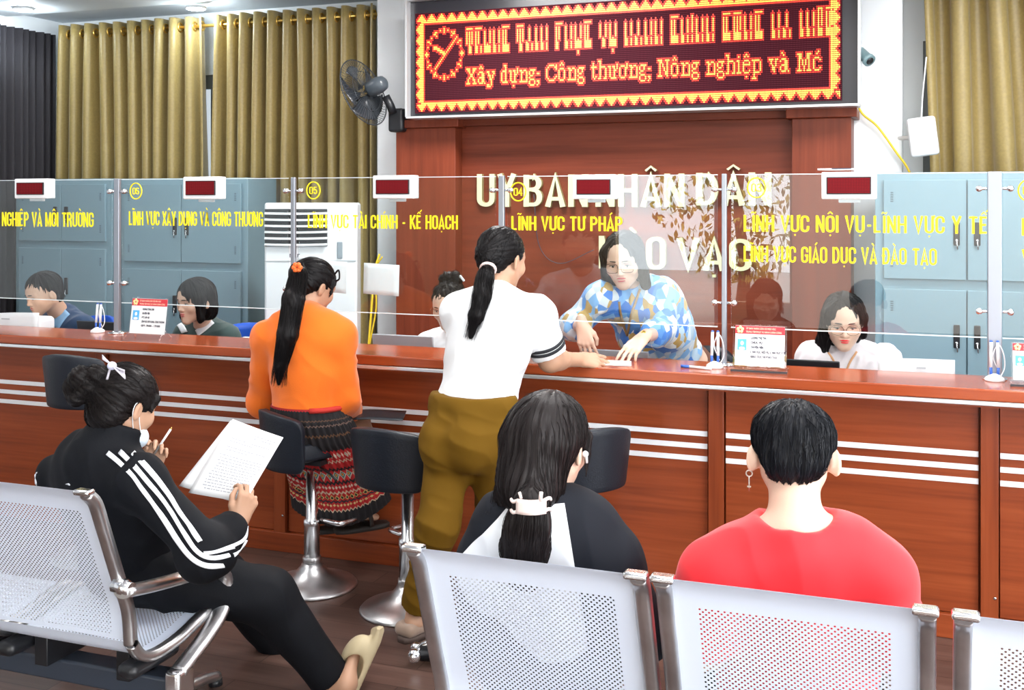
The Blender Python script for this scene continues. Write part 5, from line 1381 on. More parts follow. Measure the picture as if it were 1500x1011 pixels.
# ---- the woman with red lips
hd = D(1236, 470, 4.92); nk = D(1243, 517, 5.02); pel = nk+Vector((.02, .10, -.50)); M = frame(hd, hv(-.22, -.92, -.28), s=1.02)
R = person(pel, 'woman with red lips, round glasses and white puff-shouldered blouse, behind the printer')
rx = hv(-.98, .2); S = Sdf(); sh = (D(1190, 526, 5.0), D(1296, 529, 5.05)); torso(S, pel, nk, rx, w=.92, bust=.85, sh=sh); head(S, M); neck(S, M, nk, .046)
el = [sh[0]+hv(-.3, -.3)*.12-UP*.22, sh[1]+hv(.35, -.3)*.12-UP*.22]; wr_ = [el[0]+hv(.3, -.9)*.22, el[1]+hv(-.4, -.9)*.22]
for i, s in ((0, 1), (1, -1)): limb(S, sh[i], el[i], wr_[i], .040, .034, .024); hand(S, wr_[i], wr_[i]-el[i], UP, s, .3, s=.93)
for q_ in (.08, -.08): limb(S, pel+rx*q_, pel+rx*q_+hv(-.2, -.9)*.36, pel+rx*q_+hv(-.2, -.9)*.38-UP*.36, .08, .058, .042)
body(R, S, M_skin3, .0036); features(R, M, lip=M_redlip, closed=.85); glasses(R, M, mat('thin_gold_frame', (.25, .20, .16), .25, .8), .0255)
S = Sdf(); torso(S, pel, nk, rx, .016, w=.95, bust=.85, sh=sh)
for i in (0, 1): limb(S, sh[i], el[i], el[i].lerp(wr_[i], .85), .050, .046, .036, .014, cap=True); S.g = 0; S.ell(sh[i]+UP*.006, (.066, .06, .064), k=.03)
S.g = 0; S.cone(nk, M @ Vector((0, -.02, -.082)), .058, .051, k=.012, cap=True)
cl = cloth(R, S, 'blouse', mat('pinkish_white_cloth', (.70, .65, .67), .75, sheen=.1), .006, wrinkle(.011, (.5, 0, 1), 34, 8))
b = MB(); c_ = M @ Vector((0, -.02, -.084)); ax_ = (c_-nk).normalized(); F_ = Matrix.Translation(c_) @ ax_.to_track_quat('Z', 'Y').to_matrix().to_4x4()
b.ring_loft([[F_ @ Vector(((.054+.006*math.sin(18*a)*t)*math.cos(a), (.054+.006*math.sin(18*a)*t)*math.sin(a), -.012+.02*t)) for a in [2*PI*k/108 for k in range(108)]] for t in (0, .5, 1)], True, False)
part(b, 'lace_ruffle', M_wcloth, R)
ch = [hitray(cl, 1214, 515), hitray(cl, 1222, 527), hitray(cl, 1228, 548)]; ch2 = [hitray(cl, 1256, 515), hitray(cl, 1246, 530), hitray(cl, 1238, 548)]
for c_ in (ch, ch2): ribbon(None, smoothpts(c_, 4), .009, .002, mat('orange_lanyard', (.62, .33, .16), .6), 'lanyard', R, lambda i: -FWD, .005)
S = Sdf(M); S.ell((0, -.016, .036), (.091, .106, .090)).ell((0, -.050, -.06), (.088, .062, .095), k=.04)
S.cone((.070, .034, .045), (.088, .010, -.12), .028, .026, k=.03); S.cone((-.074, .026, .03), (-.082, .0, -.07), .022, .014, k=.03)
S.cone((.088, .0, -.10), (.088, .03, -.135), .03, .016, k=.02)
S.ell((-.010, .124, -.022), (.064, .082, .104), k=.012, sub=True); S.ell((-.004, .102, .064), (.040, .040, .042), k=.02, sub=True); S.cut((0, 0, -.140), (0, 0, -1))
hair_obj(R, S, .004, grooves(M, .006, 20, c=(.015, .03, .02)), M_hair, lambda v, q: lay_strands(v, q, lambda p: (0, 0, -1), 320, .12, seed=9))
# ---- the woman in orange on a bar stool
def stool(u, v, face, label, zs=.57, lever=True, back=True, turn=0.0):
    p = atZ(u, v, 0)
    t = empty('bar_stool', (p.x, p.y, 0), 0, label, 'bar stool', 'black bar stools along the counter')
    MB().lathe([(.001, 0), (.19, 0), (.194, .006), (.185, .016), (.13, .034), (.075, .058), (.05, .085), (.042, .10), (.001, .10)], n=48).build('base', M_dullchrome, t)
    pl = MB().lathe([(.001, .09), (.034, .09), (.034, .26), (.036, .262), (.036, .285), (.026, .29), (.026, zs-.03), (.001, zs-.03)], n=24).build('pole', M_chrome, t)
    MB().lathe([(.0352, .10), (.039, .103), (.039, .125), (.0352, .128)], n=24).build('collar', M_dullchrome, pl)
    f = Vector(face).normalized(); s = f.cross(UP)
    fr = MB(); pts = [f*.03+s*.03+UP*.285]+[f*(.06+.17*math.sin(a))+s*(.13*math.cos(a))+UP*.285 for a in np.linspace(0, PI, 14)]+[f*.03-s*.03+UP*.285]
    fr.tube(smoothpts(pts, 3), .0105, 8).build('footrest', M_chrome, t)
    def seat(u_, v_):
        a = (u_-.5)*2; return f*(-.165+.23*v_)+s*(.130*a*(1-.10*v_*v_))+UP*(zs+.02-.018*math.cos(a*PI/2)*math.sin(v_*PI)+.012*a*a)
    MB().box((0, 0, zs-.02), (.2, .2, .02)).build('seat_plate', M_black, t)
    MB().grid(seat, 16, 14).build('seat', M_leather, t, solid=.07)
    if back:
        NA, R0, HB, rc = .88, .205, .245, .035
        def bk(u_, v_):
            a = (u_-.5)*2*NA; e = (1-abs(2*u_-1))*NA*R0; ins = rc-math.sqrt(max(0, rc*rc-max(0, rc-e)**2)); z0_, z1_ = ins, HB-ins-.03*(2*u_-1)**2
            rr = R0*(1+.10*v_)
            return f*(.02-rr*math.cos(a))+s*(rr*math.sin(a))+UP*(zs-.045+z0_+(z1_-z0_)*v_)
        MB().grid(bk, 30, 10).build('backrest', M_leather, t, solid=.034)
    if lever: MB().tube([s*.03+UP*(zs-.045), s*.17+UP*(zs-.06), s*.22+UP*(zs-.075)], .005, 6).build('height_lever', M_black, t)
    for o in [x for x in bpy.data.objects if x.parent == t and x.name.split('.')[0] in ('seat', 'backrest')]:
        md = o.modifiers.new('round', 'BEVEL'); md.width = .012; md.segments = 2; md.limit_method = 'ANGLE'
    return t
stool(457, 858, hv(.80, .60), 'black leatherette bar stool under the woman in orange')
stool(597, 893, hv(.50, .86), 'black leatherette bar stool beside the woman in white, her left leg before its base', zs=.565)
stool(840, 905, hv(-.40, .9), 'black leatherette bar stool partly hidden behind the seated girl', zs=.585)
stool(140, 815, hv(.35, .9), 'black leatherette bar stool at far left, behind the hair bun of the reading woman', zs=.76)

hd = D(459, 420, 4.79); nk = D(450, 468, 4.69); pel = D(450, 648, 4.67); M = frame(hd, hv(.62, .66, -.42))
R = person(pel, 'woman in orange sweater and embroidered skirt seated on a bar stool, back turned')
rx = hv(.90, -.36); S = Sdf(); sh = (D(497, 493, 4.65), D(392, 495, 4.73)); torso(S, pel+UP*.05, nk, rx, sh=sh, w=.95, hips=.85); head(S, M); neck(S, M, nk, .048)
el = [D(504, 585, 4.67), D(385, 590, 4.85)]; wr_ = [D(514, 606, 4.85), D(430, 610, 5.05)]
for i, s in ((0, 1), (1, -1)): limb(S, sh[i], el[i], wr_[i], .042, .036, .025); hand(S, wr_[i], hv(.5, .8, -.1) if i == 0 else hv(.8, .5, 0), UP, s, .45, s=.95, fingers=(.35, .5, .7, .9))
kn = [pel+hv(.62, .72)*.27+UP*.0+rx*.02, pel+hv(.3, .9)*.25+UP*.0]; an = [D(508, 752, 4.81), D(480, 752, 4.84)]
for i, s in ((0, .06), (1, -.06)):
    limb(S, pel+rx*s, kn[i], an[i], .066, .055, .04); S.cone(an[i], an[i]+hv(.8, .45)*.13-UP*.035, .035, .022, .02, flat=(UP, .7))
body(R, S, M_skin2)
for i in (0, 1):
    b = MB(); d_ = hv(.8, .45); n_ = d_.cross(UP); o_ = an[i]-UP*.062
    b.grid(lambda u, v: o_+d_*(-.055+.25*u)+n_*((v-.5)*.085*(1-.5*(2*u-1)**4)), 12, 4); ob = part(b, 'sandal', mat('dark_sandal', (.03, .025, .022), .6), R); md = ob.modifiers.new('t', 'SOLIDIFY'); md.thickness = .02
    b = MB(); b.tube([o_+d_*.10+n_*(.046*math.cos(a))+UP*(.055*math.sin(a)) for a in np.linspace(0, PI, 11)], .018, 8, flat=.3); part(b, 'sandal_strap', mat('dark_sandal', (.03, .025, .022), .6), R)
S = Sdf(); torso(S, pel+UP*.03, nk, rx, .024, w=1.02, sh=sh, depth=1.0, hips=.98)
S.M = None; S.cut(D(440, 622, 4.57), -UP)
for i in (0, 1): limb(S, sh[i], el[i], el[i].lerp(wr_[i], .85), .050, .050, .040, .014, cap=True)
S.g = 0; S.cone(nk-UP*.03, nk.lerp(M @ Vector((0, -.02, -.06)), .25), .066, .060, .02, cap=True)
cloth(R, S, 'sweater', mat('orange_knit', (.90, .17, .004), .85, sheen=.25, bump=(230, .1)), .006, wrinkle(.008, hv(.75, 0, -.55), 16, 4, seed=3))
# pleated skirt with bands of embroidery
wz = pel.z+.165; c0 = Vector((pel.x, pel.y, 0)); c1 = c0+Vector((.035, .15, 0)); c2 = c0+Vector((.06, .195, 0))
def skirt(u, v):
    a = 2*PI*u; zz = [wz, wz-.06, wz-.16, wz-.29, wz-.41, wz-.525]; rr = [(.160, .130), (.180, .150), (.195, .165), (.21, .155), (.218, .15), (.226, .155)]
    cc = [c0, c0.lerp(c1, .12), c0.lerp(c1, .40), c0.lerp(c1, .95), c1.lerp(c2, .6), c2]
    k = v*5; i = min(4, int(k)); w = k-i; w = w*w*(3-2*w)*.5+w*.5
    c = cc[i].lerp(cc[i+1], w); z = zz[i]*(1-w)+zz[i+1]*w; ra = rr[i][0]*(1-w)+rr[i+1][0]*w; rb = rr[i][1]*(1-w)+rr[i+1][1]*w
    pl_ = 1+.030*min(1, v*2.5)*math.sin(a*44+2*math.sin(3*a))+.03*v*math.sin(a*5+1)
    d1 = Vector((1, 0, 0)); d2 = Vector((0, -1, 0))
    o_ = d1*ra*math.cos(a)*pl_+d2*rb*math.sin(a)*pl_; q_ = o_.dot(RGT)/.25
    return c+o_+UP*(z+v*v*(.05*q_*q_+.06*max(0, q_)**2))
m = bpy.data.materials.new('embroidered_cloth'); m.use_nodes = True; nt = m.node_tree; L = nt.links.new; p = nt.nodes['Principled BSDF']; p.inputs['Roughness'].default_value = .85
uvn = nd(nt, 'ShaderNodeUVMap'); sx = nd(nt, 'ShaderNodeSeparateXYZ'); L(uvn.outputs[0], sx.inputs[0])
r = nd(nt, 'ShaderNodeValToRGB'); r.color_ramp.interpolation = 'CONSTANT'; e = r.color_ramp.elements
BK, RD, CR = (.012, .010, .012), (.42, .014, .016), (.55, .42, .30)
bands = [(0, RD), (.035, BK), (.13, (.10, .05, .03)), (.145, BK), (.20, (.16, .10, .08)), (.212, BK), (.27, (.13, .06, .03)), (.285, BK), (.40, RD), (.455, CR), (.463, RD), (.50, BK), (.515, RD), (.60, BK), (.615, RD), (.66, CR), (.668, RD), (.73, (.02, .02, .03)), (.745, RD), (.79, CR), (.80, BK)]
e[0].position = 0; e[0].color = (*bands[0][1], 1); e[1].position = bands[1][0]; e[1].color = (*bands[1][1], 1)
for q_, c_ in bands[2:]: k_ = e.new(q_); k_.color = (*c_, 1)
# zig-zag wobble of band edges
def mth(op, a, b=None):
    n = nd(nt, 'ShaderNodeMath', operation=op)
    for i, x in enumerate((a, b)):
        if x is None: continue
        if isinstance(x, (int, float)): n.inputs[i].default_value = x
        else: L(x, n.inputs[i])
    return n.outputs[0]
tri = mth('PINGPONG', mth('MULTIPLY', sx.outputs[0], 150), 1.0)
vv_ = mth('ADD', mth('MULTIPLY', sx.outputs[1], .90), 0.0)
L(mth('ADD', vv_, mth('MULTIPLY', mth('SUBTRACT', tri, .5), .014)), r.inputs[0])
# diamonds in the two embroidered rows
def diamonds(v0, h_, n_):
    a_ = mth('ABSOLUTE', mth('SUBTRACT', mth('FRACT', mth('MULTIPLY', sx.outputs[0], n_)), .5)); b_ = mth('ABSOLUTE', mth('DIVIDE', mth('SUBTRACT', vv_, v0), h_))
    return mth('ADD', mth('MULTIPLY', a_, 2), b_)
out = r.outputs[0]
for v0, h_, n_, cols in ((.558, .042, 44, ((1.0, (.52, .46, .36)), (.72, (.03, .16, .20)), (.42, (.62, .40, .06)), (.2, (.45, .02, .02)))), (.70, .026, 60, ((.9, (.55, .42, .14)), (.55, (.02, .02, .02)))), (.43, .02, 70, ((.8, (.6, .5, .4)),)), (.635, .012, 90, ((.8, (.6, .5, .4)),)), (.765, .012, 90, ((.8, (.6, .48, .2)),))):
    dd = diamonds(v0, h_, n_)
    for th_, c_ in cols:
        mx = nd(nt, 'ShaderNodeMix', data_type='RGBA'); L(mth('LESS_THAN', dd, th_), mx.inputs[0]); L(out, mx.inputs[6]); mx.inputs[7].default_value = (*c_, 1); out = mx.outputs[2]
L(out, p.inputs['Base Color'])
sk = MB().grid(skirt, 352, 60, m, uv=lambda a, b: (a, b)); part(sk, 'pleated_skirt', None, R)
b = MB(); sash = [Vector(skirt(.62+.55*t, .03))*1.0+UP*.0 for t in np.linspace(0, 1, 20)]; b.tube(sash, .012, 6, flat=1.0); part(b, 'red_sash', mat('red_sash', (.55, .03, .02), .8), R)
tie = M @ Vector((-.01, -.108, .030)); cap = Sdf(M)
cap.ell((0, -.016, .036), (.086, .104, .088)).ell((0, -.06, -.015), (.066, .045, .06), k=.03); cap.ell((0, .128, -.03), (.070, .085, .105), k=.015, sub=True)
for s in (-1, 1): cap.ell((s*.092, .006, -.040), (.03, .042, .045), k=.012, sub=True); cap.cone((s*.078, .045, .045), (s*.081, .04, -.03), .010, .004, k=.01)
cap.M = None; path = [tie, D(437, 402, 4.65), D(430, 440, 4.57), D(421, 490, 4.53), D(411, 535, 4.53), D(408, 562, 4.54)]
for (a, b_, ra, rb) in zip(path[:-1], path[1:], (.028, .034, .043, .040, .026), (.034, .043, .040, .026, .010)): cap.cone(a, b_, ra, rb, .02)
tl = np.array(tie)
hair_obj(R, cap, .0045, grooves(M, .006, 22, pole=(0, -.95, .3), c=(0, -.1, .03)), M_hair, lambda v, q: lay_strands(v, q, lambda p_: (tl-p_) if p_[2] > tl[2]-.05 else (0, 0, -1), 420, .10, seed=12), extra=tail_strands(path, [.03, .036, .042, .040, .028, .03], .03, 420, 5, 1.05))
b = MB()
for k in range(6):
    a = 2*PI*k/6; b.ball(D(435+4.5*math.cos(a), 392+4.5*math.sin(a), 4.615), (.011, .011, .011), sub=2)
part(b, 'hair_flower', mat('orange_flower', (.85, .14, .02), .6), R)
b = MB(); b.tube([M @ Vector((.055*math.sin(a)+.0, -.098+.02*math.cos(a), .058+.01*math.cos(a))) for a in np.linspace(-.9, .9, 9)], .009, 6); part(b, 'hair_claw', mat('tortoise', (.10, .05, .025), .3), R)
b = MB(); pp = [D(490, 402, 4.73), D(496, 396, 4.71), D(497, 408, 4.70), D(492, 412, 4.71)]; b.tube(smoothpts(pp, 5), .004, 6); part(b, 'loose_lock', M_hair, R)

# papers and a dark folder on her lap and on the ledge of the counter front
a = D(556, 608, 4.79)
b = MB().grid(lambda u, v: Vector((-.11+.22*u, -.08+.16*v, .003*math.sin(5*u))), 8, 4); o = b.build('dark_folder', M_darkgrey, solid=.004); o.location = (a.x, a.y, a.z); o.rotation_euler = (.06, .0, .35)
tag(o, 'thin dark folder lying across the lap of the woman in orange', 'folder')

# ---- the standing woman in white
hd = D(735, 380, 4.30); nk = D(726, 440, 4.22); pel = D(693, 622, 4.10); M = frame(hd, hv(.56, .76, -.22), s=1.03)
R = person(pel, 'standing woman in white T-shirt and olive trousers, leaning on the counter')
rx = hv(.90, -.40); S = Sdf(); sh = (D(785, 462, 4.20), D(672, 456, 4.28)); torso(S, pel, nk, rx, sh=sh, w=1.0); head(S, M); neck(S, M, nk, .050)
wrR = D(848, 527, 4.46); el = [D(806, 527, 4.26), D(690, 505, 4.55)]; wr_ = [wrR, D(768, 513, 4.62)]
limb(S, sh[0], el[0], wr_[0], .044, .040, .026, bulge=.039); limb(S, sh[1], el[1], wr_[1], .044, .038, .026)
hand(S, wr_[0], (D(884, 530.5, 4.52)-wr_[0]), UP+hv(0, -.3), 1, .10, fingers=(.06, .08, .1, .14), thumb=.2); hand(S, wr_[1], hv(.8, .3, -.05), UP, -1, .12)
hp = [D(722, 640, 4.06), D(662, 640, 4.13)]; kn = [D(728, 765, 4.20), D(641, 768, 4.02)]; an = [D(726, 880, 4.42), D(608, 898, 4.12)]
for i in (0, 1):
    limb(S, hp[i], kn[i], an[i], .08, .058, .036)
    S.cone(an[i]-UP*.03, an[i]+(hv(.62, .78)*.15)-UP*.055, .034, .03, .02, flat=(UP, .75)); S.ell(an[i]-FWD*.02-UP*.03, (.032, .035, .035), k=.02)
body(R, S, M_skin2)
S = Sdf(); torso(S, pel, nk, rx, .020, w=1.05, sh=sh, hips=1.03)
for i in (0, 1):
    S.g = 0; S.cone(sh[i], sh[i].lerp(el[i], .86), .070, .068, .04, cap=True)
S.cut(D(700, 590, 4.05), -UP)
wt_ = cloth(R, S, 'tee_shirt', mat('white_tee', (.74, .76, .78), .8, sheen=.1), .0055, wrinkle(.0085, hv(.8, 0, .35), 17, 4, seed=8))
for t0 in (.62, .71):
    c_ = sh[0].lerp(el[0], t0); ax_ = (el[0]-sh[0]).normalized(); Q_ = ax_.to_track_quat('Z', 'Y').to_matrix(); r_ = .070
    pts = []
    vv = wt_[0]
    for a in np.linspace(0, 2*PI, 49):
        n_ = Q_ @ Vector((math.cos(a), math.sin(a), 0)); s_ = snap(vv, c_+n_*(r_+.002)); rad = max(.05, min(.09, (s_-c_).dot(n_))); pts.append(c_+n_*rad)
    pts = [pts[i]*.5+(pts[i-1] if i else pts[-2])*.25+(pts[i+1] if i < 48 else pts[1])*.25 for i in range(49)]
    ribbon(None, pts, .013, .004, mat('black_trim', (.015, .017, .022), .8), 'sleeve_stripe', R, lambda i: pts[i]-c_, .003)
S = Sdf(); S.ell(pel+UP*.085, (.172, .128, .09), R=Matrix((rx, UP.cross(rx), UP)).transposed(), k=.05); S.ell(pel-UP*.005, (.168, .135, .14), R=Matrix((rx, UP.cross(rx), UP)).transposed(), k=.05)
S.ell(pel+hv(-.2, -.25)*.10-UP*.06-rx*.055, (.085, .080, .10), k=.05); S.ell(pel+hv(-.2, -.25)*.10-UP*.06+rx*.06, (.085, .080, .10), k=.05)
for i in (0, 1): limb(S, hp[i]-UP*.02, kn[i], kn[i].lerp(an[i], .93), .096, .074, .056, .0, k=.045, cap=True)
S.cut(pel+UP*.115, UP)
cloth(R, S, 'trousers', mat('olive_trousers', (.135, .068, .003), .85, spec=.2), .006, wrinkle(.0085, hv(.9, 0, -.35), 17, 4, seed=15))
b = MB()
for i in (0, 1):
    d_ = hv(.62, .78); n_ = d_.cross(UP); o_ = Vector((an[i].x, an[i].y, 0))
    zz = max(0.0, an[i].z-.115)
    b = MB(); b.grid(lambda u, v: o_+d_*(-.075+.25*u)+n_*((v-.5)*.088*(1-.6*abs(2*u-1)**5))+UP*(zz+.012), 14, 5); ob = part(b, 'slipper_sole', mat('brown_sole', (.09, .06, .05), .7), R); md = ob.modifiers.new('t', 'SOLIDIFY'); md.thickness = .022; md.offset = 0
    sl_ = Sdf(); Q_ = Matrix((n_, d_, UP)).transposed()
    sl_.box(o_+d_*.05+UP*(zz+.046), (.046, .125, .026), R=Q_, rd=.022, k=.01)
    sl_.ell(o_+d_*.085+UP*(zz+.065), (.050, .105, .050), R=Q_, k=.02); sl_.ell(o_-d_*.03+UP*(zz+.125), (.036, .060, .060), R=Q_, k=.01, sub=True)
    cloth(R, sl_, 'slipper_upper', mat('taupe_suede', (.34, .24, .18), .85, sheen=.3), .005)
tie = D(715, 394, 4.17); cap = Sdf(M)
cap.ell((0, -.016, .036), (.084, .103, .087)).ell((0, -.062, -.02), (.062, .042, .055), k=.03); cap.ell((0, .128, -.03), (.070, .085, .110), k=.015, sub=True)
for s in (-1, 1): cap.ell((s*.092, .010, -.035), (.03, .044, .045), k=.012, sub=True)
cap.M = None; path = [tie, D(711, 405, 4.13), D(706, 432, 4.09), D(698, 462, 4.07), D(689, 494, 4.07)]
cap.cone(M @ Vector((0, -.09, .0)), tie, .045, .020, .03)
for (a, b_, ra, rb) in zip(path[:-1], path[1:], (.020, .029, .032, .026), (.029, .032, .026, .008)): cap.cone(a, b_, ra, rb, .02)
tl2 = np.array(tie)
hair_obj(R, cap, .0042, grooves(M, .005, 24, pole=(0, -.9, -.2), c=(0, -.1, .01)), M_hair, lambda v, q: lay_strands(v, q, lambda p_: (tl2-p_) if p_[2] > tl2[2]-.02 else (0, 0, -1), 420, .10, seed=14), extra=tail_strands(path, [.022, .034, .038, .030, .024], .03, 300, 6, 1.0))
b = MB(); ax_ = (path[1]-M @ Vector((0, -.07, .02))).normalized(); F_ = Matrix.Translation(tie) @ ax_.to_track_quat('Z', 'Y').to_matrix().to_4x4(); b.tube([F_ @ Vector((.027*math.cos(a), .027*math.sin(a), 0)) for a in np.linspace(0, 2*PI, 25)], .007, 8, caps=False); part(b, 'hair_tie', mat('pale_pink_elastic', (.75, .58, .55), .7), R)
# ------------------------------------------------------------------ waiting benches
def perforated(name, col, margin_u, margin_v, pitch=.0132, hole=.0024):
    m = bpy.data.materials.new(name); m.use_nodes = True; nt = m.node_tree; L = nt.links.new; p = nt.nodes['Principled BSDF']
    p.inputs['Base Color'].default_value = (*col, 1); p.inputs['Roughness'].default_value = .32; p.inputs['Metallic'].default_value = .0
    uvn = nd(nt, 'ShaderNodeUVMap'); sx = nd(nt, 'ShaderNodeSeparateXYZ'); L(uvn.outputs[0], sx.inputs[0])
    def mth(op, a, b=None):
        n = nd(nt, 'ShaderNodeMath', operation=op)
        for i, x in enumerate((a, b)):
            if x is None: continue
            if isinstance(x, (int, float)): n.inputs[i].default_value = x
            else: L(x, n.inputs[i])
        return n.outputs[0]
    def cells(ou, ov):
        a = mth('SUBTRACT', mth('FRACT', mth('ADD', mth('DIVIDE', sx.outputs[0], pitch), ou)), .5); b = mth('SUBTRACT', mth('FRACT', mth('ADD', mth('DIVIDE', sx.outputs[1], pitch), ov)), .5)
        return mth('LESS_THAN', mth('SQRT', mth('ADD', mth('MULTIPLY', a, a), mth('MULTIPLY', b, b))), hole/pitch)
    h = mth('MAXIMUM', cells(0, 0), cells(.5, .5))
    for x, lim in ((sx.outputs[0], margin_u), (sx.outputs[1], margin_v)):
        h = mth('MULTIPLY', h, mth('MULTIPLY', mth('GREATER_THAN', x, lim[0]), mth('LESS_THAN', x, lim[1])))
    tr = nd(nt, 'ShaderNodeBsdfTransparent'); mx = nd(nt, 'ShaderNodeMixShader'); L(h, mx.inputs[0]); L(p.outputs[0], mx.inputs[1]); L(tr.outputs[0], mx.inputs[2])
    L(mx.outputs[0], nt.nodes['Material Output'].inputs['Surface'])
    return m
PCOL = (.70, .77, .90)
BK = [(0.020, .846), (.0, .858), (.018, .848), (.05, .815), (.076, .752), (.10, .69), (.15, .56), (.185, .47), (.196, .375)]
ST = [(.20, .370), (.235, .325), (.30, .300), (.42, .305), (.55, .335), (.61, .335), (.645, .305)]
def profile(P, n=5): return [Vector(p) for p in smoothpts([(0, a, b) for a, b in P], n)]
def arclen(P):
    s = [0]
    for a, b in zip(P[:-1], P[1:]): s.append(s[-1]+(b-a).length)
    return s
def bench(seats, ytop, label, arm_ends=(), leg_x=(), arm_all=False):
    x0, x1 = seats[0][0], seats[-1][1]; t = empty('waiting_bench', ((x0+x1)/2, ytop+.3, 0), 0, label, 'bench', 'perforated metal waiting benches')
    ox, oy = (x0+x1)/2, ytop+.3
    def W(x, dy, z): return Vector((x-ox, dy-.3, z))
    for (a, b_) in seats:
        w = b_-a; fr = .032
        for nm, prof in (('backrest', BK), ('seat_pan', ST)):
            P = profile(prof); s = arclen(P); N = len(P)-1
            def fn(u, v):
                k = min(N, int(round(v*N))); p = P[k]; x = a+w*u
                return W(x, p.y+.012*math.sin(PI*u)*(.4 if nm == 'backrest' else -.2)*min(1, s[k]/.1), p.z)
            m = perforated('perforated_'+nm, PCOL, (.075, w-.075), (.13, s[-1]-.012) if nm == 'backrest' else (.06, s[-1]-.09))
            MB().grid(fn, 14, N, m, uv=lambda u, v: (u*w, s[min(N, int(round(v*N)))])).build(nm, None, t, normals=False)
        for x, sg in ((a, 1), (b_, -1)):
            P = profile(BK[2:]+ST, 4)
            sf = MB()
            rings = []
            for i, p in enumerate(P):
                tg = (P[min(i+1, len(P)-1)]-P[max(i-1, 0)]).normalized(); n = Vector((0, -tg.z, tg.y))
                hw, ht = .017, .011
                rings.append([W(x+sg*.008+c*hw, p.y, p.z)+Vector((0, n.y, n.z))*d for c, d in ((-1, -ht), (-.6, -ht*1.5), (.6, -ht*1.5), (1, -ht), (1, ht), (-1, ht))])
            sf.ring_loft(rings, True, True).build('side_frame', M_dullchrome, t)
            MB().box(W(x+sg*.012, .012, .853), (.052, .034, .016), .006).build('corner_cap', M_chrome, t)
        for x_ in (a+.05, b_-.05): MB().box(W(x_, .33, .268), (.07, .22, .045), .02, seg=3).build('edge_pad', M_black, t)
    bm_ = MB(); bm_.box(W((x0+x1)/2, .40, .165), (x1-x0+.06, .085, .07), .008).build('beam', mat('beam_slate', (.035, .045, .065), .4), t)
    for a, b_ in seats:
        for q in (.22, .78): MB().box(W(a+(b_-a)*q, .40, .245), (.05, .2, .09), .003).build('bracket', M_black, t)
    for x in leg_x:
        lg = MB(); lg.tube([W(x, .40, .2), W(x, .40, .06)], .032, 12); lg.tube(smoothpts([W(x, .02, .03), W(x, .12, .05), W(x, .40, .075), W(x, .66, .05), W(x, .76, .03)], 5), .026, 10, flat=.7)
        lg.build('leg', M_dullchrome, t)
        for yy in (.02, .76): MB().lathe([(.001, 0), (.024, 0), (.022, .02), (.001, .02)], W(x, yy, 0), 14).build('foot_pad', M_black, t)
    for x, out in arm_ends:
        am = MB(); pts = [(.115, .55), (.25, .525), (.38, .505), (.52, .485), (.585, .455), (.60, .40), (.575, .335), (.50, .285), (.42, .25), (.36, .225)]
        P = smoothpts([W(x+out*.03, a_, b_) for a_, b_ in pts], 5); am.tube(P, .030, 14, flat=.6); am.build('armrest', M_dullchrome, t)
        MB().ball(W(x+out*.02, .135, .555), .026).tube([W(x-out*.01, .13, .56), W(x+out*.05, .13, .555)], .02, 10).build('armrest_joint', M_chrome, t)
        MB().box(W(x+out*.03, .37, .17), (.055, .085, .14), .014, seg=3).build('leg_socket', M_chrome, t)
    return t
XA = -2.12
bench([(XA-.56*3-.08, XA-.56*2-.08), (XA-.56*2-.04, XA-.56-.04), (XA-.56, XA)], 2.375, 'pale grey perforated waiting bench at left, under the woman in black tracksuit', arm_ends=((XA, 1), (XA-.56*3-.08, -1)), leg_x=(XA-1.45, XA-.12))
bench([(-1.094, -.549), (-.515, .026), (.075, .62), (.66, 1.20)], 2.255, 'pale grey perforated waiting bench in front, with the girl and the boy in red', arm_ends=((1.20, 1),), leg_x=(-.98, 1.05))
p = atZ(618, 960, .03)
t = empty('floor_rail', (p.x, p.y, 0), 0, 'low chrome floor rail with a red sticker on its rounded end, beside the taupe slipper', 'rail')
MB().tube([(0, 0, .045), (.5, .09, .045)], .034, 14, flat=1.0).build('rail_tube', M_black, t)
MB().tube(smoothpts([(-.02, -.01, .03), (.03, 0, .078), (.2, .035, .086), (.5, .09, .086)], 4), .014, 10).ball((-.012, -.035, .04), .026).ball((-.03, .015, .045), .022).build('chrome_trim', M_chrome, t)
MB().box((.16, .02, .098), (.05, .024, .006), .002, Euler((0, 0, .18)).to_matrix()).build('red_sticker', mat('red_sticker', (.8, .03, .02), .5), t)

# ------------------------------------------------------------------ the reading woman in the black tracksuit
hd = D(182, 594, 3.46); nk = D(148, 672, 3.40); pel = D(195, 830, 3.60); M = frame(hd, hv(.50, .80, -.36), s=1.03)
R = person(pel, 'woman in black tracksuit with white sleeve stripes, reading papers on the left bench')
rx = hv(.72, -.69); S = Sdf(); sh = (D(203, 706, 3.30), D(92, 700, 3.54)); torso(S, pel, nk, rx, sh=sh, w=1.0); head(S, M); neck(S, M, nk, .048)
el = [D(303, 810, 3.24), D(150, 790, 3.68)]; wr_ = [D(349, 766, 3.42), D(222, 690, 3.58)]
limb(S, sh[0], el[0], wr_[0], .045, .038, .026); limb(S, sh[1], el[1], wr_[1], .045, .036, .026)
hand(S, wr_[0], hv(.28, .25, .75), hv(.55, -.75, -.05), 1, .9, s=.93, fingers=(.95, 1.0, 1.05, 1.1), thumb=.15)
hand(S, wr_[1], hv(.22, -.10, .80), hv(-.2, .75, .3), -1, .9, s=.92, fingers=(.75, .95, 1.1, 1.2), thumb=.6)
hpR, hpL = pel+rx*.09, pel-rx*.09
kn = [D(392, 874, 3.60), D(330, 850, 3.95)]; an = [D(490, 1002, 3.66), D(430, 965, 4.05)]
for i, hp_ in ((0, hpR), (1, hpL)): limb(S, hp_, kn[i], an[i], .088, .062, .036)
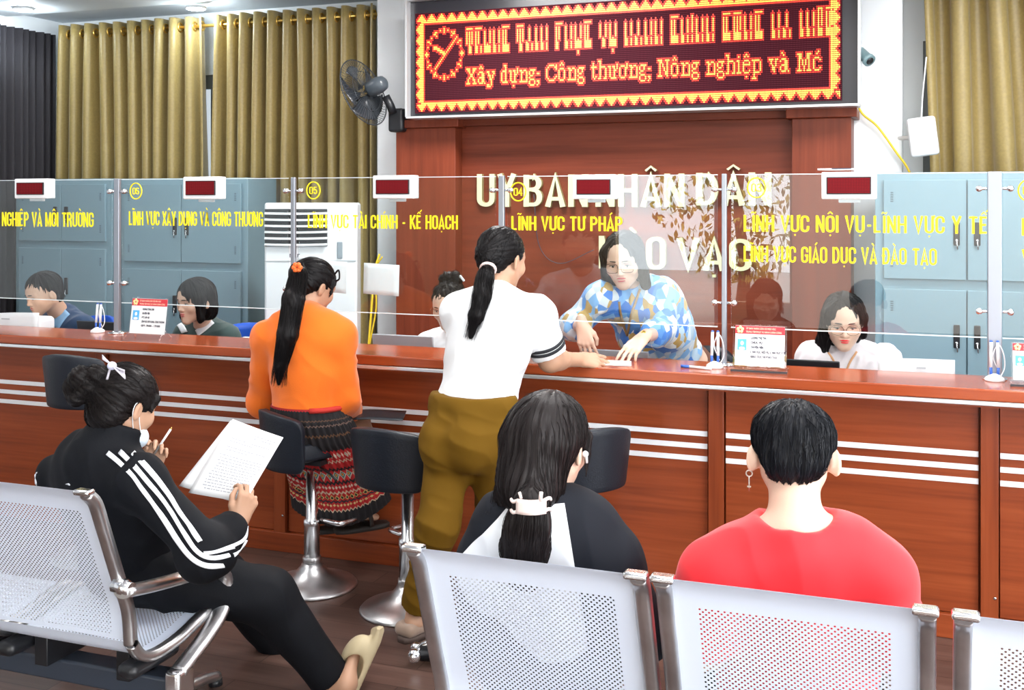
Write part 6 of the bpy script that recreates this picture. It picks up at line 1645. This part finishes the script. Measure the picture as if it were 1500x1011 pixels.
ft = D(527, 938, 3.72); fd = (ft-D(512, 1004, 3.63)).normalized(); fs = hv(-.15, .2, 0); 
S.cone(an[0], D(508, 1002, 3.63), .038, .034, .03); S.cone(D(508, 1000, 3.63), D(522, 950, 3.71), .034, .030, .03, flat=(hv(.9, 0, -.2), .65))
for k in range(4):
    c_ = D(519+7*k*.9, 940+3.0*k, 3.705+.012*k); S.ell(c_, (.0115-.0015*k,)*3, k=.006)
body(R, S, M_skin2)
S = Sdf(); torso(S, pel, nk, rx, .034, w=1.10, sh=sh, depth=1.08); S.g = 0
limb(S, sh[0], el[0], el[0].lerp(wr_[0], .86), .066, .060, .048, 0, k=.04, cap=True); limb(S, sh[1], el[1], el[1].lerp(wr_[1], .92), .062, .056, .044, 0, k=.04, cap=True)
S.ell(el[0]+Vector((0, 0, -.015)), (.075, .07, .062), k=.05); S.ell(el[0].lerp(wr_[0], .55), .058, k=.03)
S.cut(pel-UP*.07, -UP); S.cone(nk-UP*.02, nk.lerp(M @ Vector((0, -.005, -.055)), .95), .084, .080, .03, cap=True)
M_track = mat('black_tracksuit', (.0035, .0042, .0065), .75, spec=.18, bump=(200, .05))
jk = cloth(R, S, 'track_jacket', M_track, .006, wrinkle(.010, hv(.5, 0, -.85), 15, 4, seed=21))
M_stripe = mat('white_stripe', (.80, .82, .86), .7)
def on(j, pts, n=5): return smoothpts([hitray(j, u, v) for u, v in pts], n)
def side_from(j):
    N = vnormals(*j); vv = j[0]
    def f(p): i = int(((vv-V3(p))**2).sum(1).argmin()); return Vector([float(x) for x in N[i]])
    return f
nf = side_from(jk)
for pts, w_ in (([(158, 662), (188, 690), (213, 722), (238, 760), (262, 797), (284, 823), (306, 832), (330, 829)], 7.5),
            ([(176, 660), (206, 692), (232, 722), (256, 760), (278, 795), (295, 817), (318, 819), (341, 813)], 7.5),
            ([(194, 662), (224, 692), (248, 724), (268, 756), (286, 782), (294, 795)], 7.5), ([(296, 811), (320, 808), (344, 800)], 7),
            ([(344, 800), (358, 794), (366, 783), (368, 771)], 6), ([(344, 813), (356, 810), (366, 800), (370, 790)], 6)):
    decal(jk, pts, w_, M_stripe, 'sleeve_stripe', R)
for pts in ([(53, 694), (48, 692), (44, 697), (49, 703), (53, 707), (50, 713), (44, 711)], [(96, 709), (98, 706), (101, 709), (100, 713)]):
    decal(jk, pts, 3, M_stripe, 'back_lettering', R, step=2, across=2)
S = Sdf(); S.ell(pel+UP*.02, (.20, .16, .12), R=Matrix((rx, UP.cross(rx), UP)).transposed(), k=.05)
for i, hp_ in ((0, hpR), (1, hpL)): limb(S, hp_, kn[i], kn[i].lerp(an[i], .93), .108, .084, .064, 0, k=.04, cap=True)
cloth(R, S, 'track_trousers', M_track, .007, wrinkle(.009, hv(.3, 0, -.9), 13, 4, seed=23))
# slide on the lifted foot
S = Sdf(); hl, tp = D(507, 1009, 3.64), D(531, 934, 3.73); fd = (tp-hl).normalized(); sd = hv(-.25, .95, 0); nrm = sd.cross(fd).normalized()
if nrm.dot(RGT) < 0: nrm = -nrm
Q_ = Matrix((sd, fd, nrm)).transposed(); md_ = hl.lerp(tp, .5)+nrm*.030
S.box(md_, (.046, .125, .016), R=Q_, rd=.014, k=.01)
S.ell(hl.lerp(tp, .66)-nrm*.004, (.055, .062, .044), R=Q_, k=.02); S.ell(hl.lerp(tp, .98)-nrm*.004, (.030, .036, .030), R=Q_, k=.006, sub=True); S.ell(hl.lerp(tp, .30)-nrm*.006, (.044, .06, .036), R=Q_, k=.006, sub=True)
for k in range(9): S.cone(hl.lerp(tp, .12+.1*k)+nrm*.050-sd*.06, hl.lerp(tp, .12+.1*k)+nrm*.050+sd*.06, .0055, k=.003, sub=True)
cloth(R, S, 'slide', mat('cream_rubber', (.52, .43, .27), .6), .004, None, 1)
# mask hooked under her chin
T = lambda *p: M @ Vector(p)
K = Sdf(M); K.ell((0, .040, -.084), (.068, .068, .048), k=.01); K.cut((0, .04, -.052), (0, -.35, 1)); K.cut((0, -.004, 0), (0, -1, 0)); K.ell((0, .034, -.088), (.063, .060, .052), k=.004, sub=True)
cloth(R, K, 'face_mask', mat('mask_white', (.66, .75, .84), .8), .0035, None, 1)
b = MB()
for s in (-1, 1): b.tube(smoothpts([T(s*.06, .05, -.085), T(s*.076, .01, -.04), T(s*.082, -.018, .012), T(s*.083, -.03, -.02), T(s*.06, .03, -.11)], 5), .0014, 5)
part(b, 'mask_loops', M_gwhite, R)
cap = Sdf(M); cap.ell((0, -.014, .036), (.090, .108, .092)).ell((0, -.06, -.03), (.074, .05, .065), k=.03); cap.ell((0, .128, -.04), (.066, .085, .105), k=.015, sub=True)
for s in (-1, 1): cap.ell((s*.094, .012, -.052), (.03, .045, .045), k=.012, sub=True); cap.cone((s*.076, .050, .04), (s*.080, .040, -.01), .010, .003, k=.012)
cap.M = None; bc = D(130, 566, 3.40)
for dx_, dy_, dz_, r_ in ((0, 0, 0, .048), (-.045, .0, -.004, .034), (-.02, -.02, .032, .034), (.025, 0, .03, .038), (-.03, -.02, -.03, .03), (.04, 0, -.02, .04)): cap.ell(bc+RGT*dx_+FWD*dy_+UP*dz_, r_, k=.012)
bcn = np.array(bc)
hair_obj(R, cap, .0045, grooves(M, .006, 22, pole=(-.6, -.7, .35), c=(-.03, -.06, .05)), mat('black_brown_hair', (.0075, .0055, .0055), .45, spec=.16), lambda v, q: lay_strands(v, q, lambda p_: bcn-p_, 600, .10, seed=31)+lay_strands(v, q, lambda p_: (0, 0, -1), 24, .12, seed=32, lift=.006), sr=.0008)
b = MB(); b.ball(D(164, 536, 3.30), (.014, .014, .013), sub=3); part(b, 'hair_bow_knot', mat('lilac_satin', (.62, .63, .80), .5), R)
b = MB(); b.grid(lambda u, v: D(165+18*u, 537+12*u+ (v-.5)*(2+9*u)*1.3, 3.29+.01*math.sin(4*v)), 8, 6).grid(lambda u, v: D(163-13*u, 534-11*u+(v-.5)*(2+5*u), 3.30), 8, 4).grid(lambda u, v: D(162-5*u+(v-.5)*(3), 538+18*u, 3.30), 8, 3)
ob = part(b, 'hair_bow', mat('pale_grey_satin', (.52, .50, .56), .45), R); md = ob.modifiers.new('t', 'SOLIDIFY'); md.thickness = .003
# pen and papers in her hands
t = empty('pen', D(238, 652, 3.55), 0, 'slim white pen held up in the left hand of the woman in black tracksuit', 'pen')
a_, b_ = D(224, 668, 3.56), D(250, 629, 3.54)
MB().tube([a_-t.location, b_-t.location], .004, 8).build('barrel', M_gwhite, t); MB().tube([b_-t.location, (b_-t.location)*1.12], .0026, 8, r2=.001).build('tip', M_brass, t)
def sheet(c00, c10, c11, c01, label, bend, text=True, seed=1):
    P = [D(*c) for c in (c00, c10, c11, c01)]; c0 = sum(P, Vector())/4
    n = (P[1]-P[0]).cross(P[3]-P[0]).normalized()
    def fn(u, v): return P[0]*(1-u)*(1-v)+P[1]*u*(1-v)+P[2]*u*v+P[3]*(1-u)*v+n*bend*math.sin(PI*u)*(1-.5*v)-c0
    o = MB().grid(fn, 14, 14).build('paper_sheet', M_paper, solid=.0008); o.location = c0
    if text:
        rs = random.Random(seed); b = MB(); off = n if n.dot(ray(330, 690)) < 0 else -n
        for r in range(22):
            v = .10+.038*r
            if r in (2, 5, 8): continue
            x = .50 if r < 2 else .12+.08*rs.random(); xe = .88 if r not in (4, 7) else .55
            while x < xe:
                l = rs.uniform(.02, .07)
                b.b.faces.new([b.b.verts.new(fn(min(.93, a), v+dv)+off*.0016) for a, dv in ((x, 0), (x+l, 0), (x+l, .011), (x, .011))]); x += l+.016
        tx = b.build('print', mat('grey_ink', (.42, .43, .48), .7), o); 
    return tag(o, label, 'paper')
sheet((338, 616, 3.60), (400, 640, 3.54), (352, 738, 3.45), (262, 712, 3.52), 'rear sheet of the papers held by the woman in black tracksuit, peeking out at left', .01, False)
sheet((341, 614, 3.585), (415, 641, 3.525), (359, 736, 3.44), (276, 722, 3.50), 'printed front sheet held in the right hand of the woman in black tracksuit', .012)

# ------------------------------------------------------------------ the girl with the hair clip
hd = D(806, 652, 2.66); nk = D(800, 748, 2.63); pel = D(805, 967, 2.80); M = frame(hd, hv(.42, .88, -.20), s=1.02)
R = person(pel, 'girl with long dark hair in a pale clip, black jacket with white back panel, seated')
rx = hv(.985, -.15); S = Sdf(); sh = (D(893, 822, 2.60), D(716, 828, 2.66)); torso(S, pel, nk, rx, sh=sh, w=1.0); head(S, M); neck(S, M, nk, .048)
el = [D(945, 930, 2.66), D(700, 930, 2.76)]; wr_ = [D(930, 940, 2.88), D(760, 940, 2.95)]
for i, s in ((0, 1), (1, -1)): limb(S, sh[i], el[i], wr_[i], .044, .036, .025); hand(S, wr_[i], hv(-.3 if i == 0 else .3, .9, -.1), UP, s, .5, s=.95)
kn = [pel+rx*.10+hv(.05, 1)*.40, pel-rx*.10+hv(0, 1)*.40]; an = [kn[0]-UP*.36, kn[1]-UP*.36]
for i, s in ((0, .09), (1, -.09)): limb(S, pel+rx*s, kn[i], an[i], .085, .06, .04)
body(R, S, M_skin3)
S = Sdf(); torso(S, pel, nk, rx, .030, w=1.08, sh=sh); S.g = 0
for i in (0, 1): limb(S, sh[i], el[i], el[i].lerp(wr_[i], .9), .066, .060, .042, 0, k=.04, cap=True)
S.cone(nk-UP*.03, nk.lerp(M @ Vector((0, -.02, -.08)), .45), .080, .064, .03, cap=True)
def plane_mat(name, ca, cb, planes, loc):
    """cb inside all planes (point, outward normal), ca elsewhere: a cut-and-sewn panel"""
    m = bpy.data.materials.new(name); m.use_nodes = True; nt = m.node_tree; p = nt.nodes['Principled BSDF']; p.inputs['Roughness'].default_value = .8; p.inputs['Specular IOR Level'].default_value = .25
    tc = nd(nt, 'ShaderNodeTexCoord'); h = None
    for pt, n in planes:
        d = nd(nt, 'ShaderNodeVectorMath', operation='DOT_PRODUCT'); nt.links.new(tc.outputs['Object'], d.inputs[0]); d.inputs[1].default_value = n
        c = nd(nt, 'ShaderNodeMath', operation='LESS_THAN'); nt.links.new(d.outputs['Value'], c.inputs[0]); c.inputs[1].default_value = Vector(pt).dot(n)
        if h is None: h = c.outputs[0]
        else: k = nd(nt, 'ShaderNodeMath', operation='MULTIPLY'); nt.links.new(h, k.inputs[0]); nt.links.new(c.outputs[0], k.inputs[1]); h = k.outputs[0]
    mx = nd(nt, 'ShaderNodeMix', data_type='RGBA'); nt.links.new(h, mx.inputs[0]); mx.inputs[6].default_value = (*ca, 1); mx.inputs[7].default_value = (*cb, 1); nt.links.new(mx.outputs[2], p.inputs['Base Color'])
    return m
def edge(a, b, side, depth=2.52):
    A, B_ = D(*a, depth), D(*b, depth); n = (B_-A).cross(FWD).normalized()
    return A, (n if n.dot(side) > 0 else -n)
pl = [edge((746, 748), (688, 815), -RGT), edge((828, 744), (845, 850), RGT), edge((740, 741), (830, 743), UP), (D(780, 780, 2.64), FWD)]
jm = plane_mat('black_white_jacket', (.0065, .008, .013), (.80, .82, .84), pl, pel)
for nd_ in [n for n in jm.node_tree.nodes if n.type == 'VECT_MATH']: pass
v, q = S.mesh(.006, wrinkle(.007, hv(.4, 0, -.9), 14, 4, seed=41), 3)
# object coordinates are measured from the person's origin: shift the seam planes with it
off = Vector((pel.x, pel.y, 0))
for n in jm.node_tree.nodes:
    if n.type == 'MATH' and n.operation == 'LESS_THAN':
        d = n.inputs[0].links[0].from_node
v = v-V3(off)
o = mesh_obj('jacket', v, q, jm, None); o.parent = R; o.location = (0, 0, 0)
for (pt, nn), c in zip(pl, [n for n in jm.node_tree.nodes if n.type == 'MATH' and n.operation == 'LESS_THAN']): c.inputs[1].default_value = (Vector(pt)-off).dot(nn)
S = Sdf()
for i, s in ((0, .09), (1, -.09)): limb(S, pel+rx*s, kn[i], kn[i].lerp(an[i], .9), .10, .078, .06, 0, k=.04, cap=True)
S.ell(pel+UP*.01, (.19, .15, .12), k=.04)
cloth(R, S, 'trousers', M_track, .008, wrinkle(.005))
gp = D(776, 742, 2.46); H = Sdf(M)
H.ell((0, -.014, .036), (.088, .107, .092)).ell((0, .128, -.03), (.068, .085, .11), k=.015, sub=True)
H.ell((.094, .006, -.025), (.03, .03, .035), k=.012, sub=True); H.cone((.080, .040, .03), (.083, .035, -.065), .010, .002, k=.012); H.cone((-.080, .02, .03), (-.085, .01, -.09), .03, .02, k=.03)
H.M = None
H.cone(M @ Vector((-.010, -.058, .0)), M @ Vector((-.012, -.072, -.085)), .088, .072, .04); H.cone(M @ Vector((-.012, -.072, -.085)), gp, .072, .030, .04)
H.cone(M @ Vector((-.065, -.02, -.06)), D(735, 735, 2.60), .040, .014, .03)
path = [gp, D(773, 770, 2.46), D(770, 800, 2.49), D(768, 842, 2.53)]
for (a, b_, ra, rb) in zip(path[:-1], path[1:], (.034, .046, .050), (.046, .050, .040)): H.cone(a, b_, ra, rb, .02, flat=(FWD, .5))
g3 = np.array(gp)
lk = [[D(740+3*k, 690, 2.60), D(730+2*k, 720, 2.6), D(724+4*k, 742, 2.6), D(716+7*k, 752+3*k, 2.58)] for k in range(4)]
ex = sum([tail_strands(l, [.012, .014, .012, .006], 0, 26, 50+i, 1.0, r=.0008) for i, l in enumerate(lk)], [])
hair_obj(R, H, .004, grooves(M, .0055, 26, c=(.0, .0, .02), along=1.2), M_hair2, lambda v, q: lay_strands(v, q, lambda p_: np.array((0, 0, -1.0))+(g3-p_)*(1.5 if p_[2] > g3[2] else -.2)*min(1, max(0, (M.translation.z+.02-p_[2])*8)), 700, .13, seed=42, lift=.0012, step_noise=.12), extra=ex+tail_strands(path, [.034, .046, .052, .046], .04, 260, 7, .9, length=(.95, 1.05)), sr=.0008)
# the claw clip
cm = mat('pale_blush_clip', (.80, .66, .62), .35); b = MB()
c0 = D(778, 741, 2.41)
b.grid(lambda u, v: c0+RGT*(-.030+.060*u)+UP*((v-.5)*.032)-FWD*(.012*math.sin(PI*u)), 10, 4); ob = part(b, 'hair_clip', cm, R); md = ob.modifiers.new('t', 'SOLIDIFY'); md.thickness = .007
b = MB()
for s in (-1, 1):
    for dz_ in (-.012, .012): b.tube(smoothpts([c0+RGT*s*.028+UP*dz_, c0+RGT*s*.040+UP*(dz_+.004*s)-FWD*(-.004), c0+RGT*s*.044+UP*(dz_-.004)+FWD*.022], 5), .004, 6)
b.tube([c0+RGT*.02+UP*.014-FWD*.012, c0+RGT*.022+UP*.034-FWD*.016], .0045, 6); b.tube([c0-RGT*.022+UP*.016, c0-RGT*.026+UP*.030], .0035, 6)
part(b, 'clip_teeth', cm, R)
b = MB(); e0 = M @ Vector((.0925, -.004, -.012)); b.ball(e0, (.008, .008, .008), sub=2); b.tube([e0+Vector((.002, 0, 0)), e0+UP*-.022+FWD*.004+RGT*.004], .0036, 8, r2=.003); part(b, 'earbud', M_gwhite, R)

# ------------------------------------------------------------------ the boy in the red T-shirt
hd = D(1162, 662, 2.50); nk = D(1166, 780, 2.43); pel = D(1170, 992, 2.70); M = frame(hd, hv(.22, .92, -.34), s=1.0)
R = person(pel, 'boy in red T-shirt with short black hair and dangling earring, seated on the bench')
rx = hv(.995, -.08); S = Sdf(); sh = (D(1281, 848, 2.42), D(1052, 846, 2.46)); torso(S, pel, nk, rx, sh=sh, w=1.06); head(S, M)
for s in (-1, 1): S.at(M); S.ell((s*.091, -.014, -.020), (.008, .018, .033), Euler((-.15, 0, s*.75)).to_matrix(), k=.008)
neck(S, M, nk-UP*.01, .056)
el = [D(1318, 960, 2.50), D(1018, 955, 2.52)]; wr_ = [D(1270, 965, 2.80), D(1080, 965, 2.80)]
for i, s in ((0, 1), (1, -1)): limb(S, sh[i], el[i], wr_[i], .048, .040, .028); hand(S, wr_[i], hv(-.3 if i == 0 else .3, .9, -.1), UP, s, .5)
kn = [pel+rx*.12+hv(.05, 1)*.42, pel-rx*.12+hv(-.05, 1)*.42]; an = [kn[0]-UP*.36, kn[1]-UP*.36]
for i, s in ((0, .09), (1, -.09)): limb(S, pel+rx*s, kn[i], an[i], .085, .06, .04)
body(R, S, M_skin3, .004)
S = Sdf(); torso(S, pel, nk-UP*.018, rx, .027, w=1.12, sh=sh, depth=1.05); S.g = 0
for i in (0, 1): S.cone(sh[i], sh[i].lerp(el[i], .85), .076, .084, .05, cap=True)
S.M = None; S.cut(pel-UP*.06, -UP); S.ell(nk+UP*.052+FWD*.012, (.078, .088, .080), R=Matrix((rx, UP.cross(rx), UP)).transposed(), k=.024, sub=True)
M_red = mat('red_jersey', (.72, .008, .016), .75, sheen=.25)
rt_ = cloth(R, S, 'tee_shirt', M_red, .0055, wrinkle(.008, hv(.35, 0, -.9), 13, 3.5, seed=51))
S = Sdf()
for i, s in ((0, .09), (1, -.09)): limb(S, pel+rx*s, kn[i], kn[i].lerp(an[i], .9), .10, .078, .06, 0, k=.04, cap=True)
S.ell(pel+UP*.01, (.19, .15, .12), k=.04)
cloth(R, S, 'trousers', M_track, .008, wrinkle(.005))
H = Sdf(M); H.ell((0, -.012, .034), (.095, .110, .082)).ell((0, -.062, -.022), (.070, .050, .060), k=.035)
H.ell((0, .128, -.045), (.075, .085, .085), k=.015, sub=True)
for s in (-1, 1): H.ell((s*.098, .010, -.036), (.040, .055, .050), k=.012, sub=True)
pt = np.array(M @ Vector((.005, -.035, .135)))
hair_obj(R, H, .004, grooves(M, .008, 22, pole=(.05, -.25, 1), c=(.0, -.02, .03), along=2.5), mat('blue_black_hair', (.0055, .0062, .009), .42, spec=.18), lambda v, q: lay_strands(v, q, lambda p_: (p_-pt)*np.array((1, 1, 1.5))+np.array((0, 0, -.05)), 900, .075, seed=52, lift=.0012, step_noise=.10), sr=.0009)
b = MB(); e0 = M @ Vector((-.098, -.018, -.050)); b.tube([e0+Vector((.007*math.cos(a), 0, -.006+.007*math.sin(a))) for a in np.linspace(0, 2*PI, 15)], .0016, 6, caps=False); b.tube([e0-UP*.014, e0-UP*.046], .0016, 6); b.box(e0-UP*.036, (.008, .003, .003)); part(b, 'earring', mat('dull_silver', (.6, .58, .52), .3, .9), R)
# the boy's red bag strap showing between the seats
